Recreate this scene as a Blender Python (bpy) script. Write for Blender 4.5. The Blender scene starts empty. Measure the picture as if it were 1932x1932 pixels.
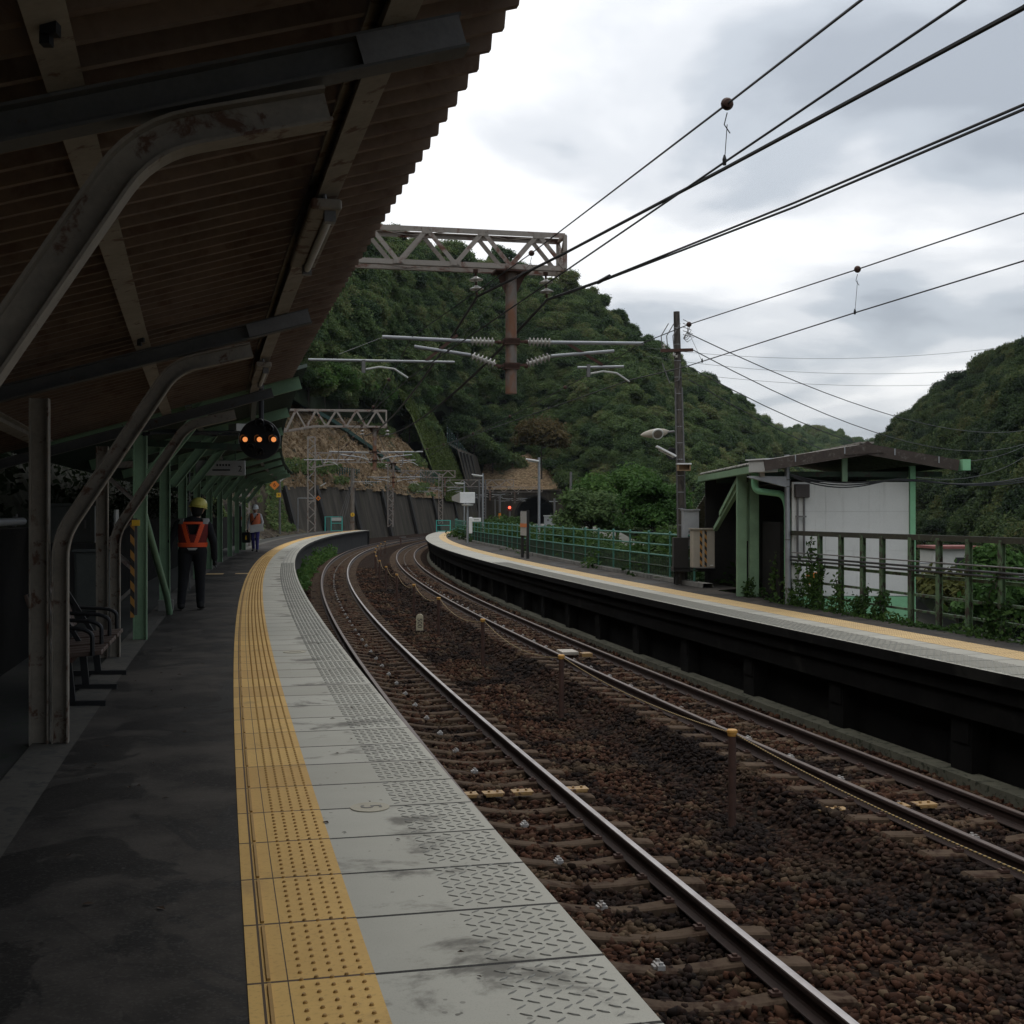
import bpy, bmesh, math, random
import numpy as np
from mathutils import Vector, Matrix
random.seed(7); np.random.seed(7)
SC = bpy.context.scene
COL = SC.collection
R = math.radians

# ------------------------------------------------------------------ camera
FD, CX, HY = 2316.36, 966.0, 967.0          # focal length and principal point used when surveying the place
CAMZ = 1.58
cam_d = bpy.data.cameras.new('camera'); cam = bpy.data.objects.new('camera', cam_d); COL.objects.link(cam)
cam_d.sensor_width = 36; cam_d.lens = 43.16; cam_d.clip_start = 0.05; cam_d.clip_end = 6000
cam.location = (0, 0, CAMZ); cam.rotation_euler = (R(90) + 1.27/2935, 0.0, 0.0)
SC.camera = cam
SC.render.resolution_x = SC.render.resolution_y = 1024

# ------------------------------------------------------------------ sky, sun, exposure
SUN_EL, SUN_AZ = 52.0, 12.0
world = bpy.data.worlds.new('World'); SC.world = world; world.use_nodes = True
wt = world.node_tree; wt.nodes.clear()
def wn(t, **k):
    n = wt.nodes.new(t)
    for a, b in k.items(): setattr(n, a, b)
    return n
def wl(a, b): wt.links.new(a, b)
sky = wn('ShaderNodeTexSky'); sky.sky_type = 'NISHITA'; sky.sun_disc = False
sky.sun_elevation = R(SUN_EL); sky.sun_rotation = R(SUN_AZ); sky.air_density = 1.0; sky.dust_density = 2.0
tc = wn('ShaderNodeTexCoord'); sep = wn('ShaderNodeSeparateXYZ'); wl(tc.outputs['Generated'], sep.inputs[0])
def wm(op, a, b=None, clamp=False):
    n = wn('ShaderNodeMath', operation=op); n.use_clamp = clamp
    for i, v in enumerate((a, b)):
        if v is None: continue
        if isinstance(v, (int, float)): n.inputs[i].default_value = v
        else: wl(v, n.inputs[i])
    return n.outputs[0]
zz = wm('ADD', wm('MAXIMUM', sep.outputs[2], 0.0), 0.16)
comb = wn('ShaderNodeCombineXYZ')                       # a flat cloud layer seen in perspective
wl(wm('DIVIDE', sep.outputs[0], zz), comb.inputs[0]); wl(wm('DIVIDE', sep.outputs[1], zz), comb.inputs[1])
nz = wn('ShaderNodeTexNoise'); nz.inputs['Scale'].default_value = 1.3; nz.inputs['Detail'].default_value = 7; nz.inputs['Roughness'].default_value = .47
nz.inputs['Distortion'].default_value = .25
mp = wn('ShaderNodeMapping'); mp.inputs['Location'].default_value = (3.1, 1.7, 0); wl(comb.outputs[0], mp.inputs[0]); wl(mp.outputs[0], nz.inputs['Vector'])
# the cloud deck thins out towards the veiled sun and thickens to the right
glow = wm('MULTIPLY_ADD', sep.outputs[0], -2.1); glow.node.inputs[2].default_value = 0.62
dens = wm('ADD', wm('MULTIPLY_ADD', nz.outputs[0], 2.1), wm('MULTIPLY', glow, 0.62))
[n for n in wt.nodes if n.type == 'MATH' and n.operation == 'MULTIPLY_ADD' and abs(n.inputs[1].default_value-2.1) < 1e-4][0].inputs[2].default_value = -.425
cr = wn('ShaderNodeValToRGB'); cr.color_ramp.interpolation = 'EASE'
els = cr.color_ramp.elements
els[0].position = .42; els[0].color = (4.1, 4.55, 5.15, 1)
els[1].position = 1.0; els[1].color = (10.8, 10.9, 11.0, 1)
e = els.new(.60); e.color = (5.6, 6.1, 6.7, 1)
e = els.new(.76); e.color = (8.0, 8.3, 8.7, 1)
wl(dens, cr.inputs[0])
zen = wm('MULTIPLY_ADD', wm('MAXIMUM', sep.outputs[2], 0.0), 0.75); zen.node.inputs[2].default_value = .86   # an overcast sky is brightest overhead
vs = wn('ShaderNodeVectorMath', operation='SCALE'); wl(cr.outputs[0], vs.inputs[0]); wl(zen, vs.inputs['Scale'])
mx = wn('ShaderNodeMix', data_type='RGBA'); mx.inputs[0].default_value = .9
wl(sky.outputs[0], mx.inputs['A']); wl(vs.outputs[0], mx.inputs['B'])
bg = wn('ShaderNodeBackground'); bg.inputs[1].default_value = 0.1; wl(mx.outputs['Result'], bg.inputs[0])
wo = wn('ShaderNodeOutputWorld'); wl(bg.outputs[0], wo.inputs[0])
sun_d = bpy.data.lights.new('sun', 'SUN'); sun_d.energy = 0.7; sun_d.angle = R(25); sun_d.color = (1.0, .97, .92)
sun = bpy.data.objects.new('sun', sun_d); COL.objects.link(sun)
sun.rotation_euler = (R(SUN_EL - 90), 0, R(-SUN_AZ)); sun.location = (20, 60, 80)
vsn = SC.view_settings
vsn.view_transform = 'Standard'; vsn.look = 'None'; vsn.exposure = 0.0; vsn.gamma = 1.0; vsn.use_curve_mapping = False
SC.render.engine = 'CYCLES'
SC.cycles.use_denoising = True
SC.cycles.max_bounces = 6; SC.cycles.diffuse_bounces = 3; SC.cycles.glossy_bounces = 3; SC.cycles.transparent_max_bounces = 8

# ------------------------------------------------------------------ the track alignment: a transition curve to the right
TH0, K0, K1 = -0.240783, 0.001419, 0.000013
def theta(s):
    if s <= 120: return TH0 + K0*s + K1*s*abs(s)/2
    t0 = TH0 + K0*120 + K1*7200; k = K0 + K1*120
    return t0 + k*(min(s, 146) - 120)
DS = .25; I0 = 160
_xs = [None]*(I0 + 1500); _xs[I0] = (0., 0.)
for i in range(I0+1, len(_xs)):
    a = theta((i-.5-I0)*DS); _xs[i] = (_xs[i-1][0]+DS*math.sin(a), _xs[i-1][1]+DS*math.cos(a))
for i in range(I0-1, -1, -1):
    a = theta((i+.5-I0)*DS); _xs[i] = (_xs[i+1][0]-DS*math.sin(a), _xs[i+1][1]-DS*math.cos(a))
def gz(s): return -0.000843*s               # falling gradient
def P(s, n, z=0.):
    f = s/DS + I0; i = max(0, min(len(_xs)-2, int(math.floor(f)))); t = f-i
    x = _xs[i][0]+(_xs[i+1][0]-_xs[i][0])*t; y = _xs[i][1]+(_xs[i+1][1]-_xs[i][1])*t
    a = theta(s)
    return Vector((x+n*math.cos(a), y-n*math.sin(a), z+gz(s)))
def at(u, v, d): return Vector(((u-CX)*d/FD, d, CAMZ-(v-HY)*d/FD))   # surveyed point: bearing, elevation, distance
def frange(a, b, st):
    n = max(1, int(round((b-a)/st))); return [a+(b-a)*i/n for i in range(n+1)]

# ------------------------------------------------------------------ mesh builder
ORG = {}                                     # world position of every object's frame
def link(o, parent=None, loc=None):
    COL.objects.link(o)
    if parent is not None:
        o.parent = parent
    return o
class MB:
    def __init__(s): s.v = []; s.f = []; s.m = []; s.uv = None; s.mi = 0
    def add(s, vs, fs):
        b = len(s.v); s.v.extend([tuple(p) for p in vs]); s.f.extend([tuple(i+b for i in f) for f in fs]); s.m.extend([s.mi]*len(fs)); return s
    def frame(s, c, ax, ay, az, hx, hy, hz):
        c = Vector(c); ax, ay, az = Vector(ax)*hx, Vector(ay)*hy, Vector(az)*hz
        vs = [c+ax*i+ay*j+az*k for k in (-1, 1) for j in (-1, 1) for i in (-1, 1)]
        return s.add(vs, [(0,2,3,1),(4,5,7,6),(0,1,5,4),(2,6,7,3),(0,4,6,2),(1,3,7,5)])
    def box(s, c, size, rz=0.):
        ca, sa = math.cos(rz), math.sin(rz)
        return s.frame(c, (ca, sa, 0), (-sa, ca, 0), (0, 0, 1), size[0]/2, size[1]/2, size[2]/2)
    def bar(s, a, b, w, h, up=(0, 0, 1), ext=0.):
        a, b = Vector(a), Vector(b); t = b-a; L = t.length
        if L < 1e-6: return s
        t /= L; up = Vector(up)
        if abs(t.dot(up)) > .999: up = Vector((0, 1, 0)) if abs(t.y) < .9 else Vector((1, 0, 0))
        x = t.cross(up).normalized(); y = x.cross(t)
        return s.frame((a+b)/2, x, t, y, w/2, L/2+ext, h/2)
    def tube(s, pts, r, seg=8, cap=True, r2=None):
        pts = [Vector(p) for p in pts]; n = len(pts); rs = r if isinstance(r, (list, tuple)) else [r]*n
        if r2 is not None: rs = [r+(r2-r)*i/(n-1) for i in range(n)]
        vs = []; ref = None
        for i, p in enumerate(pts):
            t = (pts[min(i+1, n-1)]-pts[max(i-1, 0)]).normalized()
            if ref is None: ref = Vector((0, 0, 1)) if abs(t.z) < .9 else Vector((1, 0, 0))
            x = (ref - t*ref.dot(t))
            if x.length < 1e-4: x = Vector((1, 0, 0)) - t*t.x
            x.normalize(); ref = x; y = t.cross(x)
            for k in range(seg):
                a = 2*math.pi*k/seg; vs.append(p+(x*math.cos(a)+y*math.sin(a))*rs[i])
        fs = [(i*seg+k, i*seg+(k+1) % seg, (i+1)*seg+(k+1) % seg, (i+1)*seg+k) for i in range(n-1) for k in range(seg)]
        if cap: fs += [tuple(range(seg))[::-1], tuple((n-1)*seg+k for k in range(seg))]
        return s.add(vs, fs)
    def lathe(s, c, prof, seg=16, ax=(0, 0, 1)):
        c = Vector(c); ax = Vector(ax).normalized(); x = ax.orthogonal().normalized(); y = ax.cross(x)
        vs = [c+ax*z+(x*math.cos(2*math.pi*k/seg)+y*math.sin(2*math.pi*k/seg))*max(r, 1e-4) for r, z in prof for k in range(seg)]
        n = len(prof)
        fs = [(i*seg+k, i*seg+(k+1) % seg, (i+1)*seg+(k+1) % seg, (i+1)*seg+k) for i in range(n-1) for k in range(seg)]
        fs += [tuple(range(seg))[::-1], tuple((n-1)*seg+k for k in range(seg))]
        return s.add(vs, fs)
    def prism(s, poly, a, b):                # polygon of points swept by vector b-a offsets
        n = len(poly); A = [Vector(p)+Vector(a) for p in poly]; B = [Vector(p)+Vector(b) for p in poly]
        return s.add(A+B, [tuple(range(n))[::-1], tuple(range(n, 2*n))]+[(i, (i+1) % n, n+(i+1) % n, n+i) for i in range(n)])
    def ibeam(s, pts, side, depth, width, tw=.008, tf=.01, ups=None):
        """H section swept along pts; side = direction of the flange width; the web stands in the plane of the path"""
        pts = [Vector(p) for p in pts]; side = Vector(side).normalized(); n = len(pts); ups = []
        for i in range(n):
            t = (pts[min(i+1, n-1)]-pts[max(i-1, 0)]).normalized(); u = side.cross(t).normalized()
            if i not in (0, n-1):
                t1 = (pts[i]-pts[i-1]).normalized(); u /= max(.5, t.dot(t1))
            ups.append(u)
        def strip(lo, hi, hw):
            vs = []
            for p, u in zip(pts, ups):
                vs += [p+u*lo-side*hw, p+u*lo+side*hw, p+u*hi+side*hw, p+u*hi-side*hw]
            fs = [(i*4+k, i*4+(k+1) % 4, i*4+4+(k+1) % 4, i*4+4+k) for i in range(n-1) for k in range(4)]
            fs += [(3, 2, 1, 0), tuple((n-1)*4+k for k in range(4))]
            s.add(vs, fs)
        h = depth/2
        strip(-h, -h+tf, width/2); strip(h-tf, h, width/2); strip(-h+tf, h-tf, tw/2)
        return s
    def build(s, name, mats, parent=None, origin=None, smooth=False, bevel=0):
        o0 = ORG[parent.name] if parent is not None else (Vector(origin) if origin is not None else Vector((0, 0, 0)))
        me = bpy.data.meshes.new(name)
        me.from_pydata([(p[0]-o0.x, p[1]-o0.y, p[2]-o0.z) for p in s.v], [], s.f)
        for m in (mats if isinstance(mats, (list, tuple)) else [mats]): me.materials.append(m)
        if any(s.m): me.polygons.foreach_set('material_index', s.m)
        if smooth:
            me.shade_smooth()
        o = bpy.data.objects.new(name, me); link(o, parent)
        if parent is None: o.location = o0
        ORG[o.name] = o0
        if smooth:
            try: me.set_sharp_from_angle(angle=R(40))
            except Exception: pass
        if bevel:
            b = o.modifiers.new('bevel', 'BEVEL'); b.width = bevel; b.segments = 2; b.limit_method = 'ANGLE'; b.angle_limit = R(40)
        return o
def tag(o, label=None, cat=None, group=None, kind=None):
    for k, v in (('label', label), ('category', cat), ('group', group), ('kind', kind)):
        if v: o[k] = v
    return o
def thing(name, loc, label, cat, group=None):
    o = bpy.data.objects.new(name, None); COL.objects.link(o); o.location = Vector(loc); o.empty_display_size = .2
    ORG[o.name] = Vector(loc); return tag(o, label, cat, group)
def copy_tree(o, parent=None):
    c = o.copy(); COL.objects.link(c); c.parent = parent
    ORG[c.name] = ORG.get(o.name, Vector((0, 0, 0)))
    for ch in [x for x in o.children]: copy_tree(ch, c)
    return c
def text_mesh(txt, size, depth=.002):
    cu = bpy.data.curves.new('txt', 'FONT'); cu.body = txt; cu.size = size; cu.align_x = 'CENTER'; cu.align_y = 'CENTER'; cu.extrude = depth
    o = bpy.data.objects.new('txt', cu); COL.objects.link(o)
    bpy.context.view_layer.update()
    me = bpy.data.meshes.new_from_object(o.evaluated_get(bpy.context.evaluated_depsgraph_get()))
    bpy.data.objects.remove(o); bpy.data.curves.remove(cu)
    vs = [v.co.copy() for v in me.vertices]; fs = [tuple(p.vertices) for p in me.polygons]; bpy.data.meshes.remove(me)
    return vs, fs
def put_text(mb, txt, size, c, right, up, depth=.002):
    vs, fs = text_mesh(txt, size, depth); c = Vector(c); right = Vector(right).normalized(); up = Vector(up).normalized(); nrm = right.cross(up)
    mb.add([c+right*v.x+up*v.y+nrm*v.z for v in vs], fs)

# ------------------------------------------------------------------ materials
class NT:
    def __init__(s, name):
        s.mat = bpy.data.materials.new(name); s.mat.use_nodes = True; s.t = s.mat.node_tree
        s.b = s.t.nodes['Principled BSDF']; s.out = s.t.nodes['Material Output']
    def n(s, t, **k):
        x = s.t.nodes.new(t)
        for a, b in k.items(): setattr(x, a, b)
        return x
    def l(s, a, b): s.t.links.new(a, b)
    def put(s, inp, v):
        if hasattr(v, 'is_output'): s.l(v, inp)
        elif isinstance(v, (tuple, list)) and len(v) == 3 and inp.type == 'RGBA': inp.default_value = (*v, 1)
        else: inp.default_value = v
    def math(s, op, a, b=0., c=None, clamp=False):
        x = s.n('ShaderNodeMath', operation=op); x.use_clamp = clamp
        s.put(x.inputs[0], a); s.put(x.inputs[1], b)
        if c is not None: s.put(x.inputs[2], c)
        return x.outputs[0]
    def coord(s, kind='Object', rnd=True, scale=None):
        t = s.n('ShaderNodeTexCoord'); v = t.outputs[kind]
        if rnd:
            oi = s.n('ShaderNodeObjectInfo'); a = s.n('ShaderNodeVectorMath', operation='ADD'); s.l(v, a.inputs[0])
            m = s.math('MULTIPLY', oi.outputs['Random'], 37.); s.l(m, a.inputs[1]); v = a.outputs[0]
        if scale is not None:
            a = s.n('ShaderNodeVectorMath', operation='MULTIPLY'); s.l(v, a.inputs[0]); a.inputs[1].default_value = scale; v = a.outputs[0]
        return v
    def noise(s, vec, scale, detail=4, rough=.55, dist=0.):
        x = s.n('ShaderNodeTexNoise'); s.l(vec, x.inputs['Vector']); x.inputs['Scale'].default_value = scale; x.inputs['Detail'].default_value = detail
        x.inputs['Roughness'].default_value = rough; x.inputs['Distortion'].default_value = dist; return x.outputs[0]
    def vor(s, vec, scale, feat='F1', out='Distance'):
        x = s.n('ShaderNodeTexVoronoi', feature=feat); s.l(vec, x.inputs['Vector']); x.inputs['Scale'].default_value = scale; return x.outputs[out]
    def step(s, v, lo, hi):
        x = s.n('ShaderNodeMapRange'); x.interpolation_type = 'SMOOTHSTEP'; s.put(x.inputs[0], v); x.inputs[1].default_value = lo; x.inputs[2].default_value = hi
        return x.outputs[0]
    def mix(s, f, a, b, blend='MIX'):
        x = s.n('ShaderNodeMix', data_type='RGBA', blend_type=blend); s.put(x.inputs[0], f); s.put(x.inputs['A'], a); s.put(x.inputs['B'], b); return x.outputs['Result']
    def ramp(s, f, stops):
        x = s.n('ShaderNodeValToRGB'); s.put(x.inputs[0], f); e = x.color_ramp.elements
        while len(e) < len(stops): e.new(.5)
        for q, (p, c) in zip(e, stops): q.position = p; q.color = (*c, 1)
        return x.outputs[0]
    def bump(s, h, strength=.3, dist=.01):
        x = s.n('ShaderNodeBump'); s.put(x.inputs['Height'], h); x.inputs['Strength'].default_value = strength; x.inputs['Distance'].default_value = dist
        s.l(x.outputs[0], s.b.inputs['Normal'])
    def fin(s, col=None, rough=None, metal=None, spec=None):
        if col is not None: s.put(s.b.inputs['Base Color'], col)
        if rough is not None: s.put(s.b.inputs['Roughness'], rough)
        if metal is not None: s.b.inputs['Metallic'].default_value = metal
        if spec is not None: s.b.inputs['Specular IOR Level'].default_value = spec
        return s.mat
def dk(c, f): return tuple(x*f for x in c)
def gm(name, c, var=.3, scale=5., rough=.7, metal=0., bump=.08, rust=None, rlo=.52, rhi=.62, rscale=9., streak=1., spec=.4):
    """weathered surface: broad tone drift, fine speckle and, if given, patches of rust or dirt"""
    t = NT(name); v = t.coord(scale=(1, 1, streak) if streak != 1 else None)
    a = t.noise(v, scale, 5, .6); b = t.noise(v, scale*9, 3, .6)
    f = t.math('ADD', t.math('MULTIPLY', a, .65), t.math('MULTIPLY', b, .35))
    col = t.ramp(f, [(.3, dk(c, 1-var)), (.7, dk(c, 1+var*.7))])
    if rust is not None:
        r = t.noise(v, rscale, 6, .65, .4); col = t.mix(t.step(r, rlo, rhi), col, rust)
    if bump: t.bump(f, bump, .01)
    return t.fin(col, rough, metal, spec)
def emit(name, c, st):
    t = NT(name); t.b.inputs['Base Color'].default_value = (*c, 1); t.b.inputs['Emission Color'].default_value = (*c, 1); t.b.inputs['Emission Strength'].default_value = st; return t.mat

MT = {}
MT['brownpaint'] = gm('cream_paint_weathered', (.235, .205, .165), .3, 4, .65, rust=(.10, .05, .03), rlo=.55, rhi=.64, rscale=7)
MT['roofbrown'] = gm('brown_roof_sheet', (.175, .122, .09), .3, 3, .65, rust=(.12, .072, .05), rlo=.5, rhi=.65, rscale=4)
MT['greypaint'] = gm('grey_steel_paint', (.085, .083, .078), .3, 6, .6, rust=(.07, .035, .02), rlo=.62, rhi=.7)
MT['green'] = gm('pale_green_paint', (.19, .30, .18), .22, 4, .55, rust=(.10, .07, .04), rlo=.66, rhi=.74)
MT['greenfresh'] = gm('mint_green_paint', (.22, .48, .27), .15, 5, .6)
MT['greendark'] = gm('dirty_green_paint', (.030, .055, .034), .35, 6, .7, rust=(.035, .028, .02), rlo=.52, rhi=.62)
MT['greenroof'] = gm('green_roof_sheet', (.028, .045, .032), .3, 3, .6)
MT['teal'] = gm('teal_rail_paint', (.055, .17, .13), .25, 6, .6)
MT['turq'] = gm('turquoise_paint', (.07, .42, .37), .18, 6, .5)
MT['galv'] = gm('galvanised_steel', (.30, .31, .32), .2, 9, .45, metal=.5, bump=.03)
MT['galvdark'] = gm('dull_galvanised_steel', (.16, .155, .15), .25, 9, .5, metal=.4, bump=.03)
MT['gantry'] = gm('gantry_paint_rusting', (.30, .265, .23), .2, 3, .6, rust=(.13, .05, .03), rlo=.50, rhi=.66, rscale=3)
MT['rustpipe'] = gm('rusty_pipe', (.17, .145, .125), .25, 2, .7, rust=(.19, .085, .045), rlo=.40, rhi=.6, rscale=2.2, streak=.5)
MT['rust'] = gm('dark_rust', (.07, .035, .025), .4, 12, .8, bump=.2)
MT['black'] = gm('black_rubber', (.012, .012, .013), .2, 8, .5)
MT['wire'] = gm('wire_copper_dark', (.022, .022, .022), .15, 8, .5)
MT['porcelain'] = gm('brown_white_porcelain', (.42, .40, .36), .15, 12, .25, bump=0)
MT['white'] = gm('white_enamel', (.72, .72, .70), .1, 7, .4, bump=.02)
MT['offwhite'] = gm('aged_white_panel', (.50, .50, .47), .14, 3, .6, rust=(.30, .28, .24), rlo=.6, rhi=.75, rscale=3)
MT['beige'] = gm('beige_cabinet', (.36, .32, .26), .12, 4, .55)
MT['greycab'] = gm('grey_cabinet', (.34, .35, .36), .12, 4, .55)
MT['concrete'] = gm('old_concrete', (.20, .19, .17), .35, 2.2, .9, bump=.25, rust=(.07, .068, .06), rlo=.5, rhi=.66, rscale=1.5)
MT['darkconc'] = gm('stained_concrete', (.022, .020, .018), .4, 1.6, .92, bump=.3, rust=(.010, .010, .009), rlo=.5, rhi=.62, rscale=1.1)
MT['asbestos'] = gm('cement_roof_sheet', (.27, .25, .225), .25, 3, .9, bump=.1, rust=(.10, .085, .065), rlo=.5, rhi=.65)
MT['shadeblack'] = gm('deep_shade_concrete', (.011, .0102, .0095), .5, 1.3, .95, bump=.3, rust=(.022, .021, .018), rlo=.58, rhi=.7, rscale=.8, spec=.08)  # near-black colour stands for deep shade under overhangs and behind the posts
MT['dark'] = gm('dark_timber', (.02, .018, .016), .3, 5, .85)
MT['wood'] = gm('worn_wood_slat', (.10, .065, .05), .3, 9, .6, streak=.2)
MT['orange'] = gm('orange_sign_paint', (.75, .22, .03), .1, 9, .5)
MT['yellow'] = gm('yellow_sign_paint', (.72, .42, .03), .12, 9, .5)
MT['signgrey'] = gm('grey_sign_face', (.34, .33, .31), .1, 6, .6)
MT['redroof'] = gm('faded_red_roof', (.20, .07, .06), .2, 4, .8)
MT['ink'] = gm('black_lettering', (.012, .012, .012), .1, 9, .6, bump=0)
# ------------------------------------------------------------------ ribbons that follow the track
def ribbon(name, sv, prof, mats, parent=None, segmat=None, smooth=False, solid=0., kind='structure', cpf=P):
    """sheet swept along the alignment; prof(s) -> [(n, z), ...]; UV = (distance across, distance along)"""
    vs, uv = [], []
    for s in sv:
        pr = prof(s); d = 0.; last = None
        for n_, z_ in pr:
            if last is not None: d += math.hypot(n_-last[0], z_-last[1])
            last = (n_, z_); vs.append(cpf(s, n_, z_)); uv.append((d+pr[0][0], s))
    k = len(prof(sv[0])); fs, fm = [], []
    for i in range(len(sv)-1):
        for j in range(k-1):
            fs.append((i*k+j, i*k+j+1, (i+1)*k+j+1, (i+1)*k+j)); fm.append(segmat[j] if segmat else 0)
    o0 = ORG[parent.name] if parent is not None else Vector((0, 0, 0))
    me = bpy.data.meshes.new(name); me.from_pydata([tuple(v-o0) for v in vs], [], fs)
    for m in (mats if isinstance(mats, (list, tuple)) else [mats]): me.materials.append(m)
    if segmat: me.polygons.foreach_set('material_index', fm)
    ul = me.uv_layers.new(name='UVMap'); idx = np.zeros(len(me.loops), 'i'); me.loops.foreach_get('vertex_index', idx)
    ul.data.foreach_set('uv', np.array(uv, 'f')[idx].ravel())
    if smooth: me.shade_smooth()
    o = bpy.data.objects.new(name, me); link(o, parent); ORG[o.name] = o0
    if solid:
        m = o.modifiers.new('thick', 'SOLIDIFY'); m.thickness = solid; m.offset = 0
    if kind and parent is None: o['kind'] = kind
    return o
def uvsep(t):
    c = t.n('ShaderNodeTexCoord'); x = t.n('ShaderNodeSeparateXYZ'); t.l(c.outputs['UV'], x.inputs[0]); return c.outputs['UV'], x.outputs[0], x.outputs[1]

# asphalt: patched, damp in places
t = NT('platform_asphalt'); uv, U, V = uvsep(t)
n1 = t.noise(uv, .55, 5, .6, .5); n2 = t.noise(uv, 60, 3, .6); n3 = t.noise(uv, 2.2, 4, .6)
sc_ = t.n('ShaderNodeMapping'); sc_.inputs['Scale'].default_value = (1, .75, 1); t.l(uv, sc_.inputs[0])
wet = t.step(t.noise(sc_.outputs[0], .95, 7, .64, .8), .515, .55)
base = t.ramp(t.math('ADD', t.math('MULTIPLY', n1, .5), t.math('MULTIPLY', n3, .5)), [(.42, (.034, .030, .026)), (.58, (.088, .076, .064))])
base = t.mix(t.math('MULTIPLY', n2, .55), base, (.025, .024, .023))
base = t.mix(t.math('MULTIPLY', t.step(t.noise(uv, .9, 5, .7, .3), .62, .68), .6), base, (.10, .092, .082))
base = t.mix(t.math('MULTIPLY', wet, .72), base, (.0085, .008, .0075))
ck = t.vor(uv, .9, 'DISTANCE_TO_EDGE'); base = t.mix(t.math('MULTIPLY', t.math('LESS_THAN', t.math('ADD', ck, t.math('MULTIPLY', n3, .04)), .024), .2), base, (.008, .008, .008))
sp_ = t.vor(uv, 5.5); base = t.mix(t.math('MULTIPLY', t.math('LESS_THAN', sp_, .055), .5), base, (.10, .095, .085))
ag = t.n('ShaderNodeTexVoronoi', feature='F1'); t.l(uv, ag.inputs['Vector']); ag.inputs['Scale'].default_value = 95; agx = t.n('ShaderNodeSeparateXYZ'); t.l(ag.outputs['Color'], agx.inputs[0])
base = t.mix(t.math('MULTIPLY', t.math('GREATER_THAN', agx.outputs[0], .84), .28), base, (.09, .083, .074))
t.bump(n2, .25, .006)
MT['asphalt'] = t.fin(base, t.math('SUBTRACT', .95, t.math('MULTIPLY', wet, .30)), spec=.14)
# precast edge slabs, one joint every 0.6 m
def slabmat(name, c, pale, joint=True, stain=.75):
    t = NT(name); uv, U, V = uvsep(t)
    fr = t.math('FRACT', t.math('DIVIDE', V, .6)); cell = t.math('FLOOR', t.math('DIVIDE', V, .6))
    wn_ = t.n('ShaderNodeTexWhiteNoise', noise_dimensions='1D'); t.l(cell, wn_.inputs['W'])
    n1 = t.noise(uv, 3., 5, .6); n2 = t.noise(uv, 45, 3, .6)
    f = t.math('ADD', t.math('MULTIPLY', n1, .45), t.math('ADD', t.math('MULTIPLY', n2, .15), t.math('MULTIPLY', wn_.outputs[0], .4)))
    col = t.ramp(f, [(.2, c), (.8, pale)])
    # damp dirt that sits on some slabs and creeps from the track side
    mp_ = t.n('ShaderNodeMapping'); mp_.inputs['Scale'].default_value = (1.6, 1.9, 1); t.l(uv, mp_.inputs[0])
    st = t.step(t.math('ADD', t.math('ADD', t.noise(mp_.outputs[0], 1.1, 7, .66, .35), t.math('MULTIPLY', wn_.outputs[0], .12)), t.math('MULTIPLY', t.math('SUBTRACT', t.math('ABSOLUTE', t.math('SUBTRACT', U, .90)), .16), -.30)), .585, .72)
    col = t.mix(t.math('MULTIPLY', st, stain), col, (.075, .066, .052))
    col = t.mix(t.step(t.noise(uv, 14, 2, .5), .73, .76), col, dk(c, .45))
    if joint:
        jl = t.math('ADD', t.math('LESS_THAN', t.math('ADD', fr, t.math('MULTIPLY', n2, .006)), .026), t.math('GREATER_THAN', fr, .988))
        col = t.mix(jl, col, (.02, .018, .015))
    sp_ = t.vor(uv, 7.); col = t.mix(t.math('MULTIPLY', t.math('LESS_THAN', sp_, .07), .55), col, dk(c, .4))
    n5 = t.noise(uv, 160, 2, .5); col = t.mix(t.math('MULTIPLY', t.step(n5, .5, .8), .35), col, dk(c, .5))
    t.bump(t.math('ADD', n1, t.math('MULTIPLY', n2, .4)), .12, .006)
    return t.fin(col, .8, spec=.3)
MT['slab'] = slabmat('edge_slab_concrete', (.365, .345, .285), (.475, .455, .385))
MT['slab_r'] = slabmat('opposite_edge_slab_concrete', (.30, .285, .24), (.40, .385, .33), stain=.4)
def yellowmat(name, grooves, pale=0.):
    t = NT(name); uv, U, V = uvsep(t)
    fr = t.math('FRACT', t.math('DIVIDE', V, .6)); cell = t.math('FLOOR', t.math('DIVIDE', V, .6))
    wn_ = t.n('ShaderNodeTexWhiteNoise', noise_dimensions='1D'); t.l(cell, wn_.inputs['W'])
    n1 = t.noise(uv, 4., 5, .6); n2 = t.noise(uv, 50, 3, .6)
    col = t.ramp(t.math('ADD', t.math('MULTIPLY', n1, .5), t.math('MULTIPLY', wn_.outputs[0], .5)), [(.2, (.50, .29, .078)), (.8, (.66, .41, .118))])
    col = t.mix(t.math('MULTIPLY', t.step(n2, .5, .75), .35), col, (.24, .14, .045))
    col = t.mix(t.math('MULTIPLY', t.step(t.noise(uv, 1.5, 5, .65, .5), .58, .72), .45), col, (.22, .14, .06))
    if pale: col = t.mix(pale, col, (.42, .37, .28))
    jl = t.math('ADD', t.math('LESS_THAN', fr, .018), t.math('GREATER_THAN', fr, .992))
    for g, w in grooves:
        jl = t.math('MAXIMUM', jl, t.math('LESS_THAN', t.math('ABSOLUTE', t.math('SUBTRACT', U, g)), w))
    col = t.mix(jl, col, (.065, .035, .014))
    t.bump(n2, .12, .004)
    return t.fin(col, .7, spec=.35)
MT['tactile'] = yellowmat('yellow_tactile_paving', [(.157, .0045), (.241, .0022)])
MT['tactile_r'] = yellowmat('yellow_tactile_paving_opposite', [(9.24, .003)], .35)

# ------------------------------------------------------------------ ground, river and beds
tg = gm('valley_soil', (.05, .048, .03), .4, .05, .95, bump=.3)
g = MB().add([(-1500, -300, -16), (1500, -300, -16), (1500, 2600, -16), (-1500, 2600, -16)], [(0, 1, 2, 3)]).build('ground', tg); g['kind'] = 'structure'

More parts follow.
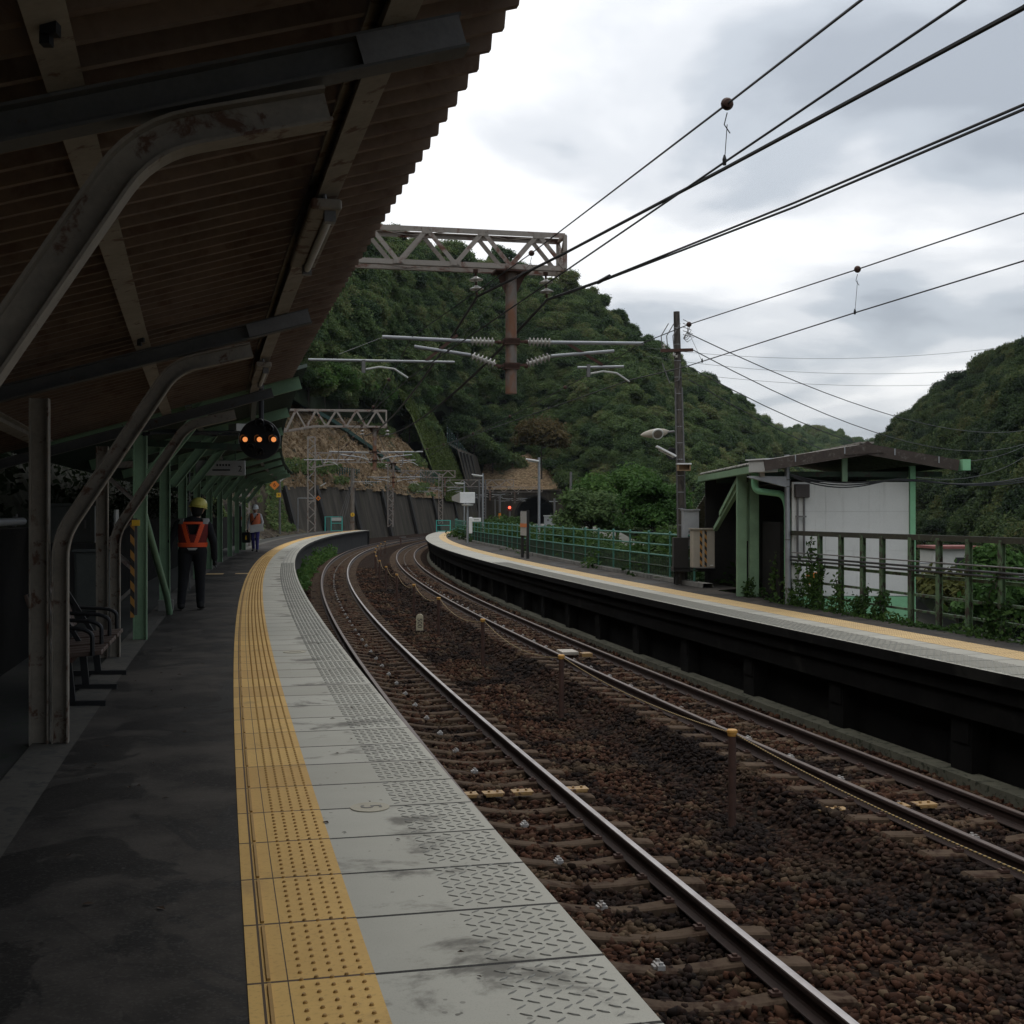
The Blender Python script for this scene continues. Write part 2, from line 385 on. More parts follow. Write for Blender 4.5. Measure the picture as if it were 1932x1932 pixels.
S_ALL = frange(-8, 118, .6)
YL, YR, ED = .109, .535, 1.355            # near platform: tactile strip and outer edge
ribbon('platform_paving', S_ALL, lambda s: [(-2.12, .0), (-1.22, .0)], gm('side_soil', (.03, .028, .024), .4, 2, .95, bump=.3, rust=(.02, .03, .014)))
ribbon('platform_gutter', S_ALL, lambda s: [(-1.24, .012), (-.96, .004)], gm('pale_gutter_concrete', (.085, .076, .062), .35, 2.5, .9, bump=.2, rust=(.05, .048, .042)))
ribbon('platform', S_ALL, lambda s: [(-.98, 0.), (YL, 0.)], MT['asphalt'])
ribbon('tactile_strip', S_ALL, lambda s: [(YL-.002, .004), (YR, .004)], MT['tactile'])
ribbon('platform_edge', S_ALL, lambda s: [(YR, .0015), (ED, .0), (ED, -.12), (ED-.10, -.13), (ED-.10, -.22), (ED-.16, -.22), (ED-.16, -1.75)],
       [MT['slab'], MT['darkconc']], segmat=[0, 1, 1, 1, 1, 1])
# raised pattern of the tactile strip and the slip-resistant edge
def relief(name, mat_, items):
    mb = MB()
    for it in items: it(mb)
    o = mb.build(name, mat_); o['kind'] = 'structure'; return o
class Relief:
    def __init__(s): s.mb = MB()
    def dome(s, ss, nn, r, h, seg):
        c = P(ss, nn, .004); vs = [c+Vector((math.cos(2*math.pi*k/seg)*r, math.sin(2*math.pi*k/seg)*r, -.001)) for k in range(seg)]
        vs += [c+Vector((math.cos(2*math.pi*k/seg)*r*.6, math.sin(2*math.pi*k/seg)*r*.6, h)) for k in range(seg)]
        s.mb.add(vs, [(k, (k+1) % seg, seg+(k+1) % seg, seg+k) for k in range(seg)]+[tuple(range(seg, 2*seg))])
    def lozenge(s, ss, nn, ang, L, W, h, z=.001):
        c = P(ss, nn, z); a = ang + theta(ss); d = Vector((math.sin(a), math.cos(a), 0)); q = Vector((d.y, -d.x, 0)); up = Vector((0, 0, h))
        s.mb.add([c-d*L, c+q*W, c+d*L, c-q*W, c-d*L*.75+up, c+q*W*.35+up, c+d*L*.75+up, c-q*W*.35+up], [(0, 1, 5, 4), (1, 2, 6, 5), (2, 3, 7, 6), (3, 0, 4, 7), (4, 5, 6, 7)])
Rf = Relief()
for i, s_ in enumerate(frange(2.2, 46, .0667)):
    for j in range(5): Rf.dome(s_+(.015 if j % 2 else 0), .285+j*.0515, .0095 if s_ < 14 else .0115, .007, 7 if s_ < 9 else 5)
for s_ in frange(1.8, 100.2, .6):
    a = P(s_+.02, .178, .007); b = P(s_+.58, .178, .007); Rf.mb.bar(a, b, .012, .010)
MT['tactile_dot_r'] = gm('pale_yellow_tactile_stud', (.40, .29, .13), .15, 9, .65, bump=0)
MT['tactile_dot'] = gm('yellow_tactile_stud', (.38, .215, .055), .15, 9, .65, bump=0)
o = Rf.mb.build('tactile_strip_studs', MT['tactile_dot']); o['kind'] = 'structure'
Rf = Relief()
for i, s_ in enumerate(frange(2.2, 40, .062)):
    f_ = (s_/.6) % 1
    if f_ < .06 or f_ > .95: continue
    for j in range(8):
        Rf.lozenge(s_+(.031 if j % 2 else 0), .955+j*.049, R(52) if (i+j) % 2 == 0 else R(-52), .025, .0055, .0035)
MT['slabrib'] = gm('slab_tread_rib', (.27, .26, .225), .15, 9, .8, bump=0)
o = Rf.mb.build('platform_edge_ribs', MT['slabrib']); o['kind'] = 'structure'
ribbon('platform_edge_tread', frange(40, 117, .6), lambda s: [(.96, .004), (1.02, .004)], MT['slabrib'])
for a_, b_ in ((1.08, 1.12), (1.2, 1.24)): ribbon('platform_edge_tread', frange(40, 117, .6), lambda s: [(a_, .004), (b_, .004)], MT['slabrib'])
# a short branch of tactile paving across the platform
ribbon('tactile_strip', frange(32.7, 33.3, .3), lambda s: [(-.98, .004), (-.52, .004)], MT['tactile_r'])
ribbon('tactile_strip', frange(32.9, 33.3, .2), lambda s: [(-.22, .004), (YL-.004, .004)], MT['tactile_r'])
# painted door number discs on the edge slabs
def disc(s_, n_, num, r):
    c = P(s_, n_, .0065); a = theta(s_); right = Vector((-math.sin(a), -math.cos(a), 0)); up = Vector((math.cos(a), -math.sin(a), 0))
    mb = MB(); seg = 28
    vs = [c+(right*math.cos(2*math.pi*k/seg)+up*math.sin(2*math.pi*k/seg))*r for k in range(seg)]
    mb.add(vs+[v-Vector((0, 0, .004)) for v in vs], [tuple(range(seg))]+[(k, seg+k, seg+(k+1) % seg, (k+1) % seg) for k in range(seg)])
    m = mb.build('number_disc', gm('worn_cream_paint', (.40, .36, .27), .15, 12, .7, bump=0), origin=c)
    mb = MB(); put_text(mb, num, r*1.55, c+Vector((0, 0, .0015)), right, up, .0008)
    mb.build('number', gm('grey_lettering', (.16, .15, .13), .1, 12, .7, bump=0), m)
    return m
tag(disc(6.59, .80, '5', .105), 'worn cream disc painted on the near edge slabs with a grey 5', 'platform marking')
tag(disc(14.2, .78, '1', .13), 'white disc painted on the edge slabs farther along with a single stroke', 'platform marking')

# ------------------------------------------------------------------ opposite platform
Z2 = -.114; E2 = 8.02
S2 = frange(-2, 117, .6)
def bk2(s): return 10.55 if s > 26 else 10.55
ribbon('opposite_platform', S2, lambda s: [(9.50, Z2), (10.36 if s < 26 else 11.2, Z2)], MT['asphalt'])
ribbon('opposite_tactile_strip', S2, lambda s: [(8.97, Z2+.004), (9.502, Z2+.004)], MT['tactile_r'])
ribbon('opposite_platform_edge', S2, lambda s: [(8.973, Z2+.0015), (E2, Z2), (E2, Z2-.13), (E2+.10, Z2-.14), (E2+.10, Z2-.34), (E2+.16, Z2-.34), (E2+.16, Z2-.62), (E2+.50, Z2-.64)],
       [MT['slab_r'], MT['shadeblack']], segmat=[0, 1, 1, 1, 1, 1, 1])
Rf = Relief()
for s_ in frange(4, 60, .0667):
    for j in range(7):
        c = P(s_, 9.03+j*.07, Z2+.004); r = .012
        Rf.mb.add([c+Vector((-r, 0, 0)), c+Vector((0, -r, 0)), c+Vector((r, 0, 0)), c+Vector((0, r, 0)), c+Vector((0, 0, .008))], [(0, 1, 4), (1, 2, 4), (2, 3, 4), (3, 0, 4)])
o = Rf.mb.build('opposite_tactile_studs', MT['tactile_dot_r']); o['kind'] = 'structure'
Rf = Relief()
for i, s_ in enumerate(frange(4, 42, .075)):
    for j in range(12): Rf.lozenge(s_, 8.08+j*.047, R(52) if (i+j) % 2 else R(-52), .035, .008, .006, Z2+.0005)
o = Rf.mb.build('opposite_edge_ribs', MT['slabrib']); o['kind'] = 'structure'
# under the overhang: recessed wall, beam and concrete piers coloured shade-black, with the pale footing along the ballast
ribbon('opposite_platform_wall', S2, lambda s: [(E2+.48, Z2-.6), (E2+.48, -2.4)], MT['shadeblack'])
ribbon('opposite_platform_footing', S2, lambda s: [(8.12, -1.8), (8.12, -1.385), (8.36, -1.375), (8.37, -1.8)],
       gm('mossy_footing', (.11, .105, .075), .4, 2, .9, bump=.3, rust=(.03, .033, .018)))
for s_ in frange(6.5, 114, 3.1):
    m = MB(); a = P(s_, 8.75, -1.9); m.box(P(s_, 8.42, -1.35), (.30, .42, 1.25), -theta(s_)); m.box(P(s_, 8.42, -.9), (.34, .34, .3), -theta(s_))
    o = m.build('platform_pier', MT['shadeblack']); o['kind'] = 'structure'
# end walls of the two platforms
for nm, s_, n0, n1, zt in (('platform_end', 118, -2.1, ED-.01, -.005), ('opposite_platform_end', 117, E2+.01, 11.2, Z2-.004)):
    m = MB(); A = [P(s_, n0, zt), P(s_, n1, zt), P(s_, n1, -1.9), P(s_, n0, -1.9)]; B = [P(s_-.1, n0, zt), P(s_-.1, n1, zt), P(s_-.1, n1, -1.9), P(s_-.1, n0, -1.9)]
    m.add(A+B, [(0, 1, 2, 3), (0, 4, 5, 1), (1, 5, 6, 2), (2, 6, 7, 3), (3, 7, 4, 0), (4, 7, 6, 5)]); o = m.build(nm, MT['darkconc']); o['kind'] = 'structure'

# ------------------------------------------------------------------ ballast bed and stones
RA, RB = -1.168, -1.115                    # rail heads of the two tracks
t = NT('ballast_bed'); uv, U, V = uvsep(t)
v1 = t.n('ShaderNodeTexVoronoi', feature='F1'); t.l(uv, v1.inputs['Vector']); v1.inputs['Scale'].default_value = 19
pat = t.noise(uv, .8, 5, .65, .6)
c1 = t.ramp(v1.outputs['Color'], [(.1, (.013, .008, .006)), (.45, (.036, .020, .014)), (.75, (.056, .031, .021)), (.95, (.09, .065, .045))])
col = t.mix(t.step(pat, .5, .68), c1, dk((.05, .04, .032), .45))
col = t.mix(t.math('MULTIPLY', v1.outputs['Distance'], .9), col, (.006, .005, .004))
t.bump(t.math('SUBTRACT', 1., v1.outputs['Distance']), .9, .03)
MT['ballast'] = t.fin(col, .98, spec=.04)
def bedz(n):
    # shoulders rise over the sleeper ends, a shallow dip between the tracks
    def bed(c, zc, tilt): return zc - tilt*(n-c) if abs(n-c) < 1.08 else zc - tilt*math.copysign(1.08, n-c) - .55*(abs(n-c)-1.08)
    return max(-1.50, bed(2.87, -1.425, .064), bed(6.675, -1.355, .076))
BN = [1.1]+frange(1.35, 8.3, .25)+[9.3]
ribbon('track_bed', frange(-6, 150, .5)+frange(151, 300, 3), lambda s: [(n_, bedz(n_)-.01) for n_ in BN], MT['ballast'], smooth=True)
ribbon('track_bed_shoulder', frange(112, 300, 4), lambda s: [(-5.2, -1.5), (1.2, -1.48)], MT['ballast'])
ribbon('track_bed_shoulder', frange(90, 300, 4), lambda s: [(9.2, -1.47), (14.0, -1.5), (19, -5)], MT['ballast'])
def stones(name, s0, s1, size, n0, n1, dens):
    """crushed stone laid over the bed, every stone an irregular solid"""
    N = int((s1-s0)*(n1-n0)*dens); rng = np.random.default_rng(int(s0*10)+3)
    ss = rng.uniform(s0, s1, N); nn = rng.uniform(n0, n1, N)
    ico = [(0, 0, -1), (.72, -.53, -.45), (-.28, -.85, -.45), (-.89, 0, -.45), (-.28, .85, -.45), (.72, .53, -.45), (.28, -.85, .45), (-.72, -.53, .45), (-.72, .53, .45), (.28, .85, .45), (.89, 0, .45), (0, 0, 1)]
    fc = np.array([(0,1,2),(1,0,5),(0,2,3),(0,3,4),(0,4,5),(1,5,10),(2,1,6),(3,2,7),(4,3,8),(5,4,9),(1,10,6),(2,6,7),(3,7,8),(4,8,9),(5,9,10),(6,10,11),(7,6,11),(8,7,11),(9,8,11),(10,9,11)])
    ico = np.array(ico); V = np.zeros((N, 12, 3))
    cen = np.array([P(a, b, bedz(b)) for a, b in zip(ss, nn)])
    sc = size*rng.uniform(.5, 1.2, (N, 1, 1))*rng.uniform(.5, 1.25, (N, 1, 3)); jit = rng.uniform(.5, 1.3, (N, 12, 1))
    loc = ico[None]*jit*sc
    a = rng.uniform(0, 6.28, N); b = rng.uniform(-.7, .7, N)
    ca, sa, cb, sb = np.cos(a)[:, None], np.sin(a)[:, None], np.cos(b)[:, None], np.sin(b)[:, None]
    x, y, z = loc[..., 0], loc[..., 1], loc[..., 2]*.75
    x, z = x*cb+z*sb, -x*sb+z*cb; x, y = x*ca-y*sa, x*sa+y*ca
    V = np.stack([x, y, z], -1)+cen[:, None]+np.array([0, 0, 1.])*rng.uniform(-.012, .022, (N, 1, 1))
    me = bpy.data.meshes.new(name); nf = N*20
    me.vertices.add(N*12); me.vertices.foreach_set('co', V.astype('f').ravel())
    F = (fc[None]+(np.arange(N)*12)[:, None, None]).reshape(-1)
    me.loops.add(nf*3); me.loops.foreach_set('vertex_index', F.astype('i')); me.polygons.add(nf)
    me.polygons.foreach_set('loop_start', (np.arange(nf)*3).astype('i')); me.polygons.foreach_set('loop_total', np.full(nf, 3, 'i'))
    me.update()
    at_ = me.attributes.new('tint', 'FLOAT', 'POINT'); at_.data.foreach_set('value', np.repeat(rng.uniform(0, 1, N), 12).astype('f'))
    ul = me.attributes.new('place', 'FLOAT_VECTOR', 'POINT')
    pl = np.repeat(np.stack([nn, ss, np.zeros(N)], -1), 12, 0); ul.data.foreach_set('vector', pl.astype('f').ravel())
    me.materials.append(MT['stone']); o = bpy.data.objects.new(name, me); COL.objects.link(o); o['kind'] = 'stuff'
    return tag(o, 'rusty brown crushed stone ballast filling the track bed', 'ballast')
t = NT('ballast_stone')
at1 = t.n('ShaderNodeAttribute'); at1.attribute_name = 'tint'; at2 = t.n('ShaderNodeAttribute'); at2.attribute_name = 'place'
c = t.ramp(at1.outputs['Fac'], [(.05, (.014, .007, .005)), (.4, (.052, .0255, .0165)), (.70, (.078, .036, .022)), (.90, (.080, .048, .030)), (.99, (.125, .088, .055))])
pat = t.noise(at2.outputs['Vector'], .55, 5, .65, .8); pat2 = t.noise(at2.outputs['Vector'], 1.3, 4, .6, .3)
c = t.mix(t.math('MULTIPLY', t.step(pat, .47, .57), .80), c, (.012, .0105, .010))
c = t.mix(t.math('MULTIPLY', t.step(pat2, .52, .66), .55), c, (.125, .088, .054), 'MIX')
sx_ = t.n('ShaderNodeSeparateXYZ'); t.l(at2.outputs['Vector'], sx_.inputs[0])
band = t.math('SUBTRACT', 1., t.math('DIVIDE', t.math('ABSOLUTE', t.math('SUBTRACT', sx_.outputs[0], 5.25)), .85), clamp=True)
c = t.mix(t.math('MULTIPLY', t.step(t.math('ADD', band, t.noise(at2.outputs['Vector'], 1.1, 5, .6, .4)), .75, 1.25), .55), c, (.016, .013, .012))
MT['stone'] = t.fin(c, .95, spec=.06)
stones('ballast_stones', 2.0, 9, .040, 1.45, 8.1, 480)
stones('ballast_stones', 9, 17, .043, 1.45, 8.2, 360)
stones('ballast_stones', 17, 34, .052, 1.45, 8.2, 190)
stones('ballast_stones', 34, 70, .07, 1.5, 8.2, 60)

# ------------------------------------------------------------------ tracks
MT['sleeper'] = gm('sleeper_concrete_rusty', (.085, .058, .039), .35, 4, .95, bump=.3, rust=(.038, .021, .014), rlo=.5, rhi=.66, rscale=6, spec=.1)
MT['railside'] = gm('rail_rust', (.035, .019, .014), .35, 14, .75, bump=.15)
t = NT('rail_head_steel'); v_ = t.coord(rnd=False); nn_ = t.noise(v_, 3, 4, .6)
MT['railtop'] = t.fin(t.ramp(nn_, [(.3, (.235, .21, .20)), (.7, (.37, .35, .345))]), .42, 1.0)
t = NT('rail_head_brown'); v_ = t.coord(rnd=False); nn_ = t.noise(v_, 5, 4, .6)
MT['clip'] = gm('white_clip_plastic', (.36, .34, .32), .25, 30, .7, rust=(.15, .11, .085), rlo=.5, rhi=.65)
MT['railtop_dull'] = t.fin(t.ramp(nn_, [(.3, (.065, .044, .036)), (.7, (.12, .085, .07))]), .5, .35)
def rail(parent, n_, zt, s0, s1, top, cant=0.):
    """flat-bottom rail: head, web and foot swept along the curve"""
    pr = [(-.063, -.153), (-.063, -.142), (-.018, -.125), (-.008, -.11), (-.008, -.045), (-.032, -.035), (-.032, -.008), (-.026, -.001), (.0, 0.), (.026, -.001), (.032, -.008), (.032, -.035), (.008, -.045), (.008, -.11), (.018, -.125), (.063, -.142), (.063, -.153)]
    sm = [1]*7+[0, 0]+[1]*7
    return ribbon('rail', frange(s0, 60, .5)+frange(60.8, s1, 1.2), lambda s: [(n_+a, zt+b) for a, b in pr], [top, MT['railside']], parent, segmat=sm, kind=None)
def sleeper_mesh(name):
    L = 1.0; xs = [-1.0, -.98, -.62, -.5, -.28, -.08, .08, .28, .5, .62, .98, 1.0]
    tz = [.02, .055, .062, .066, .035, .018, .018, .035, .066, .062, .055, .02]; w = [.085, .09, .095, .095, .08, .07, .07, .08, .095, .095, .09, .085]
    vs, fs = [], []
    for x, z, a in zip(xs, tz, w): vs += [(x, -a-.02, -.14), (x, -a, z-.012), (x, -a+.02, z), (x, a-.02, z), (x, a, z-.012), (x, a+.02, -.14)]
    for i in range(len(xs)-1):
        for k in range(5): fs.append((i*6+k, (i+1)*6+k, (i+1)*6+k+1, i*6+k+1))
    fs += [(0, 1, 2, 3, 4, 5), tuple(len(vs)-6+k for k in range(6))[::-1]]
    return vs, fs
def track(label, nc, zt, s0, s1, tops, phase, dx):
    root = thing('railway_track', P(3, nc, zt-.25), label, 'railway track')
    for q, tp in zip((-.566, .566), tops): rail(root, nc+q, zt-(.0 if q < 0 else .072 if nc < 5 else .086), s0, s1, tp)
    sl = MB(); sl.add(*sleeper_mesh('s')); sp = sl.build('sleeper', MT['sleeper'], root, smooth=False)
    sp.data.transform(Matrix.Translation(ORG[root.name]))
    kb = []
    for sx in (-1, 1):
        for q in (-1, 1):
            k = MB(); x = sx*.566+q*.10; k.box((x, 0, .078), (.075, .06, .022)); k.box((x, 0, .095), (.03, .03, .02)); o_ = k.build('rail_clip', MT['rust'], root); o_.data.transform(Matrix.Translation(ORG[root.name])); o_.parent = sp; kb.append(o_)
    w = MB(); w.box((dx, 0, .034), (.065, .12, .035)); w.box((dx, -.04, .058), (.035, .022, .022)); w.box((dx, .04, .058), (.035, .022, .022)); w.box((dx-.04, 0, .03), (.03, .07, .022))
    w.v = [(.0+(v[0]-dx)*.85+dx, v[1]*.85, v[2]) for v in w.v]; wb = w.build('marker_clip', MT['clip'], root, bevel=.004); wb.data.transform(Matrix.Translation(ORG[root.name])); wb.parent = sp
    proto = (sp, kb, wb); rest = MB(); i = 0; base = ORG[root.name]
    tilt = .064 if nc < 5 else .076
    for j, s_ in enumerate(frange(s0, s1, .625)):
        z_ = zt-.036-.153-.060
        M = Matrix.Translation(P(s_+phase, nc, z_)) @ Matrix.Rotation(-theta(s_), 4, 'Z') @ Matrix.Rotation(tilt, 4, 'Y')
        vis = s_ > (3 if nc < 5 else 8)
        if vis and i < 100:
            if i == 0: a, b, c_ = proto
            else:
                a = sp.copy(); COL.objects.link(a); a.parent = root; c_ = None
                if i < 40:
                    for k_ in kb: b = k_.copy(); COL.objects.link(b); b.parent = a
                if j % 2 == 0: c_ = wb.copy(); COL.objects.link(c_); c_.parent = a
            a.matrix_local = Matrix.Translation(-base) @ M; i += 1
        elif s_ < 135 or j % 2 == 0:
            vs, fs = sleeper_mesh('r'); rest.add([M @ Vector(v) for v in vs], fs)
            if j % 2 == 0 and s_ < 110:
                rest.mi = 1; rest.box(M @ Vector((dx, 0, .045)), (.045, .08, .03), -theta(s_)); rest.mi = 0
    o = rest.build('sleepers', [MT['sleeper'], MT['clip']], root); o['kind'] = 'stuff'
    return root
TR1 = track('nearer railway track curving past the platform with one bright worn rail', 2.866, RA, 0, 282, (MT['railtop_dull'], MT['railtop']), .1, -.06)
TR2 = track('farther railway track with dull brown rails beside the opposite platform', 6.675, RB, 2, 282, (MT['railtop_dull'], MT['railtop_dull']), .3, -.10)
MT['bktplate'] = gm('ochre_bracket_paint', (.33, .20, .075), .25, 9, .6, rust=(.10, .05, .025))
# yellow sleeper brackets and the beacon box in the four-foot
def bracket(s_, nc, zt, offs, label):
    r = thing('sleeper_bracket', P(s_, nc, zt-.17), label, 'track bracket')
    for n_ in offs:
        m = MB(); m.box(P(s_, n_, zt-.165), (.22 if abs(n_-nc) < .8 else .30, .15, .012), -theta(s_)); m.box(P(s_-.08, n_, zt-.182), (.18, .012, .022), -theta(s_))
        for q in (-.045, .045): m.lathe(P(s_, n_+q, zt-.16), [(.014, 0), (.014, .02)], 6)
        m.build('bracket_plate', MT['bktplate'], r)
    return r
bracket(12.55, 2.866, RA, (2.47, 2.75, 3.06, 3.66), 'ochre bolted plates across one sleeper of the nearer track')
bracket(10.9, 6.675, RB, (5.75, 6.45, 6.75), 'yellow edged bolted plates across one sleeper of the farther track')
q = P(24.2, 6.6, RB-.12)
bt = thing('track_beacon', q, 'pale yellow signal beacon box lying between the farther rails', 'track beacon')
MB().box(q, (.34, .5, .07), -theta(24)).build('beacon_plate', MT['beige'], bt, bevel=.015); MB().box(q+Vector((.36, -.25, -.02)), (.22, .22, .08), -theta(24)).build('connection_box', MT['bktplate'], bt, bevel=.01)

# a few dry leaves and scraps blown on to the platform
lf = MB(); rl_ = random.Random(12)
for k in range(46):
    s_, n_ = rl_.uniform(3, 16), rl_.choice([rl_.uniform(-.9, .1), rl_.uniform(-.9, -.4), rl_.uniform(.5, 1.3)]); a = rl_.uniform(0, 6.28); L = rl_.uniform(.012, .03); c = P(s_, n_, .006); d = Vector((math.cos(a), math.sin(a), 0)); q = Vector((-d.y, d.x, 0))
    lf.add([c-d*L, c+q*L*.45+Vector((0, 0, .006)), c+d*L, c-q*L*.45+Vector((0, 0, .003))], [(0, 1, 2, 3)])
lo = lf.build('fallen_leaves', gm('dead_leaf', (.06, .035, .02), .4, 9, .8)); lo['kind'] = 'stuff'; tag(lo, 'scattered dry leaves and scraps on the near platform', 'leaves')
# ------------------------------------------------------------------ near canopy (brown) and farther canopy (green)
SL = .29
def CP(s, n, z): return P(s, n - .02*(s-3.7), z - .010*(s-3.7))
def roof_z(n): return 3.29 + SL*(n-1.0)                    # underside of the ribs
def corr_sheet(name, s0, s1, n0, n1, zf, mat_, parent, pitch=.2, depth=.07, cpf=CP):
    sv, dz = [], []
    k = int(round((s1-s0)/pitch))
    for i in range(k):
        b = s0+i*pitch
        for a, h in ((.0, 0.), (.16, 0.), (.28, 1.), (.88, 1.)): sv.append(b+a*pitch); dz.append(h*depth)
    mb = MB(); vs = []
    for s_, h in zip(sv, dz):
        for n_ in (n0, (n0+n1)/2, n1): vs.append(cpf(s_, n_, zf(n_)+h))
    fs = [(i*3+j, i*3+j+1, i*3+j+4, i*3+j+3) for i in range(len(sv)-1) for j in range(2)]
    mb.add(vs, fs); o = mb.build(name, mat_, parent)
    m = o.modifiers.new('thick', 'SOLIDIFY'); m.thickness = .004; m.offset = 1
    return o
def bend_path(pts, rad, n=6):
    """polyline with its corners rounded"""
    out = [Vector(pts[0])]
    for i in range(1, len(pts)-1):
        a, b, c = Vector(pts[i-1]), Vector(pts[i]), Vector(pts[i+1]); d1 = (a-b).normalized(); d2 = (c-b).normalized()
        r = min(rad, (a-b).length*.45, (c-b).length*.45); p0, p1 = b+d1*r, b+d2*r
        for k in range(n+1):
            t = k/n; out.append(p0*(1-t)**2+b*2*t*(1-t)+p1*t*t)
    out.append(Vector(pts[-1])); return out
def frame_parts(root, s_, cpf, mats, post=True, arm=True, nend=.74):
    mp_, mb_ = mats; T = P(s_+.1, 0)-P(s_-.1, 0); T.z = 0; T.normalize()
    if post:
        MB().ibeam([cpf(s_, -1.09, -.02+.01*(s_-3.7)), cpf(s_, -1.09, 2.42)], T, .125, .11).build('post', mp_, root)
    if arm:
        pth = bend_path([cpf(s_, -.955, -.02+.01*(s_-3.7)), cpf(s_, -.955, 1.47), cpf(s_, -.20, 2.66), cpf(s_, .33, 2.795)], .15)
        MB().ibeam(pth, T, .105, .10).build('bent_brace', mp_, root)
    MB().ibeam([cpf(s_, -2.3, 3.05-SL*(nend+2.3)), cpf(s_, nend, 3.05)], T, .105, .10).build('rafter', mb_, root)
can = thing('platform_canopy', CP(4, -1, 0), 'old brown platform canopy of ribbed sheet on cream steel posts with bent braces', 'platform canopy')
corr_sheet('roof_sheet', -6.0, 14.8, -3.3, 1.0, roof_z, MT['roofbrown'], can, depth=.058)
for s_ in (-1.5, 3.7, 8.92, 14.1): frame_parts(can, s_, CP, (MT['brownpaint'], MT['greypaint']))
for n_, zo in ((-.42, 0), (.52, 0), (-1.7, 0)):
    pts = [CP(s_, n_, roof_z(n_)-.055) for s_ in (-5.5, 0, 4, 8, 11, 14.6)]
    T = (CP(5, n_+.3, roof_z(n_+.3))-CP(5, n_, roof_z(n_))).normalized()
    MB().ibeam(pts, T, .10, .105).build('purlin', MT['brownpaint'], can)
# a dull galvanised splice plate on the nearest rafter tip
a, b = CP(3.655, .42, 3.05-SL*.32), CP(3.655, .73, 3.05-SL*.01); a2 = CP(8.87, .3, 3.05-SL*.44); b2 = CP(8.87, .73, 3.05-SL*.01)
for p_, q_ in ((a, b), (a2, b2)): MB().bar(p_, q_, .012, .088).build('splice_plate', MT['galvdark'], can)
# hangers bolted along the left purlin
for s_ in (3.2, 8.4):
    m = MB(); m.box(CP(s_, -.40, roof_z(-.4)-.118), (.04, .035, .03)); m.box(CP(s_+.01, -.41, roof_z(-.4)-.14), (.025, .03, .03)); m.build('beam_clamp', MT['black'], can)

def GPt(s, n, z): return P(s, n, z)
can2 = thing('platform_canopy', P(30, -1, 0), 'pale green platform canopy farther along over straight braced green posts', 'platform canopy')
def groof(n): return 3.36+SL*(n-.95)
corr_sheet('roof_sheet', 15.2, 56.4, -2.6, .98, groof, MT['greenroof'], can2, pitch=.2, depth=.05, cpf=GPt)
GS = (16.0, 20.7, 25.5, 30.6, 35.7, 40.9, 46.2, 50.2, 54.3)
for s_ in GS:
    T = P(s_+.1, 0)-P(s_-.1, 0); T.z = 0; T.normalize()
    MB().ibeam([P(s_, -1.045, .0), P(s_, -1.045, 2.72)], T, .165, .12, .01, .012).build('post', MT['green'], can2)
    MB().ibeam([P(s_, -.93, 2.05), P(s_, -.22, 2.96)], T, .15, .10).build('brace', MT['green'], can2)
    MB().ibeam([P(s_, -2.2, groof(-2.2)-.09), P(s_, .93, groof(.93)-.09)], T, .16, .10).build('rafter', MT['green'], can2)
for n_ in (-.45, .35): MB().ibeam([P(s_, n_, groof(n_)-.045) for s_ in frange(15.3, 56, 3)], (0, 0, 1) if 0 else (P(30, n_+.3, groof(n_+.3))-P(30, n_, groof(n_))).normalized(), .07, .08).build('purlin', MT['greenroof'], can2)
MB().box(P(20.7, -1.03, .09), (.24, .24, .18), -theta(20)).build('post_footing', MT['concrete'], can2, bevel=.01)
# cross arm with a small white camera, and a bunch of cables below the purlin
arm = thing('camera_support', P(17, -.3, 2.46), 'horizontal dark green cross arm under the farther canopy carrying a white housing', 'equipment arm')
m = MB(); m.bar(P(17, -1.05, 2.52), P(17, .28, 2.47), .08, .09); m.build('channel_arm', MT['greendark'], arm)
MB().box(P(17, .28, 2.47), (.03, .1, .11), -theta(17)).build('end_plate', MT['green'], arm)
m = MB(); m.tube([P(17, .16, 2.5), P(17, .16, 2.66)], .012); m.box(P(17, .14, 2.74), (.16, .22, .10), -theta(17)+.5); m.build('camera_housing', MT['offwhite'], arm, bevel=.01)
cb = MB(); rnd = random.Random(4)
for k in range(7):
    cb.tube([P(15.6+.35*i, -.95+.28*i+rnd.uniform(-.05, .05), 2.56+.03*math.sin(i*2+k)+rnd.uniform(-.03, .03)+.03*i) for i in range(6)], .012, 5)
tag(cb.build('cable_bundle', MT['black']), 'tangled black cables strung below the farther canopy beside the cross arm', 'cables')

# fluorescent lamps hung from the right-hand purlin
def lamp(s0, s1, n_, z_, label):
    r = thing('canopy_lamp', CP((s0+s1)/2, n_, z_), label, 'fluorescent lamp')
    a, b = CP(s0, n_, z_), CP(s1, n_, z_)
    MB().bar(a, b, .14, .05).build('housing', MT['brownpaint'], r, bevel=.012)
    MB().tube([a+(b-a)*.06+Vector((.02, 0, -.045)), a+(b-a)*.94+Vector((.02, 0, -.045))], .019, 10).build('lamp_tube', MT['offwhite'], r, smooth=True)
    m = MB()
    for f in (.04, .96): c = a+(b-a)*f; m.box(c+Vector((.02, 0, -.04)), (.05, .05, .07), -theta(s0)); m.tube([c, c+Vector((-.02, 0, .16))], .012, 6)
    m.build('lamp_holder', MT['galvdark'], r); return r
lamp(5.55, 6.85, .52, 2.99, 'grubby fluorescent lamp under the brown canopy, the nearer and larger one')
lamp(11.2, 12.5, .52, 2.99, 'grubby fluorescent lamp under the brown canopy, the smaller one farther along')

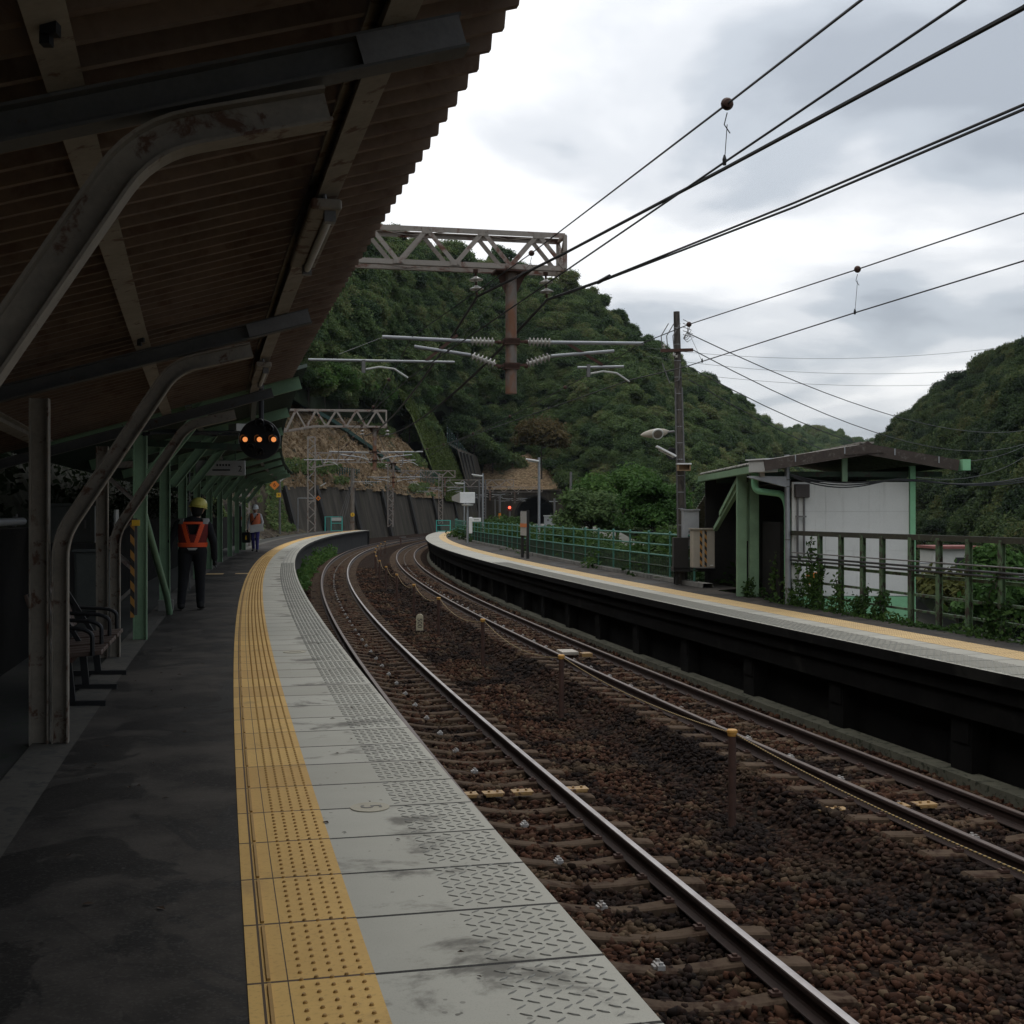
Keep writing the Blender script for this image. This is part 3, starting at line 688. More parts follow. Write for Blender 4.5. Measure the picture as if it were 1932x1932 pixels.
# repeater signal
sg = P(14.8, .40, 2.455); a_ = theta(15)
fx = Vector((math.cos(0.02), math.sin(.02), 0)); fy = Vector((-math.sin(.02), math.cos(.02), 0))      # faces the camera side
sig = thing('repeater_signal', sg, 'round black repeater signal under the canopy with three lit orange lamps in a row', 'railway signal')
MB().lathe(sg, [(.0, .05), (.19, .05), (.238, .035), (.243, 0), (.238, -.012), (0, -.012)], 36, fy).build('background_disc', MT['black'], sig, smooth=True)
MB().lathe(sg+fy*.05, [(.23, 0), (.22, .14), (0, .14)], 24, fy).build('signal_case', MT['black'], sig, smooth=True)
m = MB(); m.tube([sg+Vector((0, .1, .2)), sg+Vector((0, .1, .75))], .03, 8); m.box(sg+Vector((0, .12, .72)), (.25, .12, .05)); m.build('hanger', MT['black'], sig)
LENS = [(-.168, 0, 1), (0, 0, 1), (.168, 0, 1), (.008, .195, 0), (.12, .125, 0), (-.10, -.10, 0), (.008, -.15, 0)]
MT['amber'] = emit('lit_amber_lens', (1.0, .34, .10), .8); MT['lensdark'] = gm('dark_lens', (.015, .015, .017), .1, 9, .15, bump=0)
for x, z, lit in LENS:
    c = sg+fx*x+Vector((0, 0, z))-fy*.012
    L = MB().lathe(c, [(.0, .012), (.018, .010), (.030, 0), (0, 0)], 20, -fy).build('signal_lens', MT['amber'] if lit else MT['lensdark'], sig, smooth=True)
    h = MB(); seg = 16; r0 = .052
    A = [c+fx*math.cos(t_)*r0+Vector((0, 0, math.sin(t_)*r0)) for t_ in [R(-35)+R(250)*k/seg for k in range(seg+1)]]
    B = [p-fy*(.07+.06*max(0, (p.z-c.z)/r0)) for p in A]
    h.add(A+B, [(k, k+1, seg+2+k, seg+1+k) for k in range(seg)]); ho = h.build('signal_hood', MT['black'], L)
    md = ho.modifiers.new('thick', 'SOLIDIFY'); md.thickness = .004

# platform number sign under the green canopy
sgn = P(25.5, -.30, 2.50); nr = Vector((math.cos(.02), math.sin(.02), 0))
ps = thing('platform_sign', sgn, 'grey hanging platform sign board with dark lettering and a 2', 'sign')
m = MB(); m.box(sgn, (1.0, .06, .30)); m.build('sign_board', MT['signgrey'], ps, bevel=.01)
m = MB(); put_text(m, '2', .17, sgn+Vector((.40, -.033, -.02)), (1, 0, 0), (0, 0, 1)); m.box(sgn+Vector((.02, -.032, -.04)), (.36, .004, .03)); 
for k in range(5): m.box(sgn+Vector((-.06+k*.06, -.032, .06)), (.035, .004, .04))
m.build('lettering', MT['ink'], ps)
MB().tube([sgn+Vector((-.3, 0, .15)), sgn+Vector((-.3, 0, .5))], .012).tube([sgn+Vector((.3, 0, .15)), sgn+Vector((.3, 0, .55))], .012).build('sign_hanger', MT['greendark'], ps)

# ------------------------------------------------------------------ left wall, pipe, cabinets, bench
wl_ = MB()
def wall_prof(s): return [(-2.1, -.05), (-2.1, 1.42), (-2.35, 1.42), (-2.35, -.05)]
w = ribbon('retaining_wall', frange(-8, 62, 1), wall_prof, MT['shadeblack'], kind=None)
tag(w, 'low retaining wall coloured shade-black running behind the canopy posts', 'wall')
pp = MB(); pp.tube([P(s_, -2.02, 1.50) for s_ in frange(-4, 13.5, .8)], .038, 10)
pr = thing('conduit_pipe', P(8, -2.02, 1.5), 'grey conduit pipe clamped along the top of the dark wall at left', 'pipe')
pp.build('pipe', MT['galv'], pr, smooth=True)
m = MB()
for s_ in frange(0, 13, 1.0): m.box(P(s_, -2.02, 1.50), (.03, .03, .10), -theta(s_)); m.lathe(P(s_, -2.0, 1.545), [(.01, 0), (.01, .03)], 6)
m.build('pipe_clamp', MT['galvdark'], pr)
def cabinet(s_, n_, z0, w_, d_, h_, mat_, label, door=True, name='control_cabinet'):
    r = thing(name, P(s_, n_, z0), label, 'cabinet'); c = P(s_, n_, z0+h_/2)
    MB().box(c, (w_, d_, h_), -theta(s_)).build('cabinet_box', mat_, r, bevel=.012)
    MB().box(P(s_, n_, z0+h_+.012), (w_+.05, d_+.05, .024), -theta(s_)).build('cabinet_lid', mat_, r)
    if door:
        e1 = Vector((math.cos(theta(s_)), -math.sin(theta(s_)), 0)); f1 = Vector((-math.sin(theta(s_)), -math.cos(theta(s_)), 0))
        MB().box(c+f1*(d_/2+.004), (w_*.86, .012, h_*.88), -theta(s_)).build('cabinet_door', mat_, r)
        MB().box(c+f1*(d_/2+.016)+e1*w_*.33, (.02, .02, .09), -theta(s_)).build('handle', MT['galvdark'], r)
    return r
MT['cabdark'] = gm('dull_green_cabinet', (.085, .092, .085), .2, 4, .6)
cabinet(14.6, -1.72, 1.25, .62, .35, .42, MT['cabdark'], 'dull grey wall box behind the bent canopy braces at left')
cabinet(16.4, -1.65, .35, .42, .3, .75, MT['cabdark'], 'tall dull cabinet standing low behind the bench')
# bench with separate seats
bs, bn = 10.55, -1.02
bench = thing('platform_bench', P(10.8, -1.3, 0), 'wooden platform bench with black steel arms between the canopy posts', 'bench')
for k in range(3):
    s_ = bs+.34+k*.72; up = Vector((0, 0, 1))
    m = MB()
    for q in range(3):
        c0 = s_-.24+q*.20; m.bar(P(c0, -1.37, .41), P(c0, -.95, .44), .17, .035)
    m.build('seat', MT['wood'], bench, bevel=.006)
    m = MB()
    for q in range(3):
        c0 = s_-.24+q*.20; m.bar(P(c0, -1.39, .50), P(c0, -1.54, .92), .17, .03)
    m.build('backrest', MT['wood'], bench, bevel=.006)
for k in range(4):
    s_ = bs+k*.72
    m = MB(); m.tube(bend_path([P(s_, -1.50, .82), P(s_, -1.42, .66), P(s_, -1.10, .64), P(s_, -1.02, .60), P(s_, -1.02, .42)], .06), .018, 8); m.build('armrest', MT['black'], bench, smooth=True)
for k in range(3):
    s_ = bs+.05+k*1.0
    m = MB(); m.bar(P(s_, -1.18, 0), P(s_, -1.22, .41), .05, .06); m.bar(P(s_, -1.45, .03), P(s_, -.92, .02), .05, .045); m.bar(P(s_, -1.22, .39), P(s_, -1.53, .92), .03, .04); m.build('leg', MT['black'], bench)
MB().bar(P(bs, -1.2, .385), P(bs+2.16, -1.2, .385), .05, .04).build('seat_rail', MT['rust'], bench)
# striped guard board and guards beside the posts
MT['stripe'] = None
t = NT('hazard_stripe'); v_ = t.coord(rnd=False); x_ = t.n('ShaderNodeSeparateXYZ'); t.l(v_, x_.inputs[0])
d_ = t.math('ADD', t.math('ADD', x_.outputs[0], x_.outputs[1]), x_.outputs[2]); MT['stripe'] = t.fin(t.mix(t.math('GREATER_THAN', t.math('FRACT', t.math('MULTIPLY', d_, 5.5)), .5), (.42, .20, .04), (.02, .018, .015)), .6)
gb = thing('guard_board', P(15.2, -1.02, .4), 'narrow hazard striped guard board strapped beside the first green post', 'guard board')
MB().box(P(15.2, -1.05, .95), (.07, .03, 1.15), -theta(15)).build('board', MT['greypaint'], gb); MB().box(P(15.17, -1.07, .9), (.045, .03, 1.1), -theta(15)).build('stripe_tape', MT['stripe'], gb)
MB().box(P(15.16, -1.03, 1.47), (.09, .03, .07), -theta(15)).build('label_plate', MT['yellow'], gb)
gy = thing('guy_wire', P(12.6, -1.75, 0), 'slanting guy wire with an orange and black striped guard above the bench', 'guy wire')
MB().tube([P(13.4, -1.95, 2.4), P(12.3, -1.55, .05)], .008, 6).build('wire', MT['galv'], gy)
MB().tube([P(13.15, -1.86, 1.87), P(12.9, -1.77, 1.34)], .035, 10).build('guard_tube', MT['stripe'], gy, smooth=True)
dp = MB(); dp.tube(bend_path([P(17.0, -1.12, 2.2), P(17.2, -1.1, 1.6), P(19.6, -.94, .30), P(19.9, -.92, .02)], .15), .05, 12)
tag(dp.build('drain_pipe', MT['green'], smooth=True), 'pale green drain pipe slanting down between the first two green posts', 'drain pipe')
bx = thing('junction_box', P(26.2, -1.05, 1.7), 'grey junction box with conduits on a post behind the yellow helmet', 'junction box')
MB().box(P(26.0, -1.0, 1.62), (.22, .16, .42), -theta(26)).build('box', MT['cabdark'], bx, bevel=.01)
m = MB()
for q in (-.06, .0, .06): m.tube([P(26, -1.0+q, 0), P(26, -1.0+q, 2.6)], .016, 6)
m.build('conduit', MT['galvdark'], bx)
# pale notice panels fixed to the wall between the posts
for i, (s_, z_, w_, h_, lb) in enumerate(((22.6, 1.25, .5, .8, 'pale weathered notice panel on the wall beside the worker in black'), (20.2, .6, .3, .9, 'narrow pale panel low on the wall between the green posts'))):
    nb = thing('notice_panel', P(s_, -1.98, z_), lb, 'notice'); MB().box(P(s_, -2.0, z_), (.03, w_, h_), -theta(s_)).build('panel', MT['offwhite'], nb)
    MB().box(P(s_, -1.98, z_+.1), (.012, w_*.8, .05), -theta(s_)).build('panel_print', MT['rust'], nb)
# ------------------------------------------------------------------ lattice masts and gantries
def lattice_mast(root, s_, n_, z0, z1, w=.62, mat_=None):
    mat_ = mat_ or MT['gantry']; a = theta(s_); ex = Vector((math.cos(a), -math.sin(a), 0)); ey = Vector((math.sin(a), math.cos(a), 0))
    b = P(s_, n_, 0); m = MB()
    for i in (-1, 1):
        for j in (-1, 1): m.bar(b+ex*i*w/2+ey*j*w/2*.7+Vector((0, 0, z0)), b+ex*i*w/2+ey*j*w/2*.7+Vector((0, 0, z1)), .065, .065, up=ey)
    k = max(3, int((z1-z0)/(w*.9)))
    for q in range(k):
        za, zb = z0+(z1-z0)*q/k, z0+(z1-z0)*(q+1)/k; f = 1 if q % 2 else -1
        for j in (-1, 1): m.bar(b+ex*f*w/2+ey*j*w*.35+Vector((0, 0, za)), b-ex*f*w/2+ey*j*w*.35+Vector((0, 0, zb)), .05, .012, up=ey)
        for i in (-1, 1): m.bar(b+ex*i*w/2+ey*f*w*.35+Vector((0, 0, za)), b+ex*i*w/2-ey*f*w*.35+Vector((0, 0, zb)), .012, .05, up=ey)
    for q in (.33, .66, 1.0):
        zz_ = z0+(z1-z0)*q
        for j in (-1, 1): m.bar(b-ex*w/2+ey*j*w*.35+Vector((0, 0, zz_)), b+ex*w/2+ey*j*w*.35+Vector((0, 0, zz_)), .012, .10, up=(0, 0, 1))
    return m.build('lattice_mast', mat_, root)
def truss(root, s_, n0, n1, zb, zt, dep=.5, panel=.48, flip=0, kink=None, mat_=None):
    mat_ = mat_ or MT['gantry']; a = theta(s_); ey = Vector((math.sin(a), math.cos(a), 0)); m = MB(); chords = MB()
    def Q(n_, z_, j): return P(s_, n_, z_)+ey*(j*dep/2)
    def lo(n_): return zb if kink is None or n_ > kink else zb-(kink-n_)*.18
    for j in (-1, 1):
        for z_ in (0, 1):
            pts = [n1, n0] if (z_ or kink is None) else [n1, kink, n0]
            for p_, q_ in zip(pts[:-1], pts[1:]):
                A, B = (Q(p_, zt, j), Q(q_, zt, j)) if z_ else (Q(p_, lo(p_), j), Q(q_, lo(q_), j))
                chords.bar(A, B, .012, .085); dzv = Vector((0, 0, .04 if z_ else -.04)); chords.bar(A+dzv-ey*j*.035, B+dzv-ey*j*.035, .075, .012)
        k = int(round((n1-n0)/panel)); st = (n1-n0)/k
        for q in range(k):
            A = n1-q*st; B = A-st
            up = (q % 2 == 0)
            m.bar(Q(A, lo(A) if up else zt, j)+ey*j*.012, Q(B, zt if up else lo(B), j)+ey*j*.012, .075, .012, up=ey)
            g_ = Q(B, zt if up else lo(B), j)+ey*j*.02
            m.box(g_+Vector((0, 0, -.02 if up else .02)), (.17, .012, .10), -a)
            for dx_ in (-.05, .05): m.lathe(g_+Vector((dx_, 0, 0))+ey*j*.006, [(.014, 0), (.014, .014)], 6, ey*j)
    k = int((n1-n0)/.9)
    for q in range(k):                                     # lighter bracing across the top and bottom
        A, B = n1-q*.9, n1-(q+1)*.9; f = 1 if q % 2 else -1
        for z_ in (zt, lo(A)): m.bar(Q(A, z_, f), Q(B, z_ if z_ == zt else lo(B), -f), .03, .01)
    for j in (-1, 1): m.bar(Q(n1, zb, j), Q(n1, zt, j), .06, .06, up=ey)
    m.bar(Q(n1, zb, -1), Q(n1, zt, 1), .01, .05, up=(1, 0, 0)); m.bar(Q(n1, zt, -1), Q(n1, zb, 1), .01, .05, up=(1, 0, 0)); m.bar(Q(n1, zb, -1), Q(n1, zb, 1), .06, .05); m.bar(Q(n1, zt, -1), Q(n1, zt, 1), .06, .05)
    chords.build('truss_chords', mat_, root); m.build('truss_lacing', mat_, root)
def insulator(mb, a, b, n=6, r=.075, r0=.03):
    a, b = Vector(a), Vector(b); L = (b-a).length; prof = [(r0, 0)]
    for k in range(n):
        z = L*(k+.5)/n; prof += [(r0, z-L*.28/n), (r, z-L*.06/n), (r, z+L*.06/n), (r0, z+L*.28/n)]
    prof.append((r0, L)); mb.lathe(a, prof, 14, b-a)
def cantilever(root, s_, npost, sd, reach, z_top, z_reg, simple=False):
    """hinged arm of the overhead line: tube, insulators, steady arm"""
    def Q(n_, z_): return P(s_, n_, z_)
    e = npost+sd*.12; i0 = npost+sd*.30; i1 = npost+sd*.72; tip = npost+sd*reach
    m = MB(); m.tube([Q(i1, z_top), Q(tip, z_top+.03)], .032, 10); m.tube([Q(npost+sd*.72, z_reg+.32), Q(npost+sd*(reach-.55), z_top-.12)], .030, 10)
    m.tube([Q(npost+1.2, z_reg+.13), Q(npost+2.05, z_reg+.17)] if sd > 0 else [Q(npost-1.0, z_reg+.19), Q(npost-3.5, z_reg+.17)], .022, 8)
    m.build('arm_tube', MT['galv'], root, smooth=True)
    m = MB(); insulator(m, Q(i0, z_top), Q(i1, z_top)); insulator(m, Q(npost+sd*.28, z_reg+.17), Q(npost+sd*.70, z_reg+.31)); m.build('insulator', MT['porcelain'], root, smooth=True)
    m = MB()
    for zc in (z_top, z_reg+.13): m.box(Q(npost, zc), (.26, .24, .09), -theta(s_)); m.bar(Q(npost, zc), Q(npost+sd*.3, zc+.03*(zc < z_top)), .05, .04); m.lathe(Q(npost+sd*.24, zc), [(.035, 0), (.035, .06)], 8, (1, 0, 0))
    m.bar(Q(npost+1.0, z_reg+.56), Q(npost+1.66, z_reg+.19), .05, .02, up=(0, 1, 0)) if sd > 0 else m.bar(Q(npost-.95, z_top+.10), Q(npost-1.5, z_reg+.20), .05, .02, up=(0, 1, 0))
    m.build('arm_fitting', MT['rust'], root)
    # steady arm, bowed
    n0 = npost+1.42 if sd > 0 else npost-2.55
    pts = [Q(n0+.02, z_reg+.03), Q(n0+.25, z_reg+.075), Q(n0+.5, z_reg+.05), Q(n0+.74, z_reg-.10)]
    m = MB(); m.tube(pts, .017, 8); m.build('steady_arm', MT['offwhite'], root, smooth=True)
    MB().box(Q(n0-.02, z_reg+.08), (.06, .05, .22), -theta(s_)).build('arm_bracket', MT['galvdark'], root)
def gantry(s_, n0, n1, zb, zt, label, post_n=4.77, detail=True, mast=True, panel=.48, kink=None, mast_top=None):
    r = thing('line_gantry', P(s_, n0, 0), label, 'overhead line gantry')
    truss(r, s_, n0, n1, zb, zt, .5, panel, kink=kink)
    if mast: lattice_mast(r, s_, n0-.1, -.05, mast_top or zt+.9)
    a = theta(s_); ex = Vector((math.cos(a), -math.sin(a), 0))
    z1 = zb-2.18
    MB().tube([P(s_, post_n, zb-.02), P(s_, post_n, z1)], .098, 20).build('drop_post', MT['rustpipe'], r, smooth=True)
    m = MB(); m.box(P(s_, post_n, zb-.06), (.62, .5, .03), -a)
    for q in (-1, 1): m.add([P(s_, post_n, zb-.07), P(s_, post_n+q*.27, zb-.07), P(s_, post_n+q*.10, zb-.42), P(s_+.03, post_n, zb-.07), P(s_+.03, post_n+q*.27, zb-.07), P(s_+.03, post_n+q*.10, zb-.42)], [(0, 1, 2), (3, 5, 4), (0, 3, 4, 1), (1, 4, 5, 2)])
    m.build('post_bracket', MT['rust'], r)
    cantilever(r, s_, post_n, -1, 2.25, zb-1.28, z1+.34); cantilever(r, s_, post_n, 1, 2.42, zb-1.26, z1+.36)
    for q, nm in ((-.63, 0), (.62, 0)):
        c = P(s_, post_n+q, zb-.03); d = Vector((.05 if q < 0 else .05, 0, -1)).normalized(); m = MB(); m.tube([c, c+d*.45], .02, 8); m.box(c+Vector((0, 0, -.03)), (.08, .08, .06))
        m.build('hanger_rod', MT['rust'], r)
        m = MB()
        for z_ in (.16, .32): m.lathe(c+d*z_, [(.03, -.04), (.045, -.02), (.125, .015), (.12, .03), (.04, .035), (.03, .06)], 18, d)
        m.build('suspension_insulator', MT['porcelain'], r, smooth=True)
    return r
G1, G2, G3 = 21.0, 62.0, 106.0
gantry(G1, -1.6, 5.68, 5.85, 6.42, 'nearest overhead line gantry, a rusting lattice beam with a thick hanging post')
gantry(G2, -1.6, 5.35, 5.92, 6.72, 'second overhead line gantry beyond the canopy, smaller lattice beam with a red tinged end', kink=1.8)
gantry(G3, -2.1, 5.6, 5.95, 6.75, 'third overhead line gantry against the brown slope on a pale lattice mast', mast_top=8.1, kink=.4)
gantry(150, -1.8, 6.0, 5.95, 6.75, 'fourth overhead line gantry behind the turquoise platform gates', panel=.9)
gantry(196, -3, 8.5, 5.85, 6.9, 'fifth overhead line gantry in front of the retaining wall', panel=1.2)
gantry(236, -1.0, 10.0, 5.7, 6.6, 'last overhead line gantry before the tunnel mouth', panel=1.2)
# end plates on the third mast
# ------------------------------------------------------------------ overhead wires
def sag(a, b, d, n=14):
    a, b = Vector(a), Vector(b); return [a+(b-a)*i/n-Vector((0, 0, 4*d*(i/n)*(1-i/n))) for i in range(n+1)]
def wire(pts, r, label, group=None, name='overhead_wire', mat_=None):
    o = MB().tube(pts, r, 6).build(name, mat_ or MT['wire'], origin=pts[0], smooth=True); return tag(o, label, 'overhead wire', group)
def atz(u, v, z): return at(u, v, FD*(z-CAMZ)/(HY-v))
def stitched(name, mess, cont, label):
    """messenger wire, contact wire and droppers between two supports"""
    r = thing('catenary_wires', mess[0], label, 'overhead wires')
    return r
def back(pts, L=40):                        # carry a wire on past the camera towards the gantry behind
    pts = list(pts); d = pts[0]-pts[1]; d.z = 0; d.normalize(); return [pts[0]+d*L]+pts
# ---- nearer track
c1 = [atz(1826, -4, 3.98), atz(1367, 306, 3.97), P(G1, 3.02, 3.94), P(40, 2.75, 3.94), P(G2, 2.95, 3.94), P(85, 2.75, 3.94), P(G3, 2.9, 3.94), P(128, 2.75, 3.9), P(150, 2.9, 3.9), P(196, 2.9, 3.9), P(240, 2.9, 3.9), P(290, 2.9, 3.9)]
d1 = c1[1].y
m1 = [at(1630, -4, 5.9), at(1372, 196, d1), at(1001, 479, 18.0), P(G1, 3.03, 4.62)]
m1b = sag(P(G1, 3.03, 4.62), P(G2, 2.95, 4.66), .34)+sag(P(G2, 2.95, 4.66), P(G3, 2.9, 4.7), .34)[1:]+sag(P(G3, 2.9, 4.7), P(150, 2.9, 4.7), .3)[1:]+[P(196, 2.9, 4.6), P(240, 2.9, 4.5), P(290, 2.9, 4.4)]
def along(pts, y):
    for a, b in zip(pts[:-1], pts[1:]):
        if (a.y-y)*(b.y-y) <= 0: return a+(b-a)*((y-a.y)/(b.y-a.y))
    return None
def balls(root, mess, cont, ys, big):
    for y in ys:
        a, b = along(mess, y), along(cont, y)
        if a is None or b is None: continue
        d = MB(); d.tube([a+Vector((0, 0, -.06)), a+Vector((-.02, 0, -.14)), a+Vector((.02, 0, -.2))], .004, 5); d.tube([a+Vector((.0, 0, -.14)), b], .003, 5); d.lathe(b, [(.012, -.02), (.015, .02), (.006, .05)], 8); d.build('dropper', MT['wire'], root)
        MB().lathe(a, [(.006, -.042), (.028, -.035), (.044, 0), (.028, .035), (.006, .042)], 14, (0, 1, .1)).build('dropper_clamp', MT['rust'], root, smooth=True)
r = thing('catenary_wires', m1[0], 'contact and messenger wires hung by droppers over the nearer track', 'overhead wires')
MB().tube(back(c1), .0085, 6).build('contact_wire', MT['wire'], r, smooth=True); MB().tube(back(m1+m1b[1:]), .0085, 6).build('messenger_wire', MT['wire'], r, smooth=True)
balls(r, m1+m1b[1:], c1, [d1, 17.9, 26.5, 32, 38, 44, 50, 56, 68, 75, 82, 89, 96], 1)
# ---- farther track
c2 = [at(1990, 470, 11.6), atz(1932, 492, 4.06), atz(1613, 590, 4.05), atz(1290, 693, 4.04), P(G1, 6.93, 3.96), P(42, 6.6, 4.0), P(G2, 6.75, 4.0), P(85, 6.5, 4.0), P(G3, 6.7, 4.0), P(150, 6.7, 3.95), P(196, 6.7, 3.9), P(240, 6.7, 3.9), P(290, 6.7, 3.9)]
d2 = c2[2].y
m2 = [at(1990, 382, 11.6), at(1932, 402, 12.3), at(1618, 508, d2), at(1300, 612, 20.0), P(G1, 7.15, 4.62)]
m2b = sag(P(G1, 7.15, 4.62), P(G2, 6.75, 4.7), .34)+sag(P(G2, 6.75, 4.7), P(G3, 6.7, 4.7), .34)[1:]+[P(150, 6.7, 4.6), P(196, 6.7, 4.55), P(240, 6.7, 4.5), P(290, 6.7, 4.4)]
r = thing('catenary_wires', m2[0], 'contact and messenger wires hung by droppers over the farther track', 'overhead wires')
MB().tube(back(c2), .0085, 6).build('contact_wire', MT['wire'], r, smooth=True); MB().tube(back(m2+m2b[1:]), .0085, 6).build('messenger_wire', MT['wire'], r, smooth=True)
balls(r, m2+m2b[1:], c2, [d2, 20.0, 28, 35, 42, 50, 56, 70, 80, 90], 1)
# ---- heavy feeders carried by the suspension insulators
zi = 5.85-.50
f1 = [at(1990, -24, 8.9), at(1932, 14, 9.15), at(1367, 318, 14.2), at(1065, 478, 18.8), P(G1, 4.17, zi), *sag(P(G1, 4.17, zi), P(G2, 4.17, zi+.1), .55)[1:], *sag(P(G2, 4.17, zi+.1), P(G3, 4.17, zi+.1), .5)[1:], P(150, 4.2, zi), P(196, 4.2, zi-.1), P(236, 4.2, zi-.2)]
wire(back(f1), .024, 'thick black feeder cable rising to the upper right from the left hanging insulator')
for k, (dv, du) in enumerate(((0, 0), (9, 3))):
    f2 = [at(1990, 176+dv, 10.6), at(1932, 197+dv, 11.0), at(1500, 382+dv*.9, 15.6), at(1142, 526+dv*.25, 19.6), P(G1, 5.42, zi-.02*k), *sag(P(G1, 5.42+.02*k, zi-.02*k), P(G2, 5.0+.02*k, zi+.1), .55)[1:], *sag(P(G2, 5.0, zi+.1), P(G3, 5.3, zi+.1), .5)[1:], P(150, 5.4, zi), P(196, 5.4, zi-.1)]
    wire(back(f2), .016, 'upper of the paired black feeder cables from the right hanging insulator' if k == 0 else 'lower of the paired black feeder cables from the right hanging insulator')
jn = MB(); jn.tube([at(1128, 533, 19.8), at(1150, 521, 19.4)], .032, 8); tag(jn.build('cable_joint', MT['wire']), 'thick joint sleeve where the paired feeder cables meet', 'cable joint')
# registration wire from the left arm
wire([P(G1, 2.54, 4.6), at(640, 668, 17)], .004, 'thin stay wire running left from the arm of the nearest gantry')
# local lines from the utility pole across the valley
UP = at(1287, 640, 29.5)
ends = [((1297, 628), (1932, 812)), ((1307, 660), (1932, 838)), ((1296, 690), (1932, 842)), ((1300, 716), (1932, 862))]
for k, (p_, q_) in enumerate(ends):
    a = at(*p_, 29.5); b = at(*q_, 70)
    o = wire(sag(a, b, .9+.3*k, 18), .014, ('uppermost', 'second', 'third', 'lowest')[k]+' of the service lines sloping from the utility pole to the right hillside')
for k, (v0, v1, v2) in enumerate(((656, 700, 650), (672, 728, 690), (694, 748, 716))):
    a, c = at(1220, v0, 330), at(2050, v2-20, 330)
    pts = [at(u, v0+(v2-v0)*((u-1220)/712.)+ (v1-(v0+v2)/2)*4*((u-1220)/712.)*(1-(u-1220)/712.)*.5, 330) for u in range(1220, 2060, 40)]
    wire(pts, .045, ('upper', 'middle', 'lower')[k]+' faint transmission line strung high across the valley')
# ------------------------------------------------------------------ rope fence between the tracks
rp0 = P(11.2, 4.85, -1.47); proto = thing('rope_post', rp0, 'nearest rusty rope post with a large ochre cap, between the two tracks', 'rope post', 'rope posts between the tracks')
MB().tube([rp0, rp0+Vector((0, 0, .90))], .038, 12).build('post_tube', MT['rust'], proto, smooth=True)
MT['ochrecap'] = gm('ochre_cap', (.52, .27, .06), .2, 20, .5)
MB().lathe(rp0+Vector((0, 0, .88)), [(.042, 0), (.046, .01), (.046, .03), (.052, .035), (.052, .055), (.042, .065), (0, .066)], 16).build('post_cap', MT['ochrecap'], proto, smooth=True)
RPS = [4.6, 11.2, 17.75, 24.2, 30.7, 36.6, 43.0, 49.4, 55.8, 62.2, 68.6, 75, 81.5, 88, 94.5]
names = ['second', 'third', 'fourth', 'fifth', 'sixth', 'seventh', 'eighth', 'ninth', 'tenth', 'eleventh', 'twelfth', 'thirteenth', 'fourteenth']
for k, s_ in enumerate(RPS[2:]):
    c = copy_tree(proto); c.location = P(s_, 4.85, -1.47); c['label'] = names[k]+' rusty rope post counted from the nearest between the two tracks'
tops = [P(s_, 4.85, -1.47+.9) for s_ in RPS]; rp_ = []
for a, b in zip(tops[:-1], tops[1:]): rp_ += sag(a+Vector((.03, 0, 0)), b+Vector((.03, 0, 0)), .20 if a.y > 15 else .10, 22)
t = NT('yellow_black_rope'); uv_ = t.coord(rnd=False); x_ = t.n('ShaderNodeSeparateXYZ'); t.l(uv_, x_.inputs[0])
tw = t.math('GREATER_THAN', t.math('FRACT', t.math('MULTIPLY', t.math('ADD', x_.outputs[1], x_.outputs[0]), 26.)), .55)
MT['rope'] = t.fin(t.mix(tw, (.32, .21, .07), (.045, .035, .022)), .8)
tag(MB().tube(rp_, .0075, 6).build('guard_rope', MT['rope'], smooth=True), 'thin yellow and black rope sagging from post to post between the tracks', 'rope')
# 500 m distance post
kp = P(31.4, 4.45, -1.42); km = thing('distance_post', kp, 'small cream distance post with black 500 written down it in the ballast', 'distance post')
fr_ = Vector((math.cos(.05), math.sin(.05), 0)); w_ = .088
poly = [(-w_, 0, 0), (w_, 0, 0), (w_, 0, .34)]+[(math.cos(q)*w_, 0, .34+math.sin(q)*w_*.9) for q in [R(20*k) for k in range(1, 9)]]+[(-w_, 0, .34)]
m = MB(); m.prism([kp+fr_*p[0]+Vector((0, 0, p[2])) for p in poly], (0, 0, 0), (0, .07, 0)); m.build('post_slab', gm('cream_painted_concrete', (.50, .44, .30), .15, 14, .7, rust=(.2, .15, .1), rlo=.62, rhi=.7), km)
m = MB(); put_text(m, '500', .17, kp+Vector((0, -.003, .19)), (0, 0, -1), fr_, .001); m.build('lettering', MT['ink'], km)

# ------------------------------------------------------------------ the opposite platform's furniture
def s_for_u(u, nf, z=0, lo=5, hi=120):
    k = (u-CX)/FD; a, b = lo, hi
    f = lambda s: P(s, nf(s)).x-k*P(s, nf(s)).y
    for _ in range(50):
        m_ = (a+b)/2
        if f(m_) > 0: a = m_
        else: b = m_
    return (a+b)/2
def nfen(s): return 10.22
posts = [s_for_u(u, nfen) for u in (1547, 1587, 1628, 1665, 1719, 1772, 1828, 1890, 1975)]
fen = thing('platform_fence', P(17, nfen(17), Z2), 'mossy brown and green post and rail fence on the right, overgrown with vines', 'fence')
s_a, s_b = s_for_u(1478, nfen), 11.3
MT['fenpost'] = gm('mossy_fence_paint', (.085, .14, .07), .35, 5, .75, rust=(.04, .03, .022), rlo=.48, rhi=.6)
MT['fenrail'] = gm('brown_fence_rail', (.038, .036, .024), .35, 6, .7, rust=(.06, .085, .045), rlo=.55, rhi=.66)
for k, s_ in enumerate(posts):
    MB().ibeam([P(s_, nfen(s_), Z2-.3), P(s_, nfen(s_), Z2+1.33)], (P(s_+.1, nfen(s_))-P(s_, nfen(s_))).normalized(), .07, .085, .01, .012).build('fence_post', MT['fenpost'], fen)
sf = frange(s_a, s_b, .6)
m = MB()
for a, b in zip(sf[:-1], sf[1:]): m.bar(P(a, nfen(a)-.01, Z2+1.33), P(b, nfen(b)-.01, Z2+1.33), .07, .085)
m.build('top_rail', MT['fenrail'], fen)
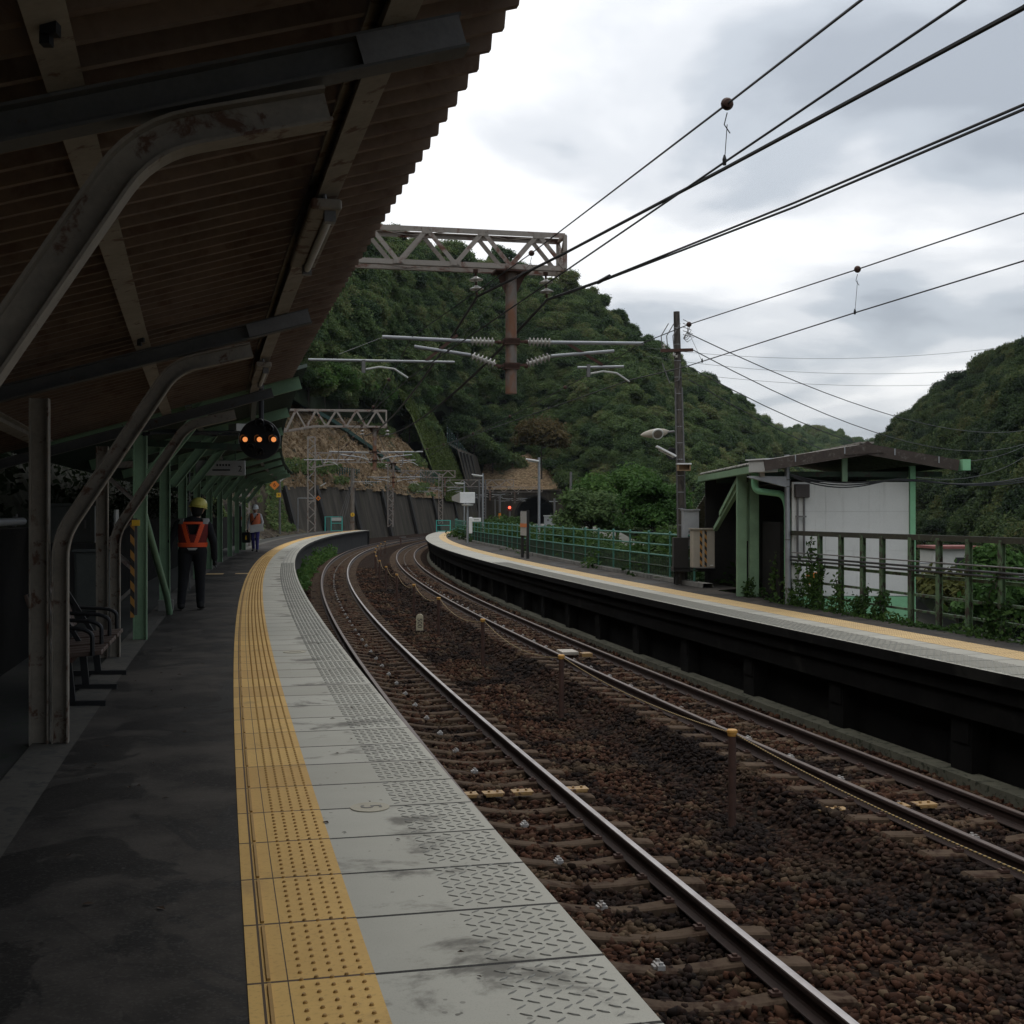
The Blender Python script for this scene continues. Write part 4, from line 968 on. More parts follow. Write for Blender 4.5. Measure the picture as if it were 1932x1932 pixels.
for z_, h_, dn in ((.70, .05, .0), (.40, .04, 0), (.16, .035, 0)):
    m = MB()
    for a, b in zip(sf[:-1], sf[1:]): m.bar(P(a, nfen(a)+.03, Z2+z_+.05), P(b, nfen(b)+.03, Z2+z_+.05), .04, h_)
    m.build('fence_rail', MT['fenpost'], fen)
for k, z_ in enumerate((.83, .89, .97)):
    cbl = MB().tube([P(a, nfen(a)-.06, Z2+z_) for a in sf], .018 if k < 2 else .011, 8).build('fence_cable', MT['galvdark'] if k == 2 else MT['black'], smooth=True)
    tag(cbl, ('lower', 'middle', 'upper thin grey')[k]+' cable clipped along the mossy fence on the right', 'cable')
# teal railing
def nrail(s): return 10.46+.016*(s-28) if s < 60 else 10.97-.02*(s-60)
rl = thing('platform_railing', P(45, nrail(45), Z2), 'long teal pipe railing with ball topped posts and a dark lattice along the opposite platform', 'railing')
sr = frange(27.2, 115, 1.1)
for z_, r_ in ((1.17, .024), (.90, .020), (.63, .022), (.36, .016), (.10, .018)):
    MB().tube([P(s_, nrail(s_), Z2+z_) for s_ in sr], r_, 8).build('railing_tube', MT['teal'] if z_ > .62 else MT['greendark'], rl, smooth=True)
for s_ in frange(27.4, 114.8, 1.9):
    m = MB(); b = P(s_, nrail(s_), Z2); m.tube([b, b+Vector((0, 0, 1.18))], .026, 8); m.lathe(b+Vector((0, 0, 1.17)), [(.02, 0), (.036, .02), (.04, .045), (.025, .075), (0, .08)], 10); m.build('railing_post', MT['teal'], rl, smooth=True)
m = MB()
for s_ in frange(27.4, 114.8, .15): b = P(s_, nrail(s_)+.02, Z2+.1); m.bar(b, b+Vector((0, 0, .52)), .02, .04)
m.build('railing_lattice', MT['greendark'], rl)
kb = MB()
sk = frange(26.5, 115, .9)
kb2 = ribbon('platform_kerb_wall', sk, lambda s: [(nrail(s)-.10, Z2), (nrail(s)-.10, Z2+.10), (nrail(s)+.14, Z2+.10), (nrail(s)+.14, Z2-2.2)], MT['concrete'], kind=None)
tag(kb2, 'low grey block kerb wall carrying the teal railing', 'kerb wall')
ribbon('opposite_platform_back', frange(-2, 27, .9), lambda s: [(10.34, Z2-.004), (10.7, Z2-.25), (11.8, -2.6)], gm('back_strip_soil', (.04, .04, .03), .4, 3, .95, bump=.3))

# gates of turquoise pipe at the platform ends
def gate(s_, n0, n1, z0, h, label, brace=True):
    r = thing('platform_gate', P(s_, (n0+n1)/2, z0), label, 'gate'); w_ = n1-n0
    cols = [n0, n0+w_*.68, n1] if brace else [n0-w_*.55, n0, n1]
    for n_ in cols: MB().tube([P(s_, n_, z0-.02), P(s_, n_, z0+h)], .045 if w_ > 1.5 else .05, 8).build('gate_post', MT['turq'], r)
    for z_ in (.98, .55, .05): MB().bar(P(s_, cols[0] if brace or z_ > .9 else cols[1], z0+h*z_), P(s_, cols[1] if brace else cols[2], z0+h*z_), .05, .06).build('gate_bar', MT['turq'], r)
    m = MB(); A, B = (cols[1], cols[2]) if brace else (cols[0], cols[1])
    k = 14
    for q in range(1, k): n_ = A+(B-A)*q/k; m.bar(P(s_, n_, z0+.05), P(s_, n_, z0+h*.97), .010, .010)
    A, B = (cols[0], cols[1]) if brace else (cols[1], cols[2])
    for q in range(1, 22): n_ = A+(B-A)*q/22; m.bar(P(s_, n_, z0+.05), P(s_, n_, z0+h*.97), .007, .007)
    m.build('gate_mesh', MT['teal'], r)
    m = MB(); m.bar(P(s_, cols[1], z0+.1), P(s_, cols[2], z0+.38), .04, .04) if brace else m.box(P(s_, (n0+n1)/2, z0+h*.82), (w_*.9, .03, h*.22), -theta(s_)); m.build('gate_panel', MT['turq'] if brace else MT['offwhite'], r)
gate(116.3, 7.85, 9.75, Z2, 1.08, 'turquoise pipe gate at the far end of the opposite platform')
gate(110.5, -1.15, -.18, 0, 1.32, 'turquoise pipe gate with a white panel at the end of the near platform', brace=False)

# concrete utility pole with conduits and lamps
ub = at(1288, 1104, 29.5); ut = at(1276.5, 588, 29.5)
up = thing('utility_pole', ub, 'tall dark utility pole with steps and conduits on the opposite platform', 'utility pole')
MT['poleconc'] = gm('dark_pole_concrete', (.075, .065, .055), .3, 3, .85, rust=(.035, .03, .026), rlo=.5, rhi=.6, streak=.4)
MB().tube([ub, ub+(ut-ub)*.5, ut], [.115, .10, .075], 16).build('pole_shaft', MT['poleconc'], up, smooth=True)
m = MB()
for k in range(26):
    f = .22+k*.03; c = ub+(ut-ub)*f; m.lathe(c, [(.125-.05*f, -.008), (.128-.05*f, 0), (.125-.05*f, .008)], 12) if k % 2 == 0 else None
m.build('pole_band', MT['galv'], up)
for dx in (-.10, .10): MB().tube([ub+Vector((dx+.0, -.06, .2)), ub+(ut-ub)*.72+Vector((dx*.8, -.06, 0))], .022, 8).build('conduit', MT['galvdark'], up)
ca = ub+(ut-ub)*.855
MB().bar(ca+Vector((-.42, -.10, 0)), ca+Vector((.36, -.10, .02)), .07, .075).build('cross_arm', MT['rust'], up)
m = MB()
for x_ in (-.38, -.25, -.1): m.tube([ca+Vector((x_, -.12, .05)), ca+Vector((x_-.03, -.16, .35)), ca+Vector((x_+.15, -.12, .65))], .012, 6)
for q in range(5): m.tube([ca+Vector((.12, -.1, .75-.09*q)), ca+Vector((.26+.03*q, -.1, .68-.09*q)), ca+Vector((.22, -.1, .45-.06*q)), ca+Vector((.13, -.1, .30))], .009, 6)
m.tube([ca+Vector((-.38, -.1, -.3)), ca+Vector((-.2, -.12, -.78)), ca+Vector((.02, -.12, -.70)), ca+Vector((.05, -.1, -.3))], .013, 6)
m.build('drop_cable', MT['galvdark'], up)
m = MB(); insulator(m, ca+Vector((-.33, -.1, .02)), ca+Vector((-.33, -.1, .16)), 2, .05, .02); insulator(m, ca+Vector((-.02, -.1, -.16)), ca+Vector((-.12, -.12, -.08)), 2, .05, .02); m.build('insulator', MT['porcelain'], up)
fl = at(1240, 817, 29.2); r = thing('flood_lamp', fl, 'weathered oval flood lamp on an arm from the utility pole', 'lamp')
fd = Vector((.10, -.80, -.45)).normalized()
m = MB(); A_, B_ = at(1209, 821, 29.2), at(1262, 814, 29.35); m.tube([A_, A_+(B_-A_)*.12, A_+(B_-A_)*.32, A_+(B_-A_)*.6, A_+(B_-A_)*.85, B_], [.02, .06, .095, .11, .075, .025], 14); m.build('lamp_shell', MT['beige'], r, smooth=True)
g_ = at(1241, 819, 29.05)
MB().lathe(g_, [(.125, -.05), (.14, 0), (.135, .02), (.115, .025), (.105, .01), (0, .012)], 22, fd).build('lamp_ring', MT['offwhite'], r, smooth=True)
MB().lathe(g_+fd*.02, [(.104, 0), (.0, .012)], 20, fd).build('lamp_glass', gm('dusty_lamp_glass', (.14, .12, .10), .15, 9, .3), r)
MB().tube([fl, at(1272, 814, 29.4)], .025, 8).build('lamp_arm', MT['galvdark'], r)
def tube_lamp(a, b, label, w_=.16):
    r = thing('platform_lamp', a, label, 'platform lamp')
    MB().bar(a, b, w_, .05).build('lamp_hood', MT['white'], r, bevel=.012); d = (b-a).normalized()
    MB().tube([a+d*.06+Vector((0, -.0, -.05)), b-d*.06+Vector((0, 0, -.05))], .022, 8).build('lamp_tube', MT['offwhite'], r); return r
tube_lamp(at(1238, 842, 29.3), at(1275, 861, 29.3), 'slanted white fluorescent lamp on the utility pole below the flood lamp', .2)
wb = at(1290, 882, 29.2); r = thing('pole_box', wb, 'small open fronted wooden box with a white lid on the utility pole', 'box')
MB().box(wb+Vector((0, 0, .085)), (.34, .26, .03)).build('lid', MT['white'], r); m = MB()
for x_ in (-.14, .14): m.box(wb+Vector((x_, 0, 0)), (.03, .22, .13))
m.box(wb+Vector((0, 0, -.07)), (.31, .22, .02)); m.box(wb+Vector((0, .1, 0)), (.29, .02, .13)); m.build('box_case', gm('ochre_wood', (.26, .17, .09), .2, 9, .7), r)
dc = at(1268, 856, 29.6); r = thing('loudspeaker', dc, 'black round loudspeaker behind the slanted lamp on the utility pole', 'loudspeaker')
MB().lathe(dc, [(.05, .15), (.07, .08), (.15, 0), (.14, -.01), (0, .03)], 18, (0, 1, 0)).build('horn', MT['black'], r, smooth=True); MB().bar(dc, dc+Vector((.2, .1, -.05)), .03, .03).build('speaker_bracket', MT['galvdark'], r)
# cabinets hung in front of the pole
def cab2(u0, u1, v0, v1, d, dep, mat_, label, nm='equipment_cabinet', stripe=False):
    c = at((u0+u1)/2, (v0+v1)/2, d); w_ = (u1-u0)*d/FD; h_ = (v1-v0)*d/FD
    r = thing(nm, c-Vector((0, 0, h_/2)), label, 'cabinet')
    MB().box(c+Vector((0, dep/2, 0)), (w_, dep, h_), .12).build('cabinet_box', mat_, r, bevel=.012)
    MB().box(c+Vector((0, dep/2-.02, h_/2+.014)), (w_*1.1, dep*1.12, .028), .12).build('cabinet_lid', mat_, r)
    if stripe:
        for q in (-.055, .055):
            MB().box(c+Vector((q-.0, -.006+q*.12, -.0)), (.055, .008, h_*.95), .12).build('stripe_tape', MT['stripe'], r)
        MB().box(c+Vector((.2, .016, -h_*.44)), (.07, .01, .02), .12).build('plate', MT['white'], r)
    else:
        for q in range(3): MB().box(c+Vector((-w_*.1, -.02, -.05-q*.08)), (.03, .012, .05), .12).build('latch', MT['galvdark'], r)
    return r
cab2(1288, 1318, 963, 1036, 29.2, .35, MT['greycab'], 'tall grey cabinet standing behind the striped one beside the utility pole')
cab2(1306, 1348, 999, 1071, 28.6, .30, MT['beige'], 'beige cabinet with two hazard striped bands beside the utility pole', stripe=True)
r = thing('cabinet_stand', at(1310, 1100, 29), 'dark steel stand carrying the cabinets beside the utility pole', 'stand')
m = MB(); c = at(1318, 1072, 29.1); m.box(c+Vector((-.1, .2, -.04)), (1.0, .5, .08)); 
for x_ in (-.5, .3): m.box(c+Vector((x_, .1, -.25)), (.07, .07, .5)); m.box(c+Vector((x_, .4, -.25)), (.07, .07, .5))
m.box(c+Vector((-.42, .1, .35)), (.35, .3, .75)); m.build('stand_frame', MT['dark'], r)
# galvanised pole with bracket and camera box
gp = P(21.37, 10.13, Z2); gt = Vector((gp.x-.02, gp.y, at(0, 858, gp.y).z)); d_ = gp.y
r = thing('camera_pole', gp, 'galvanised pole with a tapered bracket in front of the shelter', 'pole')
MB().tube([gp, gp+(gt-gp)*.6, gt], [.055, .052, .05], 14).build('pole_shaft', MT['galv'], r, smooth=True)
m = MB(); A = at(1484, 899, d_-.05); B = at(1412, 898, d_-.05); C_ = at(1484, 919, d_-.05)
m.add([A, B, B+Vector((0, 0, -.025)), C_, A+Vector((0, .16, 0)), B+Vector((0, .16, 0)), B+Vector((0, .16, -.025)), C_+Vector((0, .16, 0))], [(0, 1, 2, 3), (4, 7, 6, 5), (0, 4, 5, 1), (1, 5, 6, 2), (2, 6, 7, 3), (3, 7, 4, 0)]); m.build('bracket', MT['galv'], r)
m = MB()
for v_ in (905, 918, 1018, 1110): m.lathe(at(1486.5, v_, d_), [(.058, -.012), (.062, 0), (.058, .012)], 14)
m.build('pole_band', MT['galvdark'], r)
cbx = at(1440, 880, d_-.1); r = thing('surveillance_camera', cbx, 'white hooded camera housing on the bracket of the galvanised pole', 'camera')
cd = Vector((.42, -.9, 0)); 
MB().frame(cbx, cd.cross(Vector((0, 0, 1))).normalized(), cd.normalized(), (0, 0, 1), .15, .25, .11).build('housing', MT['offwhite'], r, bevel=.01)
MB().frame(cbx+Vector((0, 0, .125)), cd.cross(Vector((0, 0, 1))).normalized(), cd.normalized(), (0, 0, 1), .18, .31, .012).build('sun_hood', MT['white'], r)
MB().frame(cbx+cd.normalized()*.252, cd.cross(Vector((0, 0, 1))).normalized(), cd.normalized(), (0, 0, 1), .09, .004, .06).build('camera_window', MT['black'], r)
MB().box(cbx+Vector((-.02, 0, -.14)), (.08, .08, .10)).build('camera_mount', MT['beige'], r)

# ------------------------------------------------------------------ shelter over the stairs
sh = thing('station_shelter', (6.4, 25.5, Z2), 'pale shelter with green posts, a white panelled wall and a corrugated gable roof', 'shelter')
YF, YB = 22.5, 30.2; XL, XR_, XM = 4.62, 8.18, 6.5; ZE, ZR = 2.50, 2.80
def gable(x): return ZR-(XM-x)*(ZR-ZE)/(XM-XL) if x < XM else ZR-(x-XM)*(ZR-ZE)/(XR_-XM)
m = MB(); N = 26
for x0, x1 in ((XL, XM), (XM, XR_)):
    vs = []; ny = 96
    for i in range(ny+1):
        y = YF+(YB-YF)*i/ny; h = .022*math.cos(i*math.pi/1.0) if i % 2 else .022
        h = .022*(1 if i % 2 else -1)
        for x in (x0, (x0+x1)/2, x1): vs.append((x, y, gable(x)+.03+h))
    m.add(vs, [(i*3+j, i*3+j+1, i*3+j+4, i*3+j+3) for i in range(ny) for j in range(2)])
ro = m.build('roof_sheet', MT['asbestos'], sh); md = ro.modifiers.new('thick', 'SOLIDIFY'); md.thickness = .008
m = MB(); m.bar((XM, YF-.05, ZR+.06), (XM, YB+.05, ZR+.06), .24, .03); m.build('ridge_cap', MT['asbestos'], sh)
# barge boards along the gable
MT['barge'] = gm('stained_barge_board', (.065, .05, .042), .35, 4, .85, rust=(.12, .11, .095), rlo=.55, rhi=.68)
for x0, x1 in ((XL, XM), (XM, XR_)):
    m = MB(); m.bar((x0, YF-.02, gable(x0)-.06), (x1, YF-.02, gable(x1)-.06), .035, .20); m.build('barge_board', MT['barge'], sh)
    m = MB(); 
    for f in (.3, .78): x = x0+(x1-x0)*f; m.box((x, YF-.045, gable(x)-.02), (.02, .01, .12))
    m.build('strap', MT['galv'], sh)
m = MB(); m.add([(XM-.42, YF-.06, ZR-.17), (XM+.30, YF-.06, ZR-.12), (XM, YF-.06, ZR+.09), (XM-.42, YF-.04, ZR-.17), (XM+.30, YF-.04, ZR-.12), (XM, YF-.04, ZR+.09)], [(0, 1, 2), (3, 5, 4), (0, 3, 4, 1), (1, 4, 5, 2), (2, 5, 3, 0)]); m.build('gable_flashing', MT['barge'], sh)
# white panelled wall with mint skirting
WX0, WX1, WY = 5.24, 7.43, 23.0
t = NT('white_wall_panel'); v_ = t.coord(rnd=False); x_ = t.n('ShaderNodeSeparateXYZ'); t.l(v_, x_.inputs[0])
a_ = t.noise(v_, 1.3, 5, .6); b_ = t.noise(v_, 30, 3, .6)
st_ = t.n('ShaderNodeMapping'); st_.inputs['Scale'].default_value = (5, 5, .5); t.l(v_, st_.inputs[0]); dr = t.step(t.noise(st_.outputs[0], 1.5, 4, .6), .55, .8)
c_ = t.ramp(t.math('ADD', t.math('MULTIPLY', a_, .7), t.math('MULTIPLY', b_, .3)), [(.3, (.58, .58, .55)), (.7, (.71, .71, .68))]); c_ = t.mix(t.math('MULTIPLY', dr, .3), c_, (.25, .24, .2))
MT['wallpanel'] = t.fin(c_, .75, spec=.3)
pw = MB(); hz = [-.55, .02, .86, 1.60, 2.15]; vxs = [WX0, 5.87, 6.68, WX1]
for i in range(3):
    for j in range(1, 4): pw.box(((vxs[i]+vxs[i+1])/2, WY, (hz[j]+hz[j+1])/2), (vxs[i+1]-vxs[i]-.0025, .06, hz[j+1]-hz[j]-.0025))
pw.build('wall_panel', MT['wallpanel'], sh, bevel=.002)
MB().box(((WX0+WX1)/2, WY+.04, .8), (WX1-WX0, .03, 2.68)).build('wall_back', MT['signgrey'], sh)
MB().box(((WX0+WX1)/2, WY-.004, -.30), (WX1-WX0, .075, .62)).build('skirting', MT['greenfresh'], sh)
MB().box((WX1+.055, WY-.03, .9), (.10, .10, 3.1)).build('corner_post', MT['greenfresh'], sh)
MB().box((6.22, WY-.02, 2.42), (.10, .08, .52)).build('gable_stud', MT['green'], sh)
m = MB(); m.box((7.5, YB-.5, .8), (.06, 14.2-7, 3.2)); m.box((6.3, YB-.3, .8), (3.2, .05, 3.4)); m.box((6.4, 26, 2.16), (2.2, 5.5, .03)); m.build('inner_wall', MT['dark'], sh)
for x in (XL+.12, XM-.2, XR_-.25): MB().bar((x, YF+.1, gable(x)-.10), (x, YB-.1, gable(x)-.10), .07, .12).build('roof_purlin', MT['greendark'], sh)
for y in (23.1, 25.15, 28.0): m = MB(); m.bar((XL+.05, y, gable(XL)-.2), (XR_-.1, y, gable(XR_)-.2), .06, .10); m.build('tie_beam', MT['greendark'], sh)
# green portal posts beside the track and their braces
for x, w_ in ((4.69, .19), (4.94, .19)): MB().box((x+.0, 25.1, 1.12), (w_, .14, 2.50)).build('portal_post', MT['green'], sh)
MB().box((4.81, 25.14, 1.6), (.14, .05, 1.2)).build('portal_web', MT['green'], sh)
for a, b in (((4.75, 25.2, 2.25), (4.72, 28.5, 1.2)), ((4.7, 25.2, 2.35), (4.7, 27.6, 1.55))): MB().bar(a, b, .09, .10).build('portal_brace', MT['green'], sh)
MB().bar((XL-.03, YF+.35, ZE-.10), (XL-.03, YB-.3, ZE-.10), .12, .13).build('gutter', MT['green'], sh)
m = MB(); m.tube(bend_path([(4.66, 23.6, 2.36), (4.66, 23.6, 2.0), (5.12, 23.2, 1.93), (5.18, 23.1, 1.7), (5.18, 23.1, -.1)], .14), .062, 12); m.build('drain_pipe', MT['greenfresh'], sh, smooth=True)
m = MB(); m.tube([(4.70, 23.3, 2.5), (4.72, 23.2, 2.36)], .05, 10).box((XR_+.10, YF+.1, ZE-.05), (.14, .5, .2)); m.build('gutter_end', MT['greenfresh'], sh)
# lower roof that follows the stairs down
m = MB(); vs = []
for i in range(50):
    y = 30.0+6*i/49; z = 2.36-(y-30)*.24+(.02 if i % 2 else -.02)
    for x in (4.93, 8.2): vs.append((x, y, z))
m.add(vs, [(i*2, i*2+1, i*2+3, i*2+2) for i in range(49)]); lo_ = m.build('stair_roof', MT['asbestos'], sh); md = lo_.modifiers.new('thick', 'SOLIDIFY'); md.thickness = .01
m = MB(); m.box((6.6, 36, -.5), (3.4, .06, 3.5)); m.box((8.1, 33, -.3), (.06, 6, 3.4)); m.build('stair_wall', MT['shadeblack'], sh)
m = MB(); m.box((5.07, 23.9, .55), (.06, 1.6, 1.7)); m.build('side_screen', MT['shadeblack'], sh)
# meter box with conduits on the white wall
mb_ = at(1513, 926, 22.9); r = thing('meter_box', mb_, 'small brown meter box with two conduits on the white wall', 'meter box')
MB().box(mb_, (.27, .12, .25)).build('box', gm('brown_box', (.05, .042, .04), .2, 8, .6), r, bevel=.01)
m = MB()
for x_ in (-.08, .04): m.tube([mb_+Vector((x_, 0, -.1)), mb_+Vector((x_, 0, -1.25))], .022, 8)
m.box(mb_+Vector((-.02, -.01, -.48)), (.2, .03, .03)); m.build('conduit', MT['galvdark'], r)
ps_ = at(1526, 1083, 22.86); r = thing('poster', ps_, 'small white and orange poster low on the white wall behind the vines', 'poster')
MB().box(ps_, (.36, .012, .44)).build('sheet', MT['white'], r); MB().box(ps_+Vector((.05, -.009, -.08)), (.2, .008, .22)).build('print', MT['orange'], r)
# cables sweeping along the gable
m = MB()
for k in range(3): m.tube(sag(at(1490+4*k, 895+3*k, 22.4), at(1650, 908+2*k, 22.4), .08+.02*k)+[at(1690, 906-k, 22.3)]+sag(at(1720, 905-2*k, 22.3), at(2000, 880+6*k, 26), .2)[1:], .012, 6)
tag(m.build('cable_bundle', MT['black'], smooth=True), 'bundle of black cables looping under the shelter gable to the right', 'cables')
# signal / equipment behind the fence and lamps farther down the platform
def lamp_pole(u, d, vtop, ulamp, vlamp, label):
    b = Vector(((u-CX)*d/FD, d, Z2-.05)); top = Vector((b.x, b.y, at(0, vtop, b.y).z)); r = thing('lamp_post', b, label, 'lamp post', 'lamp posts on the opposite platform')
    MB().tube([b, top], .055, 10).build('pole', MT['galv'], r, smooth=True)
    a, e_ = at(ulamp, vlamp, b.y), Vector((b.x, b.y, top.z-.16))
    MB().bar(a, e_, .20, .06).build('lamp_hood', MT['white'], r, bevel=.015); d = (e_-a).normalized(); MB().tube([a+d*.08+Vector((0, 0, -.06)), e_-d*.1+Vector((0, 0, -.06))], .03, 8).build('lamp_tube', MT['offwhite'], r)
lamp_pole(1017, 51.6, 863, 992, 866, 'nearest tall lamp post on the opposite platform with a white tube lamp')
lamp_pole(911, 72, 893, 890, 895, 'second lamp post on the opposite platform, behind the white monitor')
lamp_pole(876, 89, 908, 858, 911, 'farthest lamp post on the opposite platform, above the white monitor')
# station name post, white monitor, direction board
r = thing('station_sign', P(46, 9.93, Z2), 'grey station name board with an orange band on two dark posts', 'station sign')
for s_ in (45.45, 46.65): MB().box(P(s_, 9.93, Z2+.9), (.10, .10, 1.85), -theta(46)).build('sign_post', MT['dark'], r)
MB().box(P(46.05, 9.90, Z2+1.32), (.09, 1.24, .92), -theta(46)).build('sign_board', MT['signgrey'], r); MB().box(P(46.05, 9.845, Z2+1.25), (.012, 1.22, .14), -theta(46)).build('orange_band', gm('orange_band', (.55, .17, .05), .1, 8, .6), r)
fb = P(45.42, 9.9, Z2+1.32); MB().box(fb+Vector((0, -.01, -.07)), (.092, .012, .14), -theta(46)).build('band_end', gm('orange_band_end', (.55, .17, .05), .1, 8, .6), r)
r = thing('station_sign', P(54.8, -1.2, 0), 'station name board with an orange band on dark posts on the near platform', 'station sign')
for s_ in (54.2, 55.4): MB().box(P(s_, -1.2, .95), (.10, .10, 1.9), -theta(55)).build('sign_post', MT['dark'], r)
MB().box(P(54.8, -1.2, 1.5), (.16, 1.2, .95), -theta(55)).build('sign_board', MT['offwhite'], r); MB().box(P(54.18, -1.2, 1.38), (.165, .012, .14), -theta(55)).build('orange_band', gm('orange_band_near', (.55, .17, .05), .1, 8, .6), r)
wm_ = at(882, 939, 68); r = thing('train_monitor', wm_, 'white slanted monitor box on a post above the teal railing', 'monitor')
MB().frame(wm_, Vector((.97, .2, 0)), Vector((-.2, .97, 0)), (0, 0, 1), .42, .06, .30).build('screen_front', MT['white'], r, bevel=.02)
m = MB(); c = wm_+Vector((-.55, .35, -.04)); m.add([wm_+Vector((-.42, -.02, .3)), wm_+Vector((-.42, -.02, -.3)), c+Vector((-.35, .3, -.10)), c+Vector((-.35, .3, .12)), wm_+Vector((.3, .3, .26)), wm_+Vector((.3, .3, -.26))], [(0, 1, 2, 3), (0, 3, 4), (1, 5, 2), (2, 5, 4, 3), (0, 4, 5, 1)]); m.build('hood', MT['signgrey'], r)
pb = P(69.5, 10.0, Z2); MB().tube([Vector((wm_.x, wm_.y, pb.z)), wm_+Vector((0, .05, -.3))], .06, 10).build('post', MT['galv'], r); MB().lathe(wm_+Vector((0, .0, -.42)), [(.1, -.04), (.3, -.02), (.34, .05), (.1, .08)], 14).build('lamp_cup', MT['offwhite'], r)
r = thing('direction_board', at(888, 1000, 64), 'small white direction board on a white post above the railing', 'direction board')
MB().box(at(888, 991, 64), (.18, .12, .85)).build('board_post', MT['white'], r, bevel=.03); MB().box(at(898, 980.5, 63.9), (.52, .03, .2)).build('board', MT['white'], r); m = MB(); m.box(at(899, 980.5, 63.88), (.26, .01, .05)); m.build('lettering', MT['signgrey'], r)
tb = at(1040, 983, 78); r = thing('transformer_box', tb, 'grey transformer box on the bank behind the teal railing', 'transformer box')
MB().box(tb+Vector((0, .5, 0)), (.86, 1., .62)).build('box', MT['greycab'], r, bevel=.02); MB().box(tb+Vector((0, .5, .33)), (.95, 1.1, .06)).build('box_lid', MT['offwhite'], r); m = MB()
for x_ in (-.2, .1): m.box(tb+Vector((x_, -.01, .06)), (.14, .03, .12))
m.build('vent', MT['galvdark'], r); MB().box(tb+Vector((.55, .6, -.1)), (.25, .5, .4)).build('side_box', MT['greycab'], r)
MB().box(tb+Vector((0, .5, -1.6)), (1.2, 1.2, 2.6)).build('plinth', MT['concrete'], r)
for k, (u, v0, v1, d, rr, lb) in enumerate(((1077, 890, 990, 88, .09, 'slim grey pole rising beside the round bush right of the tunnel'), (943, 934, 1000, 180, .16, 'pole with an orange band left of the tunnel mouth'), (1046, 940, 985, 150, .13, 'stub pole with insulators right of the tunnel mouth'), (904, 905, 1000, 150, .12, 'thin dark pole behind the second lamp post'), (916, 905, 1000, 160, .10, 'thin dark pole just right of the second lamp post'), (934, 942, 990, 140, .06, 'short thin post left of the red signal'))):
    b, t_ = at(u, v1, d), at(u, v0, d); r = thing('pole', b, lb, 'pole'); MB().tube([b-Vector((0, 0, 3)), t_], rr, 10).build('pole_shaft', MT['galvdark'], r, smooth=True)
    if k == 1: MB().lathe(at(u, 974, d), [(rr*1.1, -.5), (rr*1.15, 0), (rr*1.1, .5)], 10).build('orange_band', MT['orange'], r)
    if k == 2:
        m = MB(); m.bar(at(u-10, 946, d), at(u+6, 946, d), .1, .1); m.build('cross_arm', MT['galv'], r)
# red signal by the tunnel
sgp = at(961.5, 959, 170); r = thing('railway_signal', sgp, 'red lit signal on a short mast in front of the tunnel mouth', 'railway signal')
MB().tube([sgp-Vector((0, -.3, 3.0)), sgp+Vector((0, .3, .3))], .12, 8).build('mast', MT['galvdark'], r); MB().lathe(sgp, [(.0, .25), (.25, .2), (.42, 0), (0, -.01)], 18, (0, 1, 0)).build('signal_head', gm('dark_red_hood', (.12, .02, .015), .2, 8, .6), r)
MB().lathe(sgp+Vector((0, -.06, .1)), [(.19, 0), (.12, .08), (0, .1)], 14, (0, -1, 0)).build('signal_lens', emit('lit_red_lens', (1.0, .12, .06), 2.2), r)

# ------------------------------------------------------------------ far end of the near platform
b = P(95.2, -3.2, 0); tp = Vector((b.x, b.y, at(0, 898, b.y).z)); r = thing('lamp_post', b, 'grey post with yellow number signs and a white lamp, near platform end', 'lamp post')
MB().tube([b, tp], .085, 10).build('pole', MT['galvdark'], r, smooth=True)
tube_lamp(at(528.5, 908, b.y-.2), at(541, 899, b.y-.2), 'small white tube lamp on the post with yellow number signs', .2)
def numsign(u, v, d, num, dia, label, sz):
    c = at(u, v, d); r = thing('number_sign', c, label, 'sign'); a_ = R(45) if dia else 0
    ex = Vector((math.cos(a_), 0, math.sin(a_))); ez = Vector((-math.sin(a_), 0, math.cos(a_)))
    MB().frame(c, ex, (0, 1, 0), ez, sz, .02, sz).build('plate', MT['orange'] if dia else MT['yellow'], r)
    if num == 'o': MB().lathe(c+Vector((0, -.021, 0)), [(sz*.5, 0), (0, .004)], 12, (0, -1, 0)).build('number', MT['ink'], r)
    else:
        m = MB(); put_text(m, num, sz*1.5, c+Vector((0, -.025, 0)), (1, 0, 0), (0, 0, 1)); m.build('number', MT['ink'], r)
numsign(518, 915, 93.2, '6', True, 'orange diamond sign with a 6 on the near platform', .27)
numsign(526, 934, 93.4, '4', False, 'yellow square sign with a 4 below the orange diamond', .17)
numsign(600.5, 940, 107, 'o', True, 'small orange sign on the lattice mast of the third gantry', .16)
tube_lamp(at(604.5, 917, 107), at(615, 911, 107), 'small white tube lamp beside the lattice mast of the third gantry', .2)
r = thing('wire_frame_post', P(108.5, -4.1, 0), 'thin white post with a horizontal bar reaching the lattice mast', 'post')
q0, q1 = at(562, 1003, 107.6), at(562, 940, 107.6); MB().tube([q0, q1], .04, 8).build('post', MT['galv'], r); MB().tube([q1, at(592, 940, 107.4)], .035, 8).build('bar', MT['galv'], r)
b = at(664, 1032, 115); tp = at(665.5, 884, 115); r = thing('utility_pole', b, 'concrete pole with a round yellow sign beyond the end of the near platform', 'utility pole')
MB().tube([b, tp], [.23, .17], 14).build('pole_shaft', gm('brown_stained_pole', (.20, .17, .14), .25, 2, .8, rust=(.13, .075, .05), rlo=.5, rhi=.65, rscale=.9), r, smooth=True)
c = at(665, 971, 114.6); MB().lathe(c, [(.20, 0), (.19, .03), (0, .03)], 16, (0, -1, 0)).build('round_sign', MT['yellow'], r); m = MB(); put_text(m, '3', .26, c+Vector((0, -.035, 0)), (1, 0, 0), (0, 0, 1)); m.build('number', MT['ink'], r)
